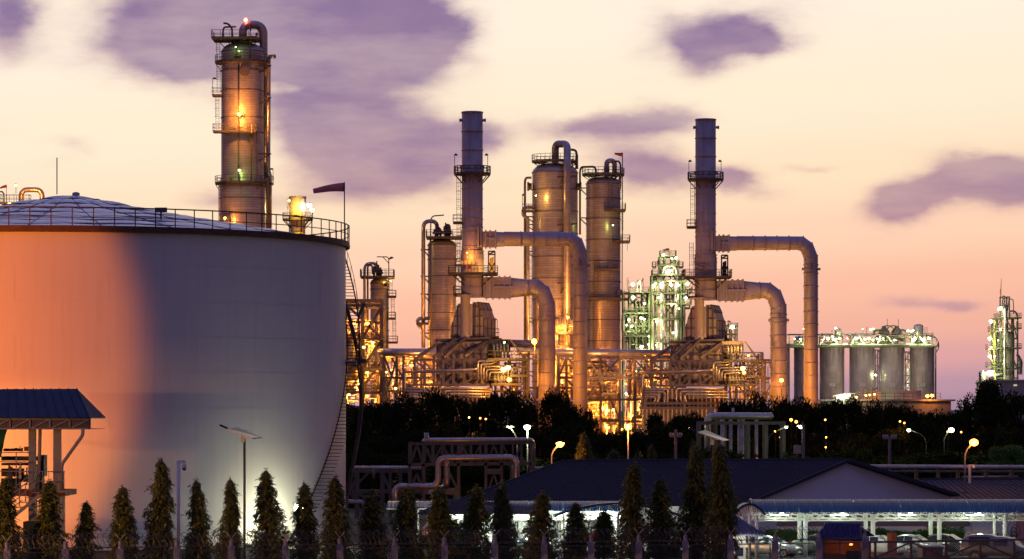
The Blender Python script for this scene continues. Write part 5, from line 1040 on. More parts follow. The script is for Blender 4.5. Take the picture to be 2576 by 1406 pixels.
# ================================================================== foliage
def leafcard(vs, fs, c, d, l, w, rnd):
    d = d.normalized(); s = d.cross(Vector((rnd.uniform(-1, 1), rnd.uniform(-1, 1), rnd.uniform(-1, 1)))); s = s.normalized() * w / 2 if s.length > .01 else Vector((w / 2, 0, 0))
    o = len(vs); vs += [c - s * .2, c + d * l * .45 + s, c + d * l, c + d * l * .45 - s]; fs.append((o, o + 1, o + 2, o + 3))
def meshobj(name, vs, fs, mt):
    me = bpy.data.meshes.new(name); me.from_pydata([tuple(v) for v in vs], [], fs); me.materials.append(mt); me.update(); return me
def mast_variant(seed, n=7200, bw=.85):
    """drooping mast tree crown 1 unit... built 6 m tall, foot at 0"""
    q = random.Random(seed); vs = []; fs = []; H = 6.0
    lob = [(q.random() * 2 * pi, q.uniform(.0, .97), q.uniform(.12, .50)) for _ in range(46)]
    def Rad(t, a):      # t 0 foot .. 1 tip
        base = bw * ((1 - t) ** .72) * (.72 + .28 * min(1, (1 - t) * 3)) * (.85 + .15 * min(1, t * 8))
        e = 0
        for la, lt, ls in lob:
            da = (a - la + pi) % (2 * pi) - pi; tt = (t - lt) / (.028 if t > lt else .07); e += ls * math.exp(-(da / .5) ** 2 - tt * tt)
        return base * (.66 + e) + .02
    ex = q.uniform(.5, .85); ph = q.random() * 6; ls_ = q.uniform(-.08, .08)
    def Rd(t, a): return Rad(t, a) * (1 + .16 * sin(t * 17 + ph + a) + .10 * sin(t * 31 + ph * 2 - 2 * a)) * (1 - t * .25 * (1 - ex))
    def ax(t): return Vector((.07 * sin(t * 5 + ph) + ls_ * t, .06 * sin(t * 4 + ph * 2), 0))
    for _ in range(900):                      # hanging sprays
        t = q.random() ** 1.05; a = q.random() * 2 * pi
        if math.sin(a * 2 + t * 26 + ph) * math.sin(a * 3 - t * 19) > .5 and q.random() < .6: continue
        rr = Rd(t, a) * q.uniform(.62, 1.06); o = ax(t) + Vector((rr * cos(a), rr * sin(a), t * H)); out = Vector((cos(a), sin(a), 0)); dv = (out * q.uniform(.1, .7) + Vector((q.gauss(0, .2), q.gauss(0, .2), -1))).normalized(); ln = q.uniform(.22, .55)
        for j in range(8):
            f = j / 8; p = o + dv * ln * f + Vector((q.gauss(0, .035), q.gauss(0, .035), 0)); leafcard(vs, fs, p, dv + Vector((q.gauss(0, .45), q.gauss(0, .45), q.gauss(-.1, .3))), q.uniform(.16, .30), q.uniform(.035, .07), q)
    for _ in range(1500):                     # inner leaves
        t = q.random() ** 1.1; a = q.random() * 2 * pi; rr = Rd(t, a) * .62 * q.random() ** .5; leafcard(vs, fs, ax(t) + Vector((rr * cos(a), rr * sin(a), t * H * .97)), Vector((q.gauss(0, .4), q.gauss(0, .4), -1)), .34, .12, q)
    for _ in range(40): c = ax(1) + Vector((q.gauss(0, .03), q.gauss(0, .03), H * q.uniform(.95, 1.02))); leafcard(vs, fs, c, Vector((q.gauss(0, .35), q.gauss(0, .35), q.uniform(-1, .6))), .18, .05, q)
    return meshobj('mast_tree_crown', vs, fs, LEAFP)
MV = [mast_variant(100 + i) for i in range(6)]
tm = MB(); tm.tube([(0, 0, -2.2), (0, 0, 0), (.02, 0, 3), (0, 0, 5.6)], [.10, .09, .06, .02], 7)
ORG0[0] = Vector((0, 0, 0))
def mast_tree(x, ytop, w, Y, yb, label, i, tmpl=[]):
    c = P(x, 0, Y); zt = P(0, ytop, Y).z; zb = P(0, yb, Y).z; t = thing('mast_tree', label, 'tree', (c.x, Y, 0), 'mast trees along the fence' if Y < 200 else 'small mast trees behind the big roof')
    cr = bpy.data.objects.new('crown', MV[i % len(MV)]); C.objects.link(cr); cr.parent = t; s = (zt - zb) / 6.0; cr.location = (0, 0, zb); ww = px(w, Y) / 1.3; cr.scale = (ww, ww, s); cr.rotation_euler = (0, 0, i * 1.7)
    if not tmpl: me = tm.build('trunk', BARK, None); tmpl.append(me.data); bpy.data.objects.remove(me)
    tr = bpy.data.objects.new('trunk', tmpl[0]); C.objects.link(tr); tr.parent = t; tr.location = (0, 0, zb); tr.scale = (1, 1, s); m = MB(); m.tube([(c.x, Y, 0), (c.x, Y, zb)], .1, 7); m.build('trunk', BARK, t); return t
mt_list = [(15, 1198, 74, 'leftmost mast tree, before the stair of the loading bay'), (122, 1210, 80, 'mast tree in front of the right column of the loading bay'), (213, 1263, 56, 'shortest mast tree before the orange part of the tank'),
    (310, 1224, 66, 'mast tree between the orange light and the tank shadow'), (406, 1154, 70, 'tall mast tree just left of the white camera pole'), (497, 1208, 60, 'mast tree just right of the white camera pole'),
    (580, 1205, 58, 'mast tree just left of the solar lamp pole before the tank'), (676, 1184, 78, 'bushy mast tree beside the bright glare on the tank'), (767, 1216, 64, 'mast tree with the white floodlight shining beside it'),
    (843, 1200, 72, 'mast tree at the right edge of the tank'), (937, 1232, 74, 'mast tree left of the small blue canopy'), (1025, 1224, 74, 'mast tree before the blue canopy end'), (1108, 1224, 80, 'mast tree between the lit plants and the small canopy'),
    (1192, 1222, 78, 'mast tree beside the brightly lit bare wall'), (1267, 1212, 66, 'slim mast tree with white light showing through its foot'), (1363, 1237, 78, 'round-shouldered mast tree before the carport left half'),
    (1446, 1265, 70, 'mast tree before the barred window'), (1519, 1284, 66, 'smallest mast tree of the row, before the arched roof'), (1593, 1165, 72, 'tall mast tree before the arched roof end'),
    (1665, 1204, 80, 'broad dark mast tree between two taller ones'), (1743, 1120, 78, 'tallest dark mast tree left of the second solar lamp'), (1813, 1114, 74, 'tall dark mast tree right behind the second solar lamp pole')]
for i, (x, yt, w, lb) in enumerate(mt_list): mast_tree(x, yt, w, 170.5 + .004 * x + (i % 3) * .5, 1404 if x < 1400 else 1399, lb, i)
for i, (x, yt, w, lb) in enumerate(((1466, 1088, 44, 'mast tree standing right behind the ridge of the big roof'), (1545, 1132, 46, 'round low mast tree behind the big roof ridge'), (1600, 1142, 24, 'smallest tree tip over the big roof ridge'), (1640, 1118, 34, 'narrow mast tree over the big roof ridge, near the power pole'), (1742, 1105, 26, 'dim mast tree left of the pipe stand'), (1485, 1128, 26, 'mast tree close right of the taller one behind the roof'))): mast_tree(x, yt, w, 262 + i * 2, 1215, lb, i + 2)
def broad_variant(seed, n=9000):
    """broadleaf crown about 9 m wide, 8 m tall, centre at origin"""
    q = random.Random(seed); vs = []; fs = []
    cl = []
    for _ in range(34):
        a = q.random() * 2 * pi; z = q.uniform(-3.4, 3.6); rm = 4.3 * sqrt(max(.08, 1 - (z / 4.3) ** 2)); r = rm * q.uniform(.35, 1.0); cl.append((Vector((r * cos(a), r * sin(a), z)), q.uniform(.7, 1.5)))
    for i in range(n):
        c, s = q.choice(cl); d = Vector((q.gauss(0, 1), q.gauss(0, 1), q.gauss(0, .7))); d.normalize(); p = c + d * s * q.uniform(.45, 1.08)
        leafcard(vs, fs, p, d + Vector((q.gauss(0, .6), q.gauss(0, .6), q.gauss(0, .6) - .2)), q.uniform(.3, .55), q.uniform(.18, .34), q)
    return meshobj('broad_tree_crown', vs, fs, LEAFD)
BV = [broad_variant(300 + i) for i in range(5)]
tb = MB(); tb.tube([(0, 0, 0), (.1, 0, 3), (-.1, .1, 6), (0, 0, 8.5)], [.34, .27, .2, .08], 8)
for a in range(5): tb.tube([(0, 0, 3.5 + a * .6), (1.2 * cos(a * 1.3), 1.2 * sin(a * 1.3), 5.5 + a * .5), (2.6 * cos(a * 1.3), 2.6 * sin(a * 1.3), 7.2 + a * .4)], [.16, .1, .04], 5)
_t = tb.build('trunk', BARK, None); TBM = _t.data; bpy.data.objects.remove(_t)
def broad(x, ytop, wpx, Y, i, label):
    H = P(0, ytop, Y).z; c = P(x, 0, Y); t = thing('broadleaf_tree', label, 'tree', (c.x, Y, 0), 'dark trees between the plant and the buildings')
    s = px(wpx, Y) / 9.2; hh = max(H * .80, 4); cr = bpy.data.objects.new('crown', BV[i % 5]); C.objects.link(cr); cr.parent = t; cr.scale = (s, s, hh / 8.2); cr.location = (0, 0, H - hh / 2 * 1.02); cr.rotation_euler = (0, 0, i * 2.1)
    tr = bpy.data.objects.new('trunk', TBM); C.objects.link(tr); tr.parent = t; tr.scale = (.8, .8, H / 10.5)
bl = [(885, 1012, 95, 'before the glowing steelwork right of the tank edge'), (955, 1016, 100, 'left of the rounded crown behind the pipe rack end'), (1018, 999, 110, 'with rounded crown under the left pipe rack'), (1085, 990, 100, 'under the left pipe bundle of the first heater'),
    (1150, 990, 105, 'under the first heater, where small yellow lights twinkle'), (1215, 996, 100, 'below the right end of the first heater'), (1275, 990, 105, 'left of the white-green lamp'), (1320, 1003, 80, 'just above the white-green lamp'),
    (1392, 990, 90, 'feathery crown before the inner duct of the first stack'), (1440, 1008, 95, 'before the outer duct of the first stack'), (1482, 1045, 80, 'at the foot of the widest columns'), (1530, 1092, 90, 'low crown under the orange street light'), (1592, 1092, 100, 'low crown right of the orange street light'),
    (1660, 1048, 85, 'with ragged edge before the second heater foot'), (1715, 1032, 100, 'before the second heater, left of the pipe stand'), (1770, 1045, 90, 'behind the left end of the pipe stand'), (1845, 1012, 95, 'behind the long pipe of the pipe stand'),
    (1905, 1000, 100, 'left of the second inner duct foot'), (1960, 1010, 90, 'between the two second ducts'), (2015, 994, 100, 'at the foot of the second outer duct, tall pointed crown'), (2075, 1008, 105, 'below the third silo'), (2135, 1010, 100, 'below the light bank'),
    (2190, 1014, 105, 'before the left part of the cooling tower'), (2245, 1024, 100, 'before the middle of the cooling tower'), (2300, 1020, 100, 'before the right part of the cooling tower'), (2352, 1034, 90, 'below the right end of the cooling tower'), (2400, 1042, 80, 'lowest crown in the sky gap right of the cooling tower'),
    (2452, 1000, 95, 'left part of the tallest clump at the far right'), (2505, 968, 120, 'tallest crown below the far right tower'), (2570, 978, 110, 'at the right edge of the frame below the far right tower')]
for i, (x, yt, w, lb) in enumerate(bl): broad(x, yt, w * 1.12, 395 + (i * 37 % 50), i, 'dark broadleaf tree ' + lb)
fl_ = ['in the dim row behind the pipe rack, near the tank', 'in the dim row behind the pipe rack, second from the tank', 'dim, behind the truss bridge left end', 'dim, behind the middle of the truss bridge', 'dim, behind the truss bridge right end', 'dim, left of the orange lamp over the roof', 'dim, behind the orange lamp over the roof', 'dim, above the big roof, left of centre', 'dim, above the middle of the big roof', 'dim, above the big roof left of the power pole', 'dim, behind the power pole over the roof', 'dim, behind the left pipe stand legs', 'dim, behind the right pipe stand legs', 'dim, right of the pipe stand', 'dim, left of the wooden power pole', 'dim, at the power pole above the gable', 'dim, right of the power pole above the gable', 'dim, below the small white street lamp', 'dim, left of the large orange star lamp', 'dim, behind the large orange star lamp', 'dim, right of the large orange star lamp', 'dim, at the right frame edge below the far tower']
for i, lb in enumerate(fl_): x = 880 + i * 80; broad(x, 1062 + (i * 29 % 40), 125, 352 + (i * 23 % 30), i + 3, 'dark broadleaf tree ' + lb)
bu = MB()
# nearer, lower bushes close the view under the crowns
bu_l = ['beside the foot of the tank stair', 'behind the lower pipe rack', 'behind the left end of the truss bridge', 'behind the middle of the truss bridge', 'behind the right end of the truss bridge', 'behind the left orange street lamp', 'behind the left part of the big roof ridge', 'behind the middle of the big roof ridge', 'left of the pipe stand legs', 'between the pipe stand legs', 'right of the loudspeaker pole', 'behind the top of the gable', 'behind the concrete power pole', 'below the small white arm lamp', 'behind the largest orange star lamp', 'at the right end of the long low pipe']
for i, lb in enumerate(bu_l):
    x = 880 + i * 114; Yb = 318 + (i * 31 % 22); c = P(x, 0, Yb); H = P(0, 1132 + (i * 17 % 26), Yb).z
    t = thing('bush', 'low dark bush under the trees ' + lb, 'bush', (c.x, Yb, 0), 'low dark bushes under the trees')
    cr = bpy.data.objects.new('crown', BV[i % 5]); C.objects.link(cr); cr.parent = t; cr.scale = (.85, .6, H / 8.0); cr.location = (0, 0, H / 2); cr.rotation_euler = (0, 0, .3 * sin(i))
# lit greener tree at right
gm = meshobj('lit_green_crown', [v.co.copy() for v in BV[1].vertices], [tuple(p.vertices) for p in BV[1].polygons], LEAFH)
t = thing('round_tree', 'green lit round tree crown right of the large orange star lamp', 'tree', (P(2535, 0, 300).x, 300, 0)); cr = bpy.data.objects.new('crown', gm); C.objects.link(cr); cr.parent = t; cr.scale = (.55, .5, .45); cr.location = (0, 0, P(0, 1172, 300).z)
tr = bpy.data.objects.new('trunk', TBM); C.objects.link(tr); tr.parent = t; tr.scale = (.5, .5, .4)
# ================================================================== pipe racks in the middle ground
Y = 285
R1 = thing('pipe_bridge', 'truss bridge carrying a thick silver pipe, left of the big roof', 'pipe bridge', P(1180, 1290, Y))
def rb(root, a, b, w, name='beam', d=0.0, mt=None, w2=None): m = MB(); m.bar(P(a[0], a[1], Y) + Vector((0, d, 0)), P(b[0], b[1], Y) + Vector((0, d, 0)), w, w2 or w); return m.build(name, mt or BRS, root)
for d in (0, 3.6):
    rb(R1, (1028, 1117), (1336, 1114), .24, 'chord', d); rb(R1, (1028, 1170), (1336, 1166), .25, 'chord', d)
    for i, x in enumerate((1088, 1112, 1136, 1160, 1184, 1208, 1290, 1312)): rb(R1, (x, 1116), (x, 1168), .19, 'post', d)
    for i, (xa, xb) in enumerate(((1066, 1088), (1112, 1088), (1112, 1136), (1160, 1136), (1160, 1184), (1208, 1184), (1264, 1290), (1312, 1290))): rb(R1, (xa, 1118), (xb, 1166), .12, 'brace', d)
    for x, yb_ in ((1030, 1290), (1065, 1290), (1153, 1290), (1222, 1290), (1262, 1290), (1336, 1290)): rb(R1, (x, 1112), (x, yb_), .25, 'post', d)
    for (xa, ya, xb, yb_) in ((1047, 1120, 1031, 1166), (1047, 1120, 1063, 1166), (1047, 1192, 1032, 1235), (1047, 1192, 1063, 1235), (1242, 1120, 1224, 1170), (1242, 1120, 1260, 1170), (1242, 1192, 1225, 1245), (1242, 1192, 1258, 1245), (1130, 1190, 1150, 1232)): rb(R1, (xa, ya), (xb, yb_), .14, 'brace', d)
    rb(R1, (1222, 1187), (1262, 1187), .42, 'beam', d); rb(R1, (1065, 1237), (1153, 1237), .5, 'beam', d)
Y = 284; TP = thing('overhead_pipe', 'thick silver pipe lying on top of the truss bridge with rounded right end', 'pipe', P(1200, 1106, Y))
pipe(TP, [P(1066, 1112, Y + 1), P(1068, 1107, Y + 1), P(1332, 1106, Y + 1), P(1341, 1110, Y + 2), P(1341, 1200, Y + 2)], px(5.5, Y), .4, CLADP, 14); m = MB(); m.lathe(P(1073, 1102, Y + 1), [(.22, 0), (.22, .5), (.01, .5)], 10); m.build('vent_stub', GALV, TP)
m = MB(); m.lathe((0, 0, 0), [(.001, 0), (.001, 0)], 3)
LP_ = thing('looped_pipe', 'pair of thick silver pipes looping down through the truss bridge', 'pipe', P(1120, 1200, Y))
pipe(LP_, [P(993, 1290, Y + 1), P(993, 1223, Y + 1), P(1102, 1223, Y + 1), P(1102, 1152, Y + 1), P(1300, 1150, Y + 1), P(1300, 1290, Y + 1)], px(7.6, Y), .75, CLADP, 16, 'pipe', 8)
pipe(LP_, [P(1118, 1152, Y + 2), P(1124, 1165, Y + 2), P(1124, 1224, Y + 2), P(1112, 1228, Y + 3), P(1100, 1228, Y + 4)], px(7.2, Y), .6, CLADP, 16, 'pipe', 8); pipe(LP_, [P(1240, 1150, Y + 2.6), P(1290, 1150, Y + 2.6), P(1290, 1290, Y + 2.6)], px(7.4, Y), .75, CLADP, 14, 'pipe', 8)
Y = 282; sg = thing('oval_sign', 'small oval white sign hung on the truss bridge', 'sign', P(1124, 1166, Y)); m = MB(); c = P(1123.5, 1165.5, Y + .2)
m.prism([c + Vector((px(4, Y) * cos(a), 0, px(8, Y) * sin(a))) for a in [2 * pi * q / 24 for q in range(24)]], (0, .05, 0)); m.build('plate', mat('pinkish_sign_face', (.62, .45, .42), .5), sg); text(sg, 'LNG', c + Vector((0, -.03, .06)), .13, txtm)
Y = 288
R2 = thing('pipe_rack', 'lower pipe rack between the tank and the truss bridge', 'pipe rack', P(960, 1290, Y))
for d in (0, 3.5):
    rb(R2, (885, 1186), (1030, 1186), .24, 'beam', d, BRS); rb(R2, (885, 1237), (1075, 1238), .28, 'beam', d, BRS)
    for x in (896, 960, 980, 1005): rb(R2, (x, 1180), (x, 1330), .26 if x != 980 else .18, 'post', d, BRS)
    for (xa, ya, xb, yb_) in ((925, 1190, 900, 1215), (900, 1240, 925, 1262), (880, 1240, 894, 1262), (963, 1200, 980, 1232), (880, 1235, 894, 1200)): rb(R2, (xa, ya), (xb, yb_), .16, 'brace', d)
pipe(R2, [P(884, 1177, Y), P(1060, 1177, Y)], px(5, Y), .4, CLADP, 12); pipe(R2, [P(940, 1177, Y - 1), P(940, 1205, Y - 1)], px(4, Y), .4, STEEL, 8); pipe(R2, [P(872, 1262, Y), P(910, 1262, Y), P(918, 1270, Y), P(918, 1330, Y)], px(6, Y), .4, DUCT, 8)
Y = 240; wsn = thing('round_white_lamp', 'small round white floodlight head on a thin pole left of the bridge foot', 'lamp post', P(1086, 1240, Y)); m = MB(); m.tube([P(1087, 1330, Y), P(1087, 1243, Y)], .045, 6); m.build('pole', GALV, wsn); m = MB(); m.tube([P(1083, 1237, Y), P(1087, 1238, Y + .2)], [px(5, Y)] * 2, 14); m.build('head', GALV, wsn)
# right hand pipe stand
Y = 330
R3 = thing('pipe_stand', 'steel stand right of centre with vertical silver pipes hanging from it', 'pipe rack', P(1860, 1270, Y))
for d in (0, 3): 
    rb(R3, (1760, 1064), (1976, 1064), .36, 'beam', d)
    for x in (1760, 1801, 1825, 1883, 1928, 1972): rb(R3, (x, 1060), (x, 1290), .34 if x != 1825 else .22, 'post', d)
LP2 = thing('overhead_pipe', 'thick silver pipe with rounded ends lying on the steel stand right of centre', 'pipe', P(1860, 1048, Y))
pipe(LP2, [P(1780, 1290, Y + 1), P(1780, 1046, Y + 1), P(1938, 1047, Y + 1), P(1942, 1047, Y + 1)], px(9, Y), .8, CLADP, 18, 'pipe', 8); m = MB(); c = P(1938, 1047, Y + 1); m.tube([c + Vector((t, 0, 0)) for t in (0, .15, .28, .36)], [px(9, Y), px(8, Y), px(5.5, Y), .05], 16); m.build('end_cap', CLADP, LP2)
for x, r_ in ((1838, 4.2), (1864, 8), (1903, 4.0), (1817, 5)): pipe(LP2, [P(x, 1055, Y + 1.6), P(x, 1290, Y + 1.6)], px(r_, Y), .3, CLADP, 14)
for x, r_ in ((1780, 9.4), (1838, 4.6), (1864, 8.4), (1903, 4.4)): m = MB(); m.tube([P(x, 1150, Y + (1 if x == 1780 else 1.6)), P(x, 1142, Y + (1 if x == 1780 else 1.6))], px(r_, Y), 16); m.build('maroon_band', MAROON, LP2)
for x in (1790, 1844): m = MB(); m.lathe(P(x, 1042, Y + 1), [(.15, 0), (.15, .7), (.01, .7)], 8); m.build('vent_stub', GALV, LP2)
# long horizontal pipe on the right
Y = 270
R4 = thing('pipe_run', 'long low pipe on short supports behind the gable roof at the right', 'pipe', P(2400, 1290, Y)); pipe(R4, [P(2180, 1174, Y), P(2700, 1176, Y)], px(5.5, Y), .3, CLADP, 12); pipe(R4, [P(2190, 1186, Y + 1), P(2700, 1187, Y + 1)], px(3, Y), .3, STEEL, 8); pipe(R4, [P(2420, 1200, Y + 1), P(2560, 1199, Y + 1)], px(2.4, Y), .3, CLADP, 8)
for x in (2305, 2360, 2410, 2480, 2545): m = MB(); m.bar(P(x, 1182, Y + .5), P(x, 1300, Y + .5), .3); m.build('support_leg', STEEL, R4)
cm = thing('camera_post', 'small white camera post in front of the long pipe at the right', 'camera', P(2439, 1206, 262)); Y = 262; m = MB(); m.bar(P(2439, 1215, Y), P(2439, 1170, Y), .2); m.bar(P(2435, 1171, Y), P(2451, 1170, Y), .12); m.build('post', WPAINT, cm); m = MB(); sphere(m, P(2449, 1176, Y), .14, 8); m.build('camera_dome', WPAINT, cm)
Y = 268; pl2 = thing('pipe_run', 'short lit pipe seen left of the roof under the orange lamp', 'pipe', P(1380, 1180, Y)); pipe(pl2, [P(1345, 1177, Y), P(1440, 1176, Y)], px(3.5, Y), .3, CLADP, 10)
# ================================================================== street lamps
def street(x, yb, yt, xl, yl, Y, bulb, col, pw, br, label, mt=GALV, arm=True):
    t = thing('street_lamp', label, 'street lamp', (P(x, 0, Y).x, Y, 0)); m = MB()
    pts = [Vector((P(x, 0, Y).x, Y, 0)), P(x, yt + 8, Y), P(xl, yl - 1, Y)] if arm else [Vector((P(x, 0, Y).x, Y, 0)), P(x, yl + 2, Y)]
    m.tube(bend(pts, .9, 6), .07 if mt != BLACK else .035, 6); m.build('pole', mt, t); m = MB(); m.box(P(xl, yl - 2, Y), ((.75, .3, .14) if mt != BLACK else (.4, .2, .08))); m.build('lamp_head', mt, t)
    m = MB(); sphere(m, P(xl, yl + 1, Y), br, 8, .8); m.build('bulb', bulb, t)
    if pw: light(P(xl, yl + 3, Y - .5), col, pw, br, t)
    return t
street(1387, 1300, 1130, 1409, 1117, 262, BULB_O, SOD, 500, .30, 'curved street lamp glowing large orange above the left end of the big roof')
street(2427, 1300, 1128, 2450, 1112, 262, BULB_O, SOD, 300, .38, 'curved street lamp with the largest orange star glow, above the gable at right')
street(1580, 1300, 1080, 1580, 1073, 300, BULB_O, SOD, 700, .34, 'orange street lamp above the middle of the big roof', GALV, False)
street(1327, 1300, 1080, 1326, 1074, 330, BULB_W, WHT, 900, .34, 'white-green street lamp above the truss bridge', GALV, False)
street(1301, 1300, 1092, 1283, 1075, 300, TUBE_W, WHT, 120, .10, 'small unlit-looking white arm lamp left of the white-green lamp')
street(2330, 1300, 1090, 2286, 1081, 330, BULB_W, WHT, 300, .20, 'small white street lamp on a long arm, above the gable', BLACK)
street(2375, 1300, 1090, 2393, 1081, 330, BULB_W, WHT, 600, .32, 'brighter white street lamp left of the largest orange star', BLACK)
street(1932, 1300, 1085, 1978, 1074, 322, BULB_W, WHT, 250, .16, 'two-armed white street lamp beside the pipe stand', BLACK)
street(2019, 1300, 1080, 2014, 1074, 322, BULB_W, WHT, 250, .17, 'white street lamp on a thick pole right of the pipe stand', GALV, False)
for i, (x, y, b_) in enumerate(((2003, 1061, BULB_O), (1990, 1056, BULB_O), (2076, 1056, BULB_O), (2264, 1060, BULB_O), (2275, 1064, BULB_O), (2418, 1087, BULB_O), (2384, 1086, BULB_O), (1208, 1052, BULB_O), (1222, 1054, BULB_O), (1180, 1050, BULB_Y), (2078, 1100, BULB_O), (2077, 1125, BULB_O), (1950, 1085, BULB_O), (1963, 1100, BULB_O))):
    Yg = 352 if i > 6 else 350; t = thing('yard_lamp', ('tiny %s lamp twinkling between the dark trees' % ('orange' if b_ == BULB_O else 'yellow')), 'lamp', P(x, 1180, Yg), 'tiny orange lamps twinkling between the dark trees'); t['label'] = ['orange lamp right of the pipe stand, larger of the pair', 'orange lamp right of the pipe stand, smaller of the pair', 'lone tiny orange lamp among dark trees below the third silo', 'orange lamp in the trees below the cooling tower, left of its pair', 'orange lamp in the trees below the cooling tower, right of its pair', 'tiny orange lamp just left of the largest orange star', 'tiny orange lamp touching the brighter white street lamp', 'yellow twinkle in the trees under the first heater, left one', 'yellow twinkle in the trees under the first heater, right one', 'faint yellow twinkle in the trees below the first heater pipes', 'tiny orange glow in the trees over the gable, upper one', 'tiny orange glow in the trees over the gable, lower one', 'orange glow behind the right leg of the pipe stand', 'orange glow in the leaves right of the pipe stand'][i]
    m = MB(); sphere(m, P(x, y, Yg), .16 if i < 2 else .10, 6); m.build('bulb', b_, t); m = MB(); m.tube([P(x, y, Yg), Vector((P(x, y, Yg).x, Yg, 0))], .022, 5); m.build('pole', BLACK, t); light(P(x, y, Yg + 1.5), SOD, 110, .1, t)
# wash light behind the trees
for x, Yg, pw in ((1180, 430, 2500), (1385, 420, 3000), (1965, 400, 1800), (1700, 420, 2500)): pass
def pole(x, yb, yt, Y, label, arms):
    t = thing('power_pole', label, 'power pole', (P(x, 0, Y).x, Y, 0)); m = MB(); m.bar((P(x, 0, Y).x, Y, 0), P(x, yt, Y), .26, .26); m.build('pole', CONC, t)
    for (y, w) in arms:
        m = MB(); m.bar(P(x - w, y, Y - .2), P(x + w, y, Y - .2), .14); m.build('cross_arm', CONC, t)
        for q in range(-3, 4):
            if q: m = MB(); m.lathe(P(x + q * w / 3.2, y - 1, Y - .2), [(.04, 0), (.1, .12), (.05, .18), (.1, .26), (.03, .34)], 6); m.build('insulator', GALV, t)
pole(2238, 1290, 1100, 290, 'concrete power pole with crossarm above the gable end', [(1103, 17)]); pole(1700, 1290, 1080, 300, 'power pole with crossarm behind the big roof', [(1098, 15)])
t = thing('speaker_pole', 'concrete pole with a square loudspeaker right of the pipe stand', 'pole', P(2021, 1290, 318)); Y = 318; m = MB(); m.bar(P(2021, 1300, Y), P(2021, 1068, Y), .3); m.build('pole', CONC, t); m = MB(); m.box(P(2006, 1131, Y), (.75, .4, .85)); m.bar(P(2002, 1120, Y), P(2021, 1122, Y), .1); m.build('loudspeaker_box', GALV, t)
# ================================================================== big dark roofed hall
def ribs(root, a0, b0, a1, b1, n, name, mt, w=.09, up=.05):
    """raised ribs running from the line a0-b0 (ridge) to the line a1-b1 (eave)"""
    a0, b0, a1, b1 = map(Vector, (a0, b0, a1, b1)); u = Vector((0, 0, up)); base = None
    for i in range(n + 1): m = MB(); t = i / n; m.bar(a0.lerp(b0, t) + u, a1.lerp(b1, t) + u, w, w * 1.3); m.build(name, mt, root)
H = thing('roofed_hall', 'long low hall with a huge dark pitched roof and grey gable end', 'building', P(1700, 1400, 232))
RL, RR = P(1426, 1160, 236), P(2131, 1157, 241.5)
EL = P(1128, 1272, 224); ER = P(1845, 1272, 228.5); ER = RR + (EL - RL); ER.z = EL.z
BR = P(2405, 1272, 252); BR.z = EL.z; BL = RL + (BR - RR)
m = MB(); m.prism([RL, RR, ER, EL], (0, 0, -.12)); m.build('roof', DKROOF, H)
m = MB(); m.prism([RL, BL, BR, RR], (0, 0, -.12)); m.build('roof', DKROOF, H)
ribs(H, RL, RR, EL, ER, 60, 'roof_rib', RIBM, .07, .03)
for (a, b) in ((RL, RR),): m = MB(); m.tube([a + Vector((0, 0, .04)), b + Vector((0, 0, .04))], .12, 6); m.build('ridge_cap', RIBM, H)
ov = (RR - RL).normalized() * .25
for (a, b) in ((RR, ER), (RR, BR), (RL, EL)): s_ = -1 if a == RL else 1; m = MB(); m.bar(a + ov * s_, b + ov * s_, .26, .10); m.build('barge_board', RIBM, H)
g0, g1, g2 = RR - ov * 2, ER - ov * 2, BR - ov * 2
m = MB(); m.add([(g1.x, g1.y, 0), (g2.x, g2.y, 0), (g2.x, g2.y, g2.z - .1), (g0.x, g0.y, g0.z - .1), (g1.x, g1.y, g1.z - .1)], [(0, 1, 2, 3, 4)]); m.build('gable_wall', WALLG, H)
wl_ = P(1150, 1272, 214.5); wr_ = P(1738, 1272, 215.5); wl_.z = wr_.z = EL.z; m = MB(); m.prism([(wl_.x, wl_.y, 0), (wr_.x, wr_.y, 0), (wr_.x, wr_.y, 3.35), (wl_.x, wl_.y, 3.35)], (0, .2, 0)); m.build('front_wall', WALLW, H)
fw = lambda x, z, d=0.0: Vector(((x - 1288) / F * (wl_.y + (wr_.y - wl_.y) * ((x - 1150) / 588.)), wl_.y + (wr_.y - wl_.y) * ((x - 1150) / 588.) - d, z))
def window(root, c, w, h, bars=True, n=1):
    f = MB(); t = .07
    for s in (-1, 1): f.box(c + Vector((s * w / 2, -.05, 0)), (t, .1, h + t)); f.box(c + Vector((0, -.05, s * h / 2)), (w + t, .1, t))
    f.box(c + Vector((0, -.05, 0)), (t * .7, .09, h)); fo = f.build('window', GALV, root); g = MB(); g.box(c + Vector((0, .02, 0)), (w, .03, h)); g.build('pane', WINGL, fo)
    if bars:
        b = MB(); q = 7
        for i in range(1, q): x = -w / 2 + w * i / q; b.bar(c + Vector((x, -.14, -h / 2)), c + Vector((x, -.14, h / 2)), .025)
        for i in range(-2, 3): b.bar(c + Vector((i * w / 5 - .2, -.15, -h / 2)), c + Vector((i * w / 5 + .2, -.15, h / 2)), .02); b.bar(c + Vector((i * w / 5 + .2, -.15, -h / 2)), c + Vector((i * w / 5 - .2, -.15, h / 2)), .02)
        b.build('window_grille', GALV, fo)
for x in (1287, 1408, 1503, 1600, 1690): window(H, fw(x, 1.65, .06), 1.0 if x != 1503 else 1.5, 1.4)
m = MB(); m.tube(bend([fw(1345, 3.0, .3), fw(1345, 2.5, .3), fw(1310, 1.7, .3), fw(1308, 0, .3)], .2), .05, 6); m.build('down_pipe', WPAINT, H)
for x in (1365, 1470, 1560): m = MB(); m.bb(fw(x, 2.42, .02), fw(x + 12, 2.36, .12)); m.bb(fw(x, 2.36, .02), fw(x + 1, 1.9, .10)); m.build('conduit', GALV, H)
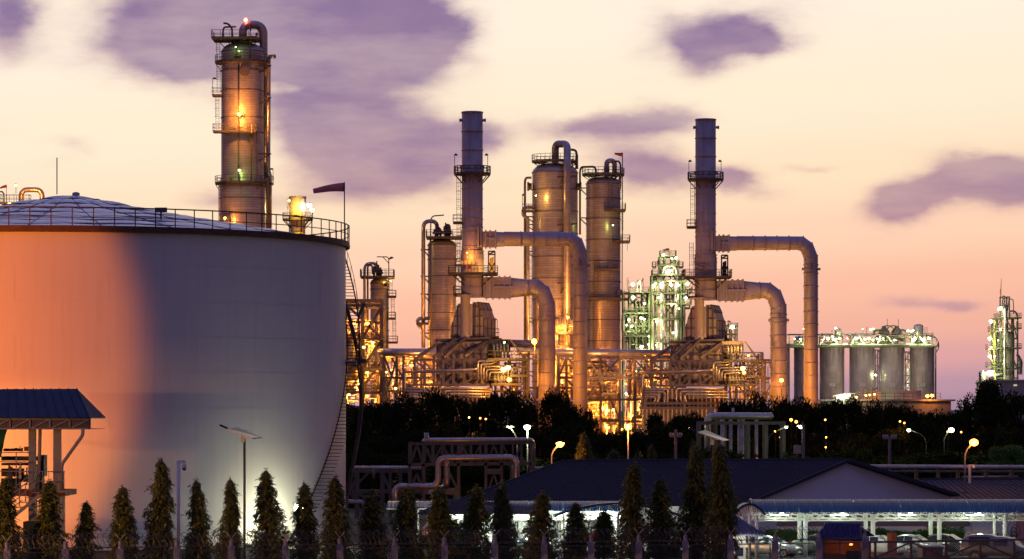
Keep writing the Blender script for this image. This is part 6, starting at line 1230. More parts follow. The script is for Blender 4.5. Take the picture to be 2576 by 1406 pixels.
# second roof to the right, behind
H2 = thing('second_hall', 'second dark roofed hall behind the gable at the right edge', 'building', P(2500, 1400, 262)); a, b, c_, d_ = P(2310, 1206, 268), P(2760, 1206, 268), P(2700, 1278, 256), P(2300, 1278, 256)
m = MB(); m.prism([a, b, Vector((c_.x + 8, c_.y, c_.z)), d_ + Vector((3, 0, 0))], (0, 0, -.12)); m.build('roof', DKROOF, H2); m = MB(); m.tube([a + Vector((0, 0, .05)), b + Vector((0, 0, .05))], .1, 6); m.build('ridge_cap', RIBM, H2); ribs(H2, a, b, d_ + Vector((3, 0, 0)), Vector((c_.x + 8, c_.y, c_.z)), 34, 'roof_rib', RIBM, .07, .03)
m = MB(); m.bb((d_.x + 3.5, 257, 0), (c_.x + 8, 257.2, d_.z)); m.build('front_wall', WALLG, H2)
# white office strip behind the hedge at right
OW = thing('office_wing', 'low white office wing with barred windows behind the hedge and cars', 'building', P(2300, 1390, 233)); Yw = 233
m = MB(); m.bb(P(1876, 1410, Yw), (P(2450, 0, Yw).x, Yw + .25, P(0, 1324, Yw).z)); m.build('white_wall', WALLW, OW)
m = MB(); m.bb((P(1876, 0, Yw).x, Yw + .02, P(0, 1324, Yw).z), (P(2450, 0, Yw).x, Yw + .24, P(0, 1290, Yw).z)); m.build('upper_wall', mat('mauve_plaster', (.20, .155, .21), .85, 0, .06, .4), OW)
m = MB(); m.bb(P(2450, 1420, Yw - 2), (P(2556, 0, Yw).x, Yw + .3, P(0, 1290, Yw).z)); m.build('end_block', WALLW, OW); m = MB(); m.bb(P(2556.5, 1420, Yw - 2.2), (P(2640, 0, Yw).x, Yw + .3, P(0, 1285, Yw).z)); m.build('pink_block', PINK, OW)
for x, w, y in ((2131, 40, 1378), (2214, 40, 1378), (2402, 78, 1378)): pass
for x, w in ((2215, 1.25), (2404, 2.1)): window(OW, Vector((P(x, 0, Yw).x, Yw - .03, P(0, 1376, Yw).z + 0.2)), w, .9)
m = MB(); m.box(Vector((P(2477, 0, Yw).x, Yw - 2.05, P(0, 1358, Yw).z)), (1.45, .08, 1.2)); w_ = m.build('louvre_window', mat('louvre_brown', (.06, .05, .045), .5), OW)
for i in range(7): m = MB(); m.box(Vector((P(2477, 0, Yw).x, Yw - 2.12, P(0, 1341 + i * 5, Yw).z)), (1.4, .05, .05)); m.build('slat', DARK, w_)
m = MB(); q = random.Random(4)
for i in range(10): c = Vector((P(2538 + q.gauss(0, 3), 0, Yw).x, Yw - 2.2, P(0, 1340 + q.gauss(0, 9), Yw).z)); r = q.uniform(.12, .4); m.tube([c + Vector((r * cos(t), 0, r * 1.4 * sin(t))) for t in [2 * pi * j / 14 for j in range(15)]], .012, 4, False)
m.build('coiled_cable', BLACK, OW)
m = MB(); m.bar(Vector((P(2505, 0, Yw).x, Yw - 2.3, P(0, 1320, Yw).z)), Vector((P(2525, 0, Yw).x, Yw - 2.3, P(0, 1345, Yw).z)), .12); m.build('sloping_pipe', WPAINT, OW)
bs = thing('blue_shed_roof', 'small blue corrugated lean-to roof over the hedge behind the car park', 'shed roof', P(2125, 1350, 226)); a = P(2077, 1348, 226); b = P(2205, 1348, 226); m = MB(); m.prism([a, b, P(2190, 1333, 229), P(2085, 1333, 229)], (0, 0, .06)); m.build('roof_sheet', BLUER, bs)
for s in (a, b): m = MB(); m.bar(Vector((s.x, 226.5, 0)), s + Vector((0, .5, 0)), .1); m.build('post', GALV, bs)
# ================================================================== carports
def carport(label, xa, xb, Y, zE, rise, span, cols, bay, lamps, over=0, grp=None, lab=None):
    """barrel roofed carport, eave facing the camera, running left to right"""
    A = P(xa, 0, Y); B_ = P(xb, 0, Y); X0, X1 = A.x, B_.x
    t = thing('carport', label, 'carport', ((X0 + X1) / 2, Y, 0))
    n = 12; arc = [(Y - .55 + (span) * i / n, zE + rise * sin(pi * (i / n) ** .92)) for i in range(n + 1)]
    L = X1 - X0; ns = max(1, int(L / .76)); sh = None
    for k_ in range(ns):
        x0 = X0 + L * k_ / ns; x1 = X0 + L * (k_ + 1) / ns - .02; m = MB(); vs = []; nn = 4; 
        for (yy, zz) in arc:
            for j in range(nn * 2 + 1): vs.append((x0 + (x1 - x0) * j / (nn * 2), yy, zz + (.05 if j % 2 else 0)))
        w_ = nn * 2 + 1; fs = [(i * w_ + j, i * w_ + j + 1, (i + 1) * w_ + j + 1, (i + 1) * w_ + j) for i in range(n) for j in range(w_ - 1)]
        m.add(vs, fs, False); 
        if sh is None: sh = m.build('roof_sheet', BLUEC, t); sx = x0
        else: inst(sh, t, (x0 - sx, 0, 0))
    for xx in (X0 - .03, X1 + .03):
        m = MB(); m.tube([(xx, a_, b_ + .05) for a_, b_ in arc], .06, 6); m.build('verge_trim', mat('verge_purple_steel', (.16, .12, .17), .4, .3) if 'verge_purple_steel' not in bpy.data.materials else bpy.data.materials['verge_purple_steel'], t)
    for d, (yy) in enumerate((Y, Y + span - 1.1)):
        m = MB(); m.bar((X0, yy, zE - .12), (X1, yy, zE - .12), .07); m.build('truss_chord', WPAINT, t); m = MB(); m.bar((X0, yy, zE - .52), (X1, yy, zE - .52), .10); m.build('truss_chord', WPAINT, t)
        nb = max(1, int(L / bay)); 
        for i in range(nb + 1):
            x = X0 + L * i / nb; m = MB(); m.bar((x, yy, zE - .49), (x, yy, zE - .15), .055); m.build('truss_web', WPAINT, t)
            if i < nb: m = MB(); m.bar((x, yy, zE - .15), (x + L / nb, yy, zE - .49), .05); m.build('truss_web', WPAINT, t)
        for x in cols:
            X = P(x, 0, Y).x; m = MB(); m.tube([(X, yy, 0), (X, yy, zE - .1)], .15, 10); m.build('column', WPAINT, t)
            m = MB(); m.bar((X + .1, yy, zE - .65), (X + 1.4, yy + .6 - 1.2 * d, zE - .05), .07); m.bar((X - .1, yy, zE - .65), (X - .1, yy + .9 - 1.8 * d, zE + .2), .07); m.build('knee_brace', WPAINT, t)
    for i in range(int(L / 3.5) + 1):
        x = X0 + .2 + 3.5 * i
        if x < X1:
            m = MB(); m.tube([(x, a_, b_ - .08) for a_, b_ in arc], .05, 5); m.build('roof_arch', WPAINT, t); m = MB(); m.bar((x, Y, zE - .5), (x, Y + span - 1.1, zE - .5), .07); m.build('tie_bar', WPAINT, t)
    for (x, pw) in lamps:
        X = P(x, 0, Y).x; yy = Y - .42; m = MB(); m.box((X, yy, zE - .14), (1.2, .06, .06)); m.build('added_tube_lamp', TUBE_W, t); light((X, Y - 2.2, zE - .1), (.88, 1, .74), pw * 1.1, .25, t, 'carport_light'); m = MB(); m.bar((X, Y - .5, zE - .1), (X, Y - 2.0, zE), .05); m.box((X, Y - 2.1, zE + .02), (.3, .25, .12)); m.build('added_lamp_bracket', WPAINT, t); light((X, Y + span * .5, zE + rise - .75), (.88, 1, .76), pw, .35, t, 'carport_light')  # eave tubes, brackets and forward lights are added to brighten trusses and cars
    return t
zE = P(0, 1290, 212).z
carport('long carport with curved blue roof and white trusses over the cars at right', 1895, 2640, 212, zE, .85, 5.5, (2026, 2196, 2363, 2528), .75, ((1960, 150), (2110, 130), (2280, 150), (2450, 190)))
carport('carport with blue curved roof before the bright white wall at the centre', 1130, 1560, 208, P(0, 1286, 208).z, .62, 4.6, (1215, 1420, 1552), .72, ((1180, 560), (1260, 700), (1340, 540), (1440, 330), (1530, 300)))
# arched end canopy (roof seen end on)
def arch_canopy(label, xa, xb, Y, ye, yt, dep, lamp):
    X0, X1 = P(xa, 0, Y).x, P(xb, 0, Y).x; z0, z1 = P(0, ye, Y).z, P(0, yt, Y).z; t = thing('arched_canopy', label, 'canopy', ((X0 + X1) / 2, Y, 0)); n = 20
    arc = [(X0 + (X1 - X0) * i / n, z0 + (z1 - z0) * sin(pi * i / n) ** .9) for i in range(n + 1)]
    m = MB(); vs = [(x, Y, z) for x, z in arc] + [(x, Y + dep, z) for x, z in arc]; m.add(vs, [(i, i + 1, n + 2 + i, n + 1 + i) for i in range(n)], True); m.build('roof_sheet', BLUEC, t)
    m = MB(); m.tube([(x, Y - .03, z) for x, z in arc], .085, 6); m.build('roof_edge', BLUER, t)
    zc = z0 - .05; zt = lambda x: z0 + (z1 - z0) * sin(pi * (x - X0) / (X1 - X0)) ** .9
    m = MB(); m.bar((X0, Y, zc - .3), (X1, Y, zc - .3), .09); m.build('truss_chord', WPAINT, t)
    for i in range(1, 14): x = X0 + (X1 - X0) * i / 14; m = MB(); m.bar((x, Y, zc - .3), (x, Y, zt(x)), .05); m.bar((x, Y, zt(x)), (x + (X1 - X0) / 14, Y, zc - .3), .045); m.build('truss_web', WPAINT, t)
    for x in (X0 + .6, (X0 + X1) / 2, X1 - .6): m = MB(); m.tube([(x, Y, 0), (x, Y, zc)], .11, 8); m.build('column', WPAINT, t)
    if lamp: light(((X0 + X1) / 2, Y + dep * .5, z0 - .3), (.88, 1, .8), lamp, .3, t)
arch_canopy('arched blue canopy seen end on, left of the two tallest mast trees', 1395, 1712, 205, 1297, 1267, 3.5, 210)
arch_canopy('arched blue canopy end at the left end of the long carport', 1846, 1925, 208, 1295, 1268, 3.5, 60)
aw = thing('entrance_awning', 'dark purple sheet awning with scalloped edge before the white wall', 'awning', P(1180, 1400, 205)); Y = 205
a, b = P(1050, 1294, Y), P(1345, 1294, Y); c_, d_ = P(1345, 1272, Y + 4), P(1130, 1258, Y + 4); m = MB(); m.prism([a, b, c_, d_], (0, 0, .07)); m.build('roof_sheet', DKROOF, aw); ribs(aw, d_ + Vector((0, 0, .06)), c_ + Vector((0, 0, .06)), a + Vector((0, 0, .06)), b + Vector((0, 0, .06)), 34, 'roof_rib', RIBM, .05, .02)
for x in (1075, 1240, 1335): m = MB(); m.bar(Vector((P(x, 0, Y).x, Y + .4, 0)), P(x, 1295, Y + .4), .12); m.build('post', WPAINT, aw)
m = MB(); m.bar(P(1065, 1330, Y), P(1088, 1298, Y), .14); m.build('knee_brace', WPAINT, aw)
bc = thing('small_canopy', 'small light blue curved canopy between the pipe rack and the awning', 'canopy', P(1060, 1400, 209)); Y = 209; m = MB(); n = 10; X0, X1 = P(972, 0, Y).x, P(1125, 0, Y).x
arc = [(Y + 3.4 * i / n, P(0, 1277, Y).z + .35 * sin(pi * i / n * .6)) for i in range(n + 1)]; L = X1 - X0; mm = 34; vs = [(X0 + L * j / mm, y_, z_ + (.04 if j % 2 else 0)) for (y_, z_) in arc for j in range(mm + 1)]; m.add(vs, [(i * (mm + 1) + j, i * (mm + 1) + j + 1, (i + 1) * (mm + 1) + j + 1, (i + 1) * (mm + 1) + j) for i in range(n) for j in range(mm)]); m.build('roof_sheet', BLUEC, bc)
m = MB(); m.bar((X0, Y, P(0, 1280, Y).z), (X1, Y, P(0, 1280, Y).z), .1); m.build('eave_beam', WPAINT, bc)
for x in (1000, 1052): m = MB(); m.bar(Vector((P(x, 0, Y).x, Y, 0)), P(x, 1280, Y), .12); m.build('post', WPAINT, bc)
# ================================================================== hedge and palms
def cards(name, n, box, lmin, lmax, w, mt, seed, up=.2, keep=None):
    q = random.Random(seed); vs = []; fs = []; (x0, y0, z0), (x1, y1, z1) = box
    for i in range(n):
        x = q.uniform(x0, x1); y = q.uniform(y0, y1) if q.random() < .4 else y0 + abs(q.gauss(0, .15)); z = z0 + (z1 - z0) * q.random() ** .8 + (.18 * sin(x * 1.7) + .1 * sin(x * 4.1)) * (1 if q.random() < .6 else 0)
        leafcard(vs, fs, Vector((x, y, z)), Vector((q.gauss(0, 1), q.gauss(-.5, 1), q.gauss(up, .8))), q.uniform(lmin, lmax), w, q)
    o = bpy.data.objects.new(name, meshobj(name, vs, fs, mt)); C.objects.link(o); return o
Yh = 221
hx0, hx1 = P(1868, 0, Yh).x, P(2425, 0, Yh).x; hd = thing('hedge', 'long clipped green hedge behind the parked cars', 'hedge', (0, 0, 0))
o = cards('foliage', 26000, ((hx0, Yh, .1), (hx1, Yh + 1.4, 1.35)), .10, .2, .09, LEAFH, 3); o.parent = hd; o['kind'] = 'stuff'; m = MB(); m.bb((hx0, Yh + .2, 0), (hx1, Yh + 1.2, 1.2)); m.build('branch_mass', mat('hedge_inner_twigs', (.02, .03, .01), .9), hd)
o = cards('foliage', 900, ((P(2330, 0, Yh).x, Yh - .5, 1.1), (P(2425, 0, Yh).x, Yh + .5, 1.75)), .12, .25, .07, LEAFH, 7, .8); o.parent = hd; o['kind'] = 'stuff'
def palm(x, Y, h, label, n, seed):
    t = thing('potted_palm', label, 'plant', (P(x, 0, Y).x, Y, 0)); q = random.Random(seed); vs = []; fs = []
    for i in range(n):
        a = q.random() * 2 * pi; e = q.uniform(-.3, 1.2); z = h * q.random() ** .7; r = .55 * (1 - (z / h) ** 2 * .7) * q.random(); d = Vector((cos(a) * cos(e), sin(a) * cos(e), sin(e))); leafcard(vs, fs, Vector((r * cos(a), r * sin(a), z)), d, q.uniform(.25, .5), .07, q)
    o = bpy.data.objects.new('foliage', meshobj('foliage', vs, fs, LEAFB)); C.objects.link(o); o.parent = t; m = MB(); m.tube([t.location, t.location + Vector((0, 0, h * .8))], .04, 6); m.build('stem', BARK, t)
palm(1077, 203, 1.7, 'bright green leafy plant left of the mast tree near the small canopy', 420, 1); palm(1152, 203, 2.4, 'tall bright green plant against the white wall', 620, 2); palm(1132, 203.5, 1.5, 'low bright green plant left of the tall one', 420, 3); palm(1163, 202.6, 1.2, 'low bright green plant right of the tall one', 300, 4)
# ================================================================== cars
def car(label, x, Y, rz, paint, kind='sedan', cat='car'):
    t = thing('parked_' + ('pickup' if kind == 'pickup' else 'car'), label, cat, (0, 0, 0))
    # stations along length (x forward), each: x, zbottom, zbelt, ztop, halfwidth belt, halfwidth top
    if kind == 'pickup': L = [(-2.55, .55, 1.0, 1.02, .80, .78), (-2.45, .45, 1.05, 1.62, .86, .66), (-2.0, .42, 1.08, 1.84, .89, .70), (-1.1, .42, 1.08, 1.88, .90, .72), (-.42, .42, 1.08, 1.86, .90, .72), (-.30, .42, 1.08, 1.72, .90, .69), (.45, .42, 1.08, 1.74, .90, .68), (.75, .42, 1.07, 1.66, .90, .66), (1.38, .42, 1.05, 1.10, .89, .80), (1.9, .43, 1.02, 1.08, .88, .74), (2.4, .46, .92, 1.0, .84, .66), (2.58, .52, .80, .84, .76, .6)]; wr = .39; wx = (-1.45, 1.62); glass = [(2, 4), (5, 7)]; ws_ = (7, 8); rw = None
    elif kind == 'hatch': L = [(-2.1, .45, .80, .82, .72, .68), (-1.98, .30, .92, 1.10, .80, .62), (-1.5, .24, .95, 1.42, .84, .58), (-.6, .22, .95, 1.50, .86, .60), (.25, .22, .94, 1.44, .86, .58), (1.05, .22, .92, .98, .85, .70), (1.6, .24, .84, .92, .82, .64), (2.0, .30, .68, .74, .76, .56), (2.15, .38, .56, .60, .66, .5)]; wr = .31; wx = (-1.28, 1.33); glass = [(1, 2), (2, 3), (3, 4)]; ws_ = (4, 5); rw = (1, 2)
    else: L = [(-2.25, .48, .84, .86, .74, .68), (-2.12, .32, .94, .98, .80, .66), (-1.55, .24, .97, 1.06, .84, .66), (-.95, .22, .97, 1.36, .86, .58), (-.3, .22, .96, 1.47, .87, .60), (.35, .22, .95, 1.42, .87, .58), (1.1, .22, .92, .98, .86, .70), (1.7, .24, .84, .92, .83, .64), (2.15, .30, .68, .74, .77, .56), (2.3, .38, .56, .60, .66, .5)]; wr = .32; wx = (-1.35, 1.42); glass = [(2, 3), (3, 4), (4, 5)]; ws_ = (5, 6); rw = (2, 3)
    mb = MB(); vs = []; K = 13
    for (px_, zb, zl, zt, wb, wt) in L:
        half = [(0, zb), (wb * .82, zb), (wb * .97, zb + .14), (wb, (zb + zl) / 2 + .05), (wb * .97, zl), (wt, zt - .02 if zt - zl > .1 else zt - .01), (wt * .6, zt + .02)]
        ring = [(y, z) for y, z in half] + [(0, zt + .035)] + [(-y, z) for y, z in half[::-1][:-1]]
        vs += [(px_, y, z) for y, z in ring]
    W = len(ring); fs = [(i * W + j, i * W + (j + 1) % W, (i + 1) * W + (j + 1) % W, (i + 1) * W + j) for i in range(len(L) - 1) for j in range(W)]
    fs.append(tuple(range(W))[::-1]); fs.append(tuple((len(L) - 1) * W + j for j in range(W))); mb.add(vs, fs, True); b = mb.build('body', paint, t)
    md = b.modifiers.new('smooth', 'SUBSURF'); md.levels = 2; md.render_levels = 2
    def lerp(i, j, f): a_, c_ = L[i], L[j]; return [a_[q] + (c_[q] - a_[q]) * f for q in range(6)]
    for s in (-1, 1):
        for (i, j) in glass:
            A, B2_ = lerp(i, j, .08 if kind != 'pickup' else .05), lerp(i, j, .95); g = MB(); q = []
            for S_ in (A, B2_):
                h = S_[3] - S_[2]
                for f in (.10, .84): q.append((S_[0], s * ((S_[4] * .97 + (S_[5] - S_[4] * .97) * f) + .012), S_[2] + h * f))
            g.add([q[0], q[2], q[3], q[1]], [(0, 1, 2, 3)]); g.prism([Vector(q[0]), Vector(q[2]), Vector(q[3]), Vector(q[1])], (0, s * .01, 0)); g.build('side_window', GLASS, t)
        for wxx in wx:
            wy = L[4][4] - .10; m = MB(); m.tube([(wxx, s * (wy - .12), wr), (wxx, s * (wy - .10), wr), (wxx, s * (wy + .09), wr), (wxx, s * (wy + .11), wr)], [wr * .9, wr, wr, wr * .9], 24); w_ = m.build('wheel', BLACK, t)
            m = MB(); m.tube([(wxx, s * (wy + .10), wr), (wxx, s * (wy + .125), wr)], wr * .62, 18); rim = m.build('rim', GALV, w_)
            m = MB()
            for q in range(5): a = 2 * pi * q / 5 + .3; m.bar((wxx, s * (wy + .13), wr), (wxx + wr * .58 * cos(a), s * (wy + .13), wr + wr * .58 * sin(a)), .05)
            m.build('spokes', DARK, w_); m = MB(); m.tube([(wxx + (wr + .05) * cos(a), s * (L[4][4] + .0), wr + (wr + .05) * sin(a)) for a in [pi * q / 10 for q in range(11)]], .035, 5); m.build('wheel_arch', BLACK if kind == 'pickup' else paint, t)
        fr = L[-2]; m = MB(); m.box((fr[0] - .03, s * fr[4] * .80, fr[2] - .04), (.30, .26, .15), -s * .35); m.build('headlight', mat('headlight_lens', (.75, .78, .8), .08, .2) if 'headlight_lens' not in bpy.data.materials else bpy.data.materials['headlight_lens'], t)
        m = MB(); sphere(m, Vector((L[ws_[0]][0] + .35, s * (L[4][4] + .12), L[4][2] + .08)), .10, 8, .75); m.build('mirror', paint, t)
        m = MB(); m.box((L[1][0] - .02, s * L[1][4] * .86, L[1][2] - .06), (.1, .2, .16)); m.build('tail_light', REDP, t)
        for hx in (.1, -.8): m = MB(); m.box((hx, s * (L[4][4] + .012), L[4][2] - .12), (.16, .03, .03)); m.build('door_handle', GALV, t)
    A, B2_ = L[ws_[0]], L[ws_[1]]; f0, f1 = .06, .93; p = lambda f: (A[0] + (B2_[0] - A[0]) * f, A[3] + (B2_[3] - A[3]) * f + .055, A[5] + (B2_[5] - A[5]) * f)
    m = MB(); a_, c_ = p(f0), p(f1); m.prism([(a_[0], -a_[2] * .92, a_[1]), (a_[0], a_[2] * .92, a_[1]), (c_[0], c_[2] * .95, c_[1]), (c_[0], -c_[2] * .95, c_[1])], (.01, 0, .01)); m.build('windscreen', GLASS, t)
    if rw: A, B2_ = L[rw[1]], L[rw[0]]; a_, c_ = p(.1), p(.9); m = MB(); m.prism([(a_[0], -a_[2] * .9, a_[1]), (a_[0], a_[2] * .9, a_[1]), (c_[0], c_[2] * .9, c_[1]), (c_[0], -c_[2] * .9, c_[1])], (-.01, 0, .01)); m.build('rear_window', GLASS, t)
    fr = L[-1]; m = MB()
    for q in range(3): m.box((fr[0] - .01, 0, fr[1] + .10 + q * .06), (.05, fr[4] * 1.1, .025))
    m.build('grille', DARK, t); m = MB(); m.box((fr[0] + .03, 0, fr[1] + .0), (.03, .42, .12)); m.build('number_plate', SIGNW, t)
    if kind == 'pickup':
        for s in (-1, 1): m = MB(); m.bar((-2.2, s * .5, 1.93), (-.6, s * .5, 1.93), .05); m.build('roof_rail', GALV, t)
        m = MB(); m.bb((fr[0] - .02, -.8, .42), (fr[0] + .08, .8, .62)); m.build('bumper', GALV, t)
    t.location = (P(x, 0, Y).x, Y, 0); t.rotation_euler = (0, 0, rz); return t
SILV = mat('silver_car_paint', (.48, .50, .51), .28, .5, .03, 1, coat=.6); WHTC = mat('white_car_paint', (.72, .73, .71), .28, .0, .03, 1, coat=.6); DKC = mat('dark_grey_car_paint', (.06, .065, .07), .25, .4, .03, 1, coat=.7); GRC = mat('grey_green_pickup_paint', (.20, .22, .21), .3, .5, .04, 1, coat=.6)
car('silver hatchback behind the concrete fence post right of the second solar lamp', 1935, 211, -.42, SILV, 'hatch')
car('grey car mostly hidden behind the guard kiosk', 2072, 214, -.42, GRC, 'sedan')
car('white sedan whose bonnet sticks out right of the guard kiosk', 2205, 212, -.42, WHTC, 'sedan')
car('silver sedan behind the terracotta panel and the red cabinet', 2292, 213, -.42, SILV, 'sedan')
car('dark sedan behind the red cabinet', 2378, 214, -.42, DKC, 'sedan')
car('grey-green pickup truck with canopy at the right edge', 2516, 203, -.42, GRC, 'pickup', 'pickup truck')
car('dark car low behind the fence under the lit wall', 1322, 207, -.35, DKC, 'sedan')
car('grey car between two mast trees under the lit wall', 1398, 208, -.35, SILV, 'sedan')
# ================================================================== guard kiosk, booth, street furniture
Y = 184
KB = thing('guard_kiosk', 'small open guard kiosk with a blue tiled gable roof', 'kiosk', (P(2125, 0, Y).x, Y, 0))
def kp(x, y, d=0.0): return P(x, y, Y) + Vector((0, d, 0))
e0, e1 = kp(2046, 1354, -1.0), kp(2166, 1358, -1.0); r0, r1 = kp(2077, 1321, .6), kp(2168, 1324, .6)
q0, q1 = kp(2060, 1353, 2.4), kp(2212, 1351, 2.4)
m = MB(); m.prism([e0, e1, r1, r0], (0, 0, -.05)); m.build('roof', TILE, KB); m = MB(); m.prism([r0, r1, q1, q0], (0, 0, -.05)); m.build('roof', TILE, KB)
nr, nc = 8, 13
for i in range(nr):
    for j in range(nc):
        f0, f1 = i / nr, (i + 1) / nr; c0, c1 = j / nc, (j + .93) / nc
        A = e0.lerp(r0, f0).lerp(e1.lerp(r1, f0), c0); B2_ = e0.lerp(r0, f0).lerp(e1.lerp(r1, f0), c1); D2 = e0.lerp(r0, f1).lerp(e1.lerp(r1, f1), c0); C2 = e0.lerp(r0, f1).lerp(e1.lerp(r1, f1), c1)
        u = Vector((0, -.03, .07)); mid = lambda p, q: (p + q) / 2 + Vector((0, -.03, .06)); m = MB()
        m.add([A + u, mid(A, B2_) + u, B2_ + u, C2 + u * .4, mid(D2, C2) + u * .4, D2 + u * .4, A, B2_], [(0, 1, 4, 5), (1, 2, 3, 4), (6, 7, 2, 1, 0)]); m.build('roof_tile', TILE, KB)
m = MB(); m.tube([r0 + Vector((0, 0, .06)), r1 + Vector((0, 0, .06))], .1, 8); m.build('ridge_tile', TILE, KB)
for (x0, x1, yt, yb, mt_) in ((2062, 2072, 1354, 1470, POSTC), (2170, 2184, 1352, 1470, POSTC)): m = MB(); m.bb(kp(x0, yb, -.6), (kp(x1, 0).x, Y + 1.8, kp(0, yt).z)); m.build('corner_post', mt_, KB)
m = MB(); m.bb(kp(2070, 1470, -.55), (kp(2126, 0).x, Y - .4, kp(0, 1391).z)); m.build('low_wall', WOOD, KB); m = MB(); m.bb(kp(2127, 1470, -.5), (kp(2172, 0).x, Y - .4, kp(0, 1384).z)); m.build('low_wall', DARK, KB)
m = MB(); m.bb(kp(2060, 1470, 1.7), (kp(2184, 0).x, Y + 1.8, kp(0, 1353).z)); m.build('back_wall', WOOD, KB); m = MB(); m.bb(kp(2108, 1395, -.6), (kp(2112, 0).x, Y - .45, kp(0, 1356).z)); m.build('window_mullion', GALV, KB)
m = MB(); m.bb(kp(2139, 1372, .2), (kp(2146, 0).x, Y + .5, kp(0, 1366).z)); m.build('wall_lamp', mat('dim_orange_lamp', (1, .5, .2), emit=((1, .4, .1), 3)), KB); light(kp(2130, 1375, .3), SOD, 14, .1, KB)
Y = 187
BT = thing('gate_booth', 'booth with a purple pyramid roof and glaring white lit wall behind the tall mast trees', 'booth', (P(1845, 0, Y).x, Y, 0)); c = P(1838, 1290, Y + 1)
cs = [P(1768, 1346, Y - 1.4), P(1925, 1347, Y - 1.4), P(1918, 1344, Y + 3.2), P(1775, 1344, Y + 3.2)]
for i in range(4): m = MB(); m.prism([cs[i], cs[(i + 1) % 4], c], (0, 0, .05)); m.build('roof', PURP, BT)
for i in range(1, 18): a = cs[0].lerp(cs[1], i / 18); f = 1 - abs(i / 9 - 1); m = MB(); m.bar(a + Vector((0, 0, .07)), a.lerp(Vector((a.x, c.y, c.z)), f * .92 if f < 1 else .95) + Vector((0, 0, .07)), .05); m.build('roof_rib', PURP, BT)
m = MB(); m.bb(P(1780, 1480, Y - .6), (P(1874, 0, Y).x, Y + 2, P(0, 1346, Y).z)); m.build('wall', WALLW, BT); m = MB(); m.bb(P(1852, 1398, Y - .66), (P(1868, 0, Y).x, Y - .58, P(0, 1376, Y).z)); m.build('window', WINGL, BT)
m = MB(); m.bb(P(1790, 1400, Y - .66), (P(1830, 0, Y).x, Y - .58, P(0, 1368, Y).z)); m.build('window', WINGL, BT)
light(P(1880, 1358, Y - 2.2), (.9, 1, .85), 90, .15, BT); light(P(1778, 1372, Y - 2.6), SOD, 90, .2, BT)
Y = 196
TSN = thing('sign_panel', 'upright terracotta two-panel sign standing before the silver sedan', 'sign', (P(2244, 0, Y).x, Y, 0)); m = MB(); m.bb(P(2233, 1400, Y), (P(2256, 0, Y).x, Y + .25, P(0, 1341, Y).z)); m.build('frame', TERRA, TSN)
for (x0, x1, y0, y1) in ((2234, 2243.5, 1342.5, 1360), (2245.5, 2255, 1362, 1379)): m = MB(); m.bb(P(x0, y1, Y - .05), (P(x1, 0, Y).x, Y, P(0, y0, Y).z)); m.build('panel', mat('orange_panel_face', (.75, .28, .07), .5) if 'orange_panel_face' not in bpy.data.materials else bpy.data.materials['orange_panel_face'], TSN)
for x in (2234, 2255): m = MB(); m.bar(Vector((P(x, 0, Y).x, Y + .1, 0)), P(x, 1342, Y + .1), .08); m.build('leg', DARK, TSN)
Y = 188
CB = thing('red_cabinet', 'squat dark red cabinet with a slanted lid behind the gate', 'cabinet', (P(2341, 0, Y).x, Y, 0)); m = MB(); m.bb(P(2321, 1480, Y), (P(2372, 0, Y).x, Y + 1, P(0, 1378, Y).z)); m.build('body', mat('dark_red_paint', (.10, .012, .016), .5, 0, .2, 1), CB)
m = MB(); m.prism([P(2310, 1480, Y + .6), P(2321, 1480, Y - .01), P(2321, 1377, Y - .01), P(2310, 1376, Y + .6)], (0, .3, 0)); m.build('side_panel', TERRA, CB); m = MB(); m.prism([P(2307, 1377, Y + .5), P(2319, 1378, Y - .1), P(2375, 1378, Y - .1), P(2364, 1373, Y + 1)], (0, 0, .06)); m.build('lid', PURP, CB); m = MB(); m.box(P(2336, 1388, Y - .02), (.22, .04, .5)); m.build('door_panel', REDP, CB)
BR_ = thing('barrier_rail', 'low red and white crowd barrier before the white sedan', 'barrier', (P(2247, 0, 190).x, 190, 0)); Y = 190
for y in (1397, 1403): m = MB(); m.bar(P(2204, y, Y), P(2292, y, Y), .06); m.build('rail', REDP, BR_)
for i in range(14): x = 2206 + i * 6.4; m = MB(); m.bar(P(x, 1397, Y), P(x, 1430, Y), .035); m.build('baluster', WPAINT, BR_)
for x in (2205, 2291): m = MB(); m.bar(P(x, 1397, Y), Vector((P(x, 0, Y).x, Y, 0)), .07); m.build('leg', REDP, BR_)
FE = thing('fire_hose_cabinet', 'red fire extinguisher stand against the white wall', 'fire extinguisher', (P(1228, 0, 204).x, 204, 0)); Y = 204; m = MB(); m.bb(P(1220, 1420, Y), (P(1234, 0, Y).x, Y + .4, P(0, 1378, Y).z)); m.build('cabinet', REDP, FE); m = MB(); m.lathe(P(1225, 1379, Y + .2), [(.13, 0), (.13, .5), (.05, .6), (.05, .72), (.01, .72)], 12); m.build('extinguisher', REDP, FE)
RC = thing('red_sign_stand', 'red oval sign stand leaning by the lit wall between two mast trees', 'sign', (P(1503, 0, 200).x, 200, 0)); Y = 200; m = MB(); m.box(P(1500, 1349, Y), (.95, .06, .4)); m.build('board', REDP, RC); m = MB(); m.tube([P(1503, 1368, Y), P(1503, 1368, Y + .08)], px(8, Y), 16); m.build('disc', REDP, RC); m = MB(); m.bar(Vector((P(1503, 0, Y).x, Y + .04, 0)), P(1503, 1345, Y + .04), .06); m.build('leg', DARK, RC)
NB = thing('notice_board', 'small dim red and white notice board beside the mast trees', 'sign', (P(1069, 0, 196).x, 196, 0)); Y = 196; m = MB(); m.box(P(1070, 1340, Y), (.62, .05, .42)); m.build('board', mat('dim_notice_face', (.30, .12, .12), .6), NB); m = MB(); m.bar(Vector((P(1064, 0, Y).x, Y + .05, 0)), P(1064, 1332, Y + .05), .07); m.build('post', DARK, NB)
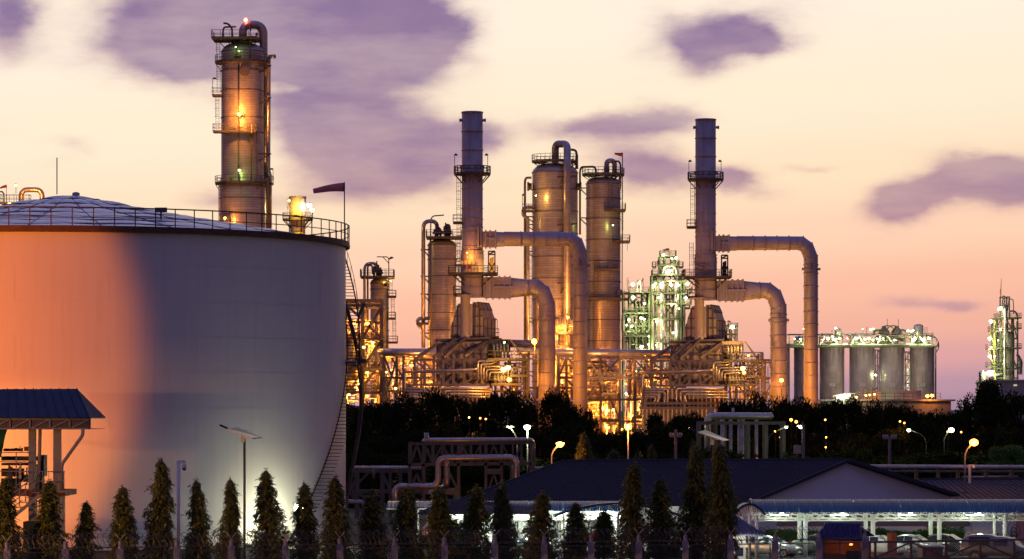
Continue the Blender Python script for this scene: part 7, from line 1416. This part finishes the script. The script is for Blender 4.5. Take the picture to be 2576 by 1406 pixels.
for i in (-1, 1): m = MB(); m.box(P(1070 + i * 4, 1340, Y - .04), (.14, .02, .24)); m.build('symbol', SIGNW, NB)
CN = thing('traffic_cone', 'white-grey traffic cone at the left of the lit plants', 'cone', (P(1054, 0, 198).x, 198, 0)); m = MB(); m.lathe(CN.location, [(.22, 0), (.22, .05), (.15, .05), (.04, .95), (.01, .95)], 12); m.build('body', WPAINT, CN)
# ================================================================== loading bay at left
Y = 196
LBY = thing('loading_bay', 'loading bay with a blue hipped roof, trussed fascia and stair at the left edge', 'shelter', (P(90, 0, Y).x, Y, 0))
def q_(x, y, d=0.0): return P(x, y, Y) + Vector((0, d, 0))
a, b, c_, d_ = q_(-160, 1052, -.2), q_(226, 1053, -.2), q_(173, 980, 3.6), q_(-160, 981, 3.6)
m = MB(); m.prism([a, b, c_, d_], (0, 0, .08)); m.build('roof', BLUER, LBY); e_ = q_(226, 1053, 7.4); m = MB(); m.prism([b, e_, c_], (.02, 0, .08)); m.build('roof', BLUER, LBY)
for i in range(16): f = i / 15; p0_ = a.lerp(b, f); p1_ = d_.lerp(c_, f); m = MB(); m.bar(p0_ + Vector((0, -.02, .12)), p1_ + Vector((0, -.02, .12)), .05); m.build('roof_seam', BLUER, LBY)
m = MB(); m.bb(q_(-160, 1078, 0), (q_(226, 0).x, Y + .05, q_(0, 1054).z)); m.build('fascia_board', mat('mauve_fascia', (.16, .12, .13), .6), LBY)
for y in (1054, 1078.5): m = MB(); m.bar(q_(-160, y, -.1), q_(228, y, -.1), .09); m.build('truss_chord', CREAM, LBY)  # bay steel is white; sodium light is put into its cream tone
for i in range(9): 
    x = 26 + (i - 4) * 50; m = MB(); m.bar(q_(x, 1054, -.1), q_(x, 1078, -.1), .09); m.build('truss_web', CREAM, LBY); m = MB()
    if i < 8: m.bar(q_(x + 4, 1077, -.1), q_(x + 48, 1055, -.1), .075); m.build('truss_web', CREAM, LBY)
m = MB(); m.bar(q_(227, 1054, -.1), q_(227, 1078, -.1), .09); m.build('truss_web', CREAM, LBY)
m = MB(); m.bb(q_(-160, 1080, .2), (q_(226, 0).x, Y + 7.2, q_(0, 1079).z)); m.build('soffit', DARK, LBY)
for (x0, x1, d) in ((69, 86, .4), (132, 150, .3)): m = MB(); m.bb(q_(x0, 1600, d), (q_(x1, 0).x, Y + d + .5, q_(0, 1080).z)); m.build('column', CREAM, LBY)
m = MB(); m.bb(q_(69, 1600, .9), (q_(86, 0).x, Y + 1.3, q_(0, 1230).z)); m.build('lower_column', DARK, LBY)
pipe(LBY, [q_(209, 1080, -.1), q_(209, 1094, -.1), q_(159, 1164, -.1), q_(156, 1172, -.1), q_(156, 1235, -.1)], .11, .15, CREAM, 10, 'down_pipe', 3); pipe(LBY, [q_(99, 1080, .3), q_(98, 1130, .3), q_(94, 1235, .3)], .11, .2, CREAM, 10, 'down_pipe'); pipe(LBY, [q_(145, 1080, 1), q_(145, 1235, 1)], .04, .2, DARK, 6, 'conduit')
m = MB(); m.bb(q_(-160, 1248, .0), (q_(165, 0).x, Y + 5, q_(0, 1234).z)); m.build('platform_deck', mat('rusty_deck_edge', (.28, .10, .045), .7, 0, .2, 1), LBY); m = MB(); m.bar(q_(135, 1237, -.15), q_(167, 1236, -.15), .13); m.build('deck_edge_beam', CREAM, LBY)
m = MB(); m.bb(q_(154, 1600, .1), (q_(162, 0).x, Y + .35, q_(0, 1248).z)); m.build('post', CREAM, LBY)
def hr(pts, r=.035, nm='hand_rail'): m = MB(); m.tube([q_(*p) for p in pts], r, 6); m.build(nm, CREAM, LBY)
hr([(-10, 1138, -.2), (82, 1138, -.2), (85, 1142, -.2), (85, 1210, -.2)]); hr([(-10, 1161, -.2), (85, 1162, -.2)]); hr([(-10, 1185, -.2), (164, 1186, -.2)]); hr([(102, 1210, -.2), (164, 1210, -.2)])
for x, y0, y1 in ((42, 1138, 1235), (108, 1186, 1237), (162, 1186, 1236), (124, 1187, 1235), (142, 1187, 1235)): hr([(x, y0, -.2), (x, y1, -.2)], .035 if x != 124 else .02, 'rail_post')
hr([(91, 1185, -.6), (-12, 1268, -.6)]); hr([(106, 1186, -.9), (-12, 1282, -.9)], .04); hr([(106, 1208, -.9), (-12, 1302, -.9)]); hr([(60, 1258, -.6), (30, 1278, -.6)])
for x in (55, 70, 8): y = 1186 + (106 - x) * .81; hr([(x, y, -.9), (x, y + 45, -.9)], .035, 'rail_post')
for i in range(9):
    x = 96 - i * 15; y = 1237 + i * 12.3; m = MB(); m.bb(q_(x - 8, y + 2, -1.0), (q_(x + 8, 0).x, Y - .3, q_(0, y).z)); m.build('stair_step', CREAM, LBY); m = MB(); m.bar(q_(x + 7, y, -1.0), q_(x + 7, y + 12, -1.0), .05); m.build('stair_riser', CREAM, LBY)
m = MB(); m.bar(q_(108, 1243, -1.05), q_(-20, 1348, -1.05), .2, .08); m.build('stair_stringer', CREAM, LBY)
# machinery on the deck, dark against the lit tank
MC = thing('loading_machinery', 'dark loading pumps, hoses and cable trays on the deck of the loading bay', 'machinery', (P(40, 0, Y).x, Y + 2, 0)); rq = random.Random(8)
for (x0, x1, y0, y1) in ((-10, 82, 1149, 1160), (-10, 65, 1166, 1172), (-10, 45, 1180, 1200), (60, 80, 1170, 1232), (30, 88, 1196, 1214), (-10, 36, 1205, 1232), (85, 98, 1146, 1200), (78, 96, 1200, 1233)): m = MB(); m.bb(q_(x0, y1, 2), (q_(x1, 0).x, Y + 2.5 + rq.random(), q_(0, y0).z)); m.build('machine_block', mat('black_machine', (.03, .028, .025), .5, .4, .2, 2) if 'black_machine' not in bpy.data.materials else bpy.data.materials['black_machine'], MC)
for i in range(14): x = -4 + i * 3.2; m = MB(); m.tube([q_(x, 1136, 2.2), q_(x, 1131 + (i % 3), 2.2), q_(x, 1131, 3)], .05, 6); m.build('hose', mat('green_black_hose', (.03, .05, .035), .4) if 'green_black_hose' not in bpy.data.materials else bpy.data.materials['green_black_hose'], MC)
m = MB(); m.box(q_(61, 1130, 2.2), (.65, .4, .28)); m.box(q_(41, 1132, 2.2), (.12, .2, .25)); m.build('control_box', STEEL, MC); m = MB(); m.tube(bend([q_(24, 1136, 2), q_(25, 1128, 2), q_(37, 1130, 2), q_(38, 1122, 2)], .05), .025, 5); m.build('gooseneck', DARK, MC)
for i in range(12): x = 10 + rq.random() * 80; m = MB(); m.bar(q_(x, 1162 + rq.random() * 20, 1.8), q_(x, 1200 + rq.random() * 25, 1.8), .06 + rq.random() * .06); m.build('valve_stem', GALV if i % 3 == 0 else DARK, MC)
GT = thing('green_tarp', 'green tarpaulin hanging at the left edge under the loading bay roof', 'tarpaulin', (P(0, 0, Y).x, Y + .5, 0)); m = MB(); n = 10; vs = []
for i in range(n + 1):
    y = 1080 + (1150 - 1080) * i / n; w = 16 * (1 - (i / n)) ** 1.4
    for j in range(6): vs.append(q_(-30 + (w + 30) * j / 5, y, .5 + .12 * sin(j * 2 + i * .6)))
m.add(vs, [(i * 6 + j, i * 6 + j + 1, (i + 1) * 6 + j + 1, (i + 1) * 6 + j) for i in range(n) for j in range(5)], True); m.build('cloth', GREENC, GT)
t = thing('green_container', 'dark green covered bin under the loading bay deck', 'bin', (P(80, 0, 194).x, 194, 0)); m = MB(); m.bb(P(58, 1480, 194), (P(91, 0, 194).x, 195, P(0, 1312, 194).z)); m.build('body', mat('dark_green_sheet', (.012, .035, .022), .6), t)
# ================================================================== lamps before the tank
def solar(x, ytp, xf, Y, label, dark, d):
    t = thing('solar_street_lamp', label, 'street lamp', (P(x, 0, Y).x, Y, 0)); m = MB(); m.tube([(P(x, 0, Y).x, Y, 0), P(x, ytp, Y)], .075, 8); m.build('pole', DARK, t)
    m = MB(); A = P(x - 39, ytp - 24, Y) ; B2_ = P(x + 42, ytp - 1, Y); m.prism([A + Vector((0, -.6, 0)), B2_ + Vector((-.45, -.6, 0)), B2_ + Vector((0, .5, .04)), A + Vector((.5, .5, .10))], (.0, 0, .06)); m.build('solar_panel', SOLAR, t)
    m = MB(); m.bar(A + Vector((0, -.62, .02)), B2_ + Vector((-.45, -.62, .02)), .09, .05); m.bar(A + Vector((0, -.6, .02)), A + Vector((.5, .5, .1)), .06); m.build('panel_frame', WPAINT, t)
    m = MB(); m.box(P(x - 3, ytp - 2, Y) + Vector((0, -.1, -.05)), (.2, .2, .34)); m.bar(P(x - 3, ytp - 4, Y), P(x - 12, ytp - 18, Y), .06); m.build('mount_bracket', WPAINT, t)
    m = MB(); m.bar(P(x - 36, ytp - 24, Y), P(x - 44, ytp - 29, Y), .07); m.build('lamp_arm', GALV, t); m = MB(); m.bar(P(x - 43, ytp - 28, Y), P(x - 62, ytp - 36, Y), .12, .28); m.build('lamp_head', SOLAR, t)
solar(615, 1105, 553, 188, 'dark solar street lamp with a tilted panel before the tank', DARK, 0); solar(1795, 1112, 1730, 186, 'solar street lamp with white edged panel between two tall mast trees', DARK, 0)
Y = 192; cp = thing('cctv_pole', 'white pole with a dome camera before the shaded tank wall', 'camera pole', (P(449, 0, Y).x, Y, 0)); m = MB(); m.tube([(P(449, 0, Y).x, Y, 0), P(449, 1159, Y)], .12, 10); m.build('pole', WPAINT, cp)
m = MB(); m.bar(P(447, 1161, Y), P(468, 1160, Y), .14); m.build('arm', WPAINT, cp); m = MB(); m.lathe(P(463.5, 1178, Y), [(.13, .0), (.17, .12), (.14, .26), (.05, .34)], 12); m.build('camera_housing', WPAINT, cp); m = MB(); sphere(m, P(463.5, 1179, Y), .12, 8); m.build('camera_dome', BLACK, cp)
fl2 = thing('tank_floodlight', 'glaring white floodlight between two mast trees in front of the tank foot', 'floodlight', P(757, 1278, 226)); Y = 226
m = MB(); m.tube([(P(763, 0, Y).x, Y, 0), P(763, 1282, Y)], .06, 6); m.build('pole', GALV, fl2); m = MB(); m.box(P(755, 1277, Y) + Vector((0, .12, 0)), (.8, .1, .55)); m.build('housing', DARK, fl2); m = MB(); m.box(P(753, 1276, Y), (.7, .1, .45)); m.build('lamp_face', mat('white_flood_face', (1, 1, .9), emit=((1, 1, .85), 40)), fl2)
m = MB(); sphere(m, P(766, 1290, Y), .16, 8); m.build('lamp_face', bpy.data.materials['white_flood_face'], fl2)
light(P(742, 1292, Y - .2), (1.0, .96, .55), 380, .3, fl2); light(P(730, 1335, 227.2), (1.0, .97, .62), 650, .3, fl2); light(P(705, 1385, 226.5), (1.0, .97, .62), 500, .3, fl2); light(P(728, 1345, Y - 2), (1.0, .96, .55), 170, .4, fl2)  # lower bare lights are added by the tank wall to strengthen the glow
ft = thing('fence_floodlight', 'small floodlight head standing above a fence post', 'floodlight', P(722, 1360, 164)); m = MB(); m.box(P(722, 1351, 164), (.25, .2, .3)); m.build('housing', GALV, ft); m = MB(); m.bar(P(720, 1356, 164), P(718, 1384, 164), .05); m.build('pole', GALV, ft)
# ================================================================== fence
def FY(x): return 160 + .0058 * x
px_posts = [-128, 18, 165, 303, 445, 582, 718, 855, 993, 1118, 1245, 1369, 1487, 1607, 1724, 1838, 1950, 2060, 2176]
FN = thing('perimeter_fence', 'concrete post and chain link fence topped with coiled razor wire along the front', 'fence', (0, 160, 0))
pm = None; zt = 2.78
base_post = MB(); base_post.box((0, 0, zt / 2), (.36, .30, zt)); base_post.lathe((0, 0, zt), [(.13, 0), (.14, .1), (.10, .14), (.13, .22), (.10, .27), (.12, .36), (.01, .42)], 8)
ORG[FN.name] = Vector((0, 0, 0)); FN.location = (0, 0, 0)
lp = base_post.build('post', POSTC, FN)
yb_ = MB(); yb_.bar((0, -.1, zt), (0, -.1, zt + .45), .05); yb_.bar((0, -.1, zt + .45), (-.26, -.1, zt + .78), .045); yb_.bar((0, -.1, zt + .45), (.26, -.1, zt + .78), .045); ybo = yb_.build('barb_arm', GALV, FN)
for i, x in enumerate(px_posts):
    Yf = FY(x); loc = ((x - 1288) / F * Yf, Yf, 0)
    if i == 0: lp.location = loc; ybo.location = loc
    else: inst(lp, FN, loc); inst(ybo, FN, loc)
    if i:
        A = Vector(((px_posts[i - 1] - 1288) / F * FY(px_posts[i - 1]), FY(px_posts[i - 1]), 0)); B2_ = Vector(loc); u = (B2_ - A).normalized(); A2, B3 = A + u * .3, B2_ - u * .3
        f = MB()
        for z in (2.62, 1.2, .15): f.bar(A2 + Vector((0, -.02, z)), B3 + Vector((0, -.02, z)), .06)
        f.bar(A2 + Vector((0, -.02, .1)), A2 + Vector((0, -.02, 2.62)), .06); f.bar(B3 + Vector((0, -.02, .1)), B3 + Vector((0, -.02, 2.62)), .06); f.build('panel_frame', RAILM, FN)
        f = MB(); f.bar(A + Vector((0, .55, 2.82)), B2_ + Vector((0, .55, 2.82)), .06); f.build('rear_rail', RAILM, FN)
        g = MB(); Lp = (B3 - A2).length; st_ = .13; n_ = int((Lp + 1.3) / st_)
        for j in range(n_):
            s0 = j * st_
            for sg_ in (0, 1):
                xa, za, xb, zb = (s0 - 1.3, 1.3, s0, 2.6)
                if xa < 0: za += -xa; xa = 0
                if xb > Lp: zb -= xb - Lp; xb = Lp
                if xb <= xa: continue
                if sg_: xa, xb = Lp - xa, Lp - xb
                g.bar(A2 + u * xa + Vector((0, 0, za)), A2 + u * xb + Vector((0, 0, zb)), .008)
        mo = g.build('chain_link', RAILM, FN); mo['kind'] = 'stuff'
        w_ = MB(); nt_ = int(Lp / .27); pts = []
        for j in range(nt_ * 14 + 1):
            th = 2 * pi * j / 14; s = Lp * j / (nt_ * 14); wob = 1 + .08 * sin(j * .7 + i); pts.append(A2 + u * (s + .25 * sin(th)) + Vector((0, -.12 + .26 * cos(th) * wob, zt + .42 + .38 * cos(th + .9) * wob)))
        w_.tube(pts, .016, 3, False, False); w_.tube([A2 + Vector((0, -.12, zt + .62)), B3 + Vector((0, -.12, zt + .62))], .01, 3, False); w_.build('razor_coil', DARK, FN)
GA = thing('sliding_gate', 'long sliding gate of crossed steel tubes closing the fence at the right', 'gate', (P(2380, 0, 172).x, 172, 0)); Y = 172
m = MB(); m.bar(P(2184, 1364, Y), P(2640, 1356, Y), .12); m.build('top_rail', RAILM, GA); m = MB(); m.bar(P(2184, 1404, Y), P(2640, 1404, Y), .1); m.build('bottom_rail', RAILM, GA)
for x in (2188, 2202, 2292, 2380, 2466, 2551, 2636): m = MB(); m.bar(P(x, 1361, Y), P(x, 1440, Y), .13); m.build('upright', mat('rust_purple_post', (.14, .07, .07), .6) if 'rust_purple_post' not in bpy.data.materials else bpy.data.materials['rust_purple_post'], GA)
for (xa, xb, s) in ((2202, 2292, 1), (2292, 2380, 0), (2380, 2466, 1), (2466, 2551, 0), (2551, 2636, 1)): m = MB(); m.bar(P(xa, 1402 if s else 1364, Y), P(xb, 1364 if s else 1402, Y), .10); m.build('diagonal_tube', RAILM, GA)
g = MB(); x0 = P(2184, 0, Y).x; x1 = P(2600, 0, Y).x; z0, z1 = P(0, 1425, Y).z, P(0, 1364, Y).z; x = x0
while x < x1: g.bar((x, Y + .05, z0), (x + (z1 - z0), Y + .05, z1), .009); g.bar((x, Y + .05, z1), (x + (z1 - z0), Y + .05, z0), .013); x += .13
o = g.build('chain_link', GALV, GA); o['kind'] = 'stuff'
# ================================================================== the yard's sodium flood masts, left of the view
fm = thing('flood_mast', 'sodium flood mast standing left of the loading bay', 'floodlight', (-61, 176, 0)); m = MB(); m.tube([(-61, 176, 0), (-61, 176, 14)], [.2, .12], 8); m.build('mast', GALV, fm); m = MB(); m.box((-60.6, 176, 14.1), (.9, .6, .4)); m.build('lamp_head', DARK, fm)
spot((-60, 176, 13.6), (-57.3, 221, 14), (1.0, .215, .01), 112000, 67, .12, .5, fm)
spot((-47, 208, 5.5), (-37.5, 220.2, 6), (1.0, .33, .04), 9000, 43, .4, .5, fm)
fm2 = thing('flood_mast', 'sodium flood mast on the near side of the fence, left of the view', 'floodlight', (-52, 150, 0)); m = MB(); m.tube([(-52, 150, 0), (-52, 150, 12)], [.2, .12], 8); m.build('mast', GALV, fm2); m = MB(); m.box((-51.6, 150.4, 12.1), (.9, .6, .4)); m.build('lamp_head', DARK, fm2)
spot((-51.4, 150.5, 11.8), (16, 171, 3), (1.0, .42, .09), 75000, 76, .5, .4, fm2)
spot((-51.4, 150.5, 11.8), (-34.5, 197, 4.5), (1.0, .42, .10), 26000, 23, .5, .25, fm2)
light(P(1158, 1275, 279), SOD, 200, .4, R1)
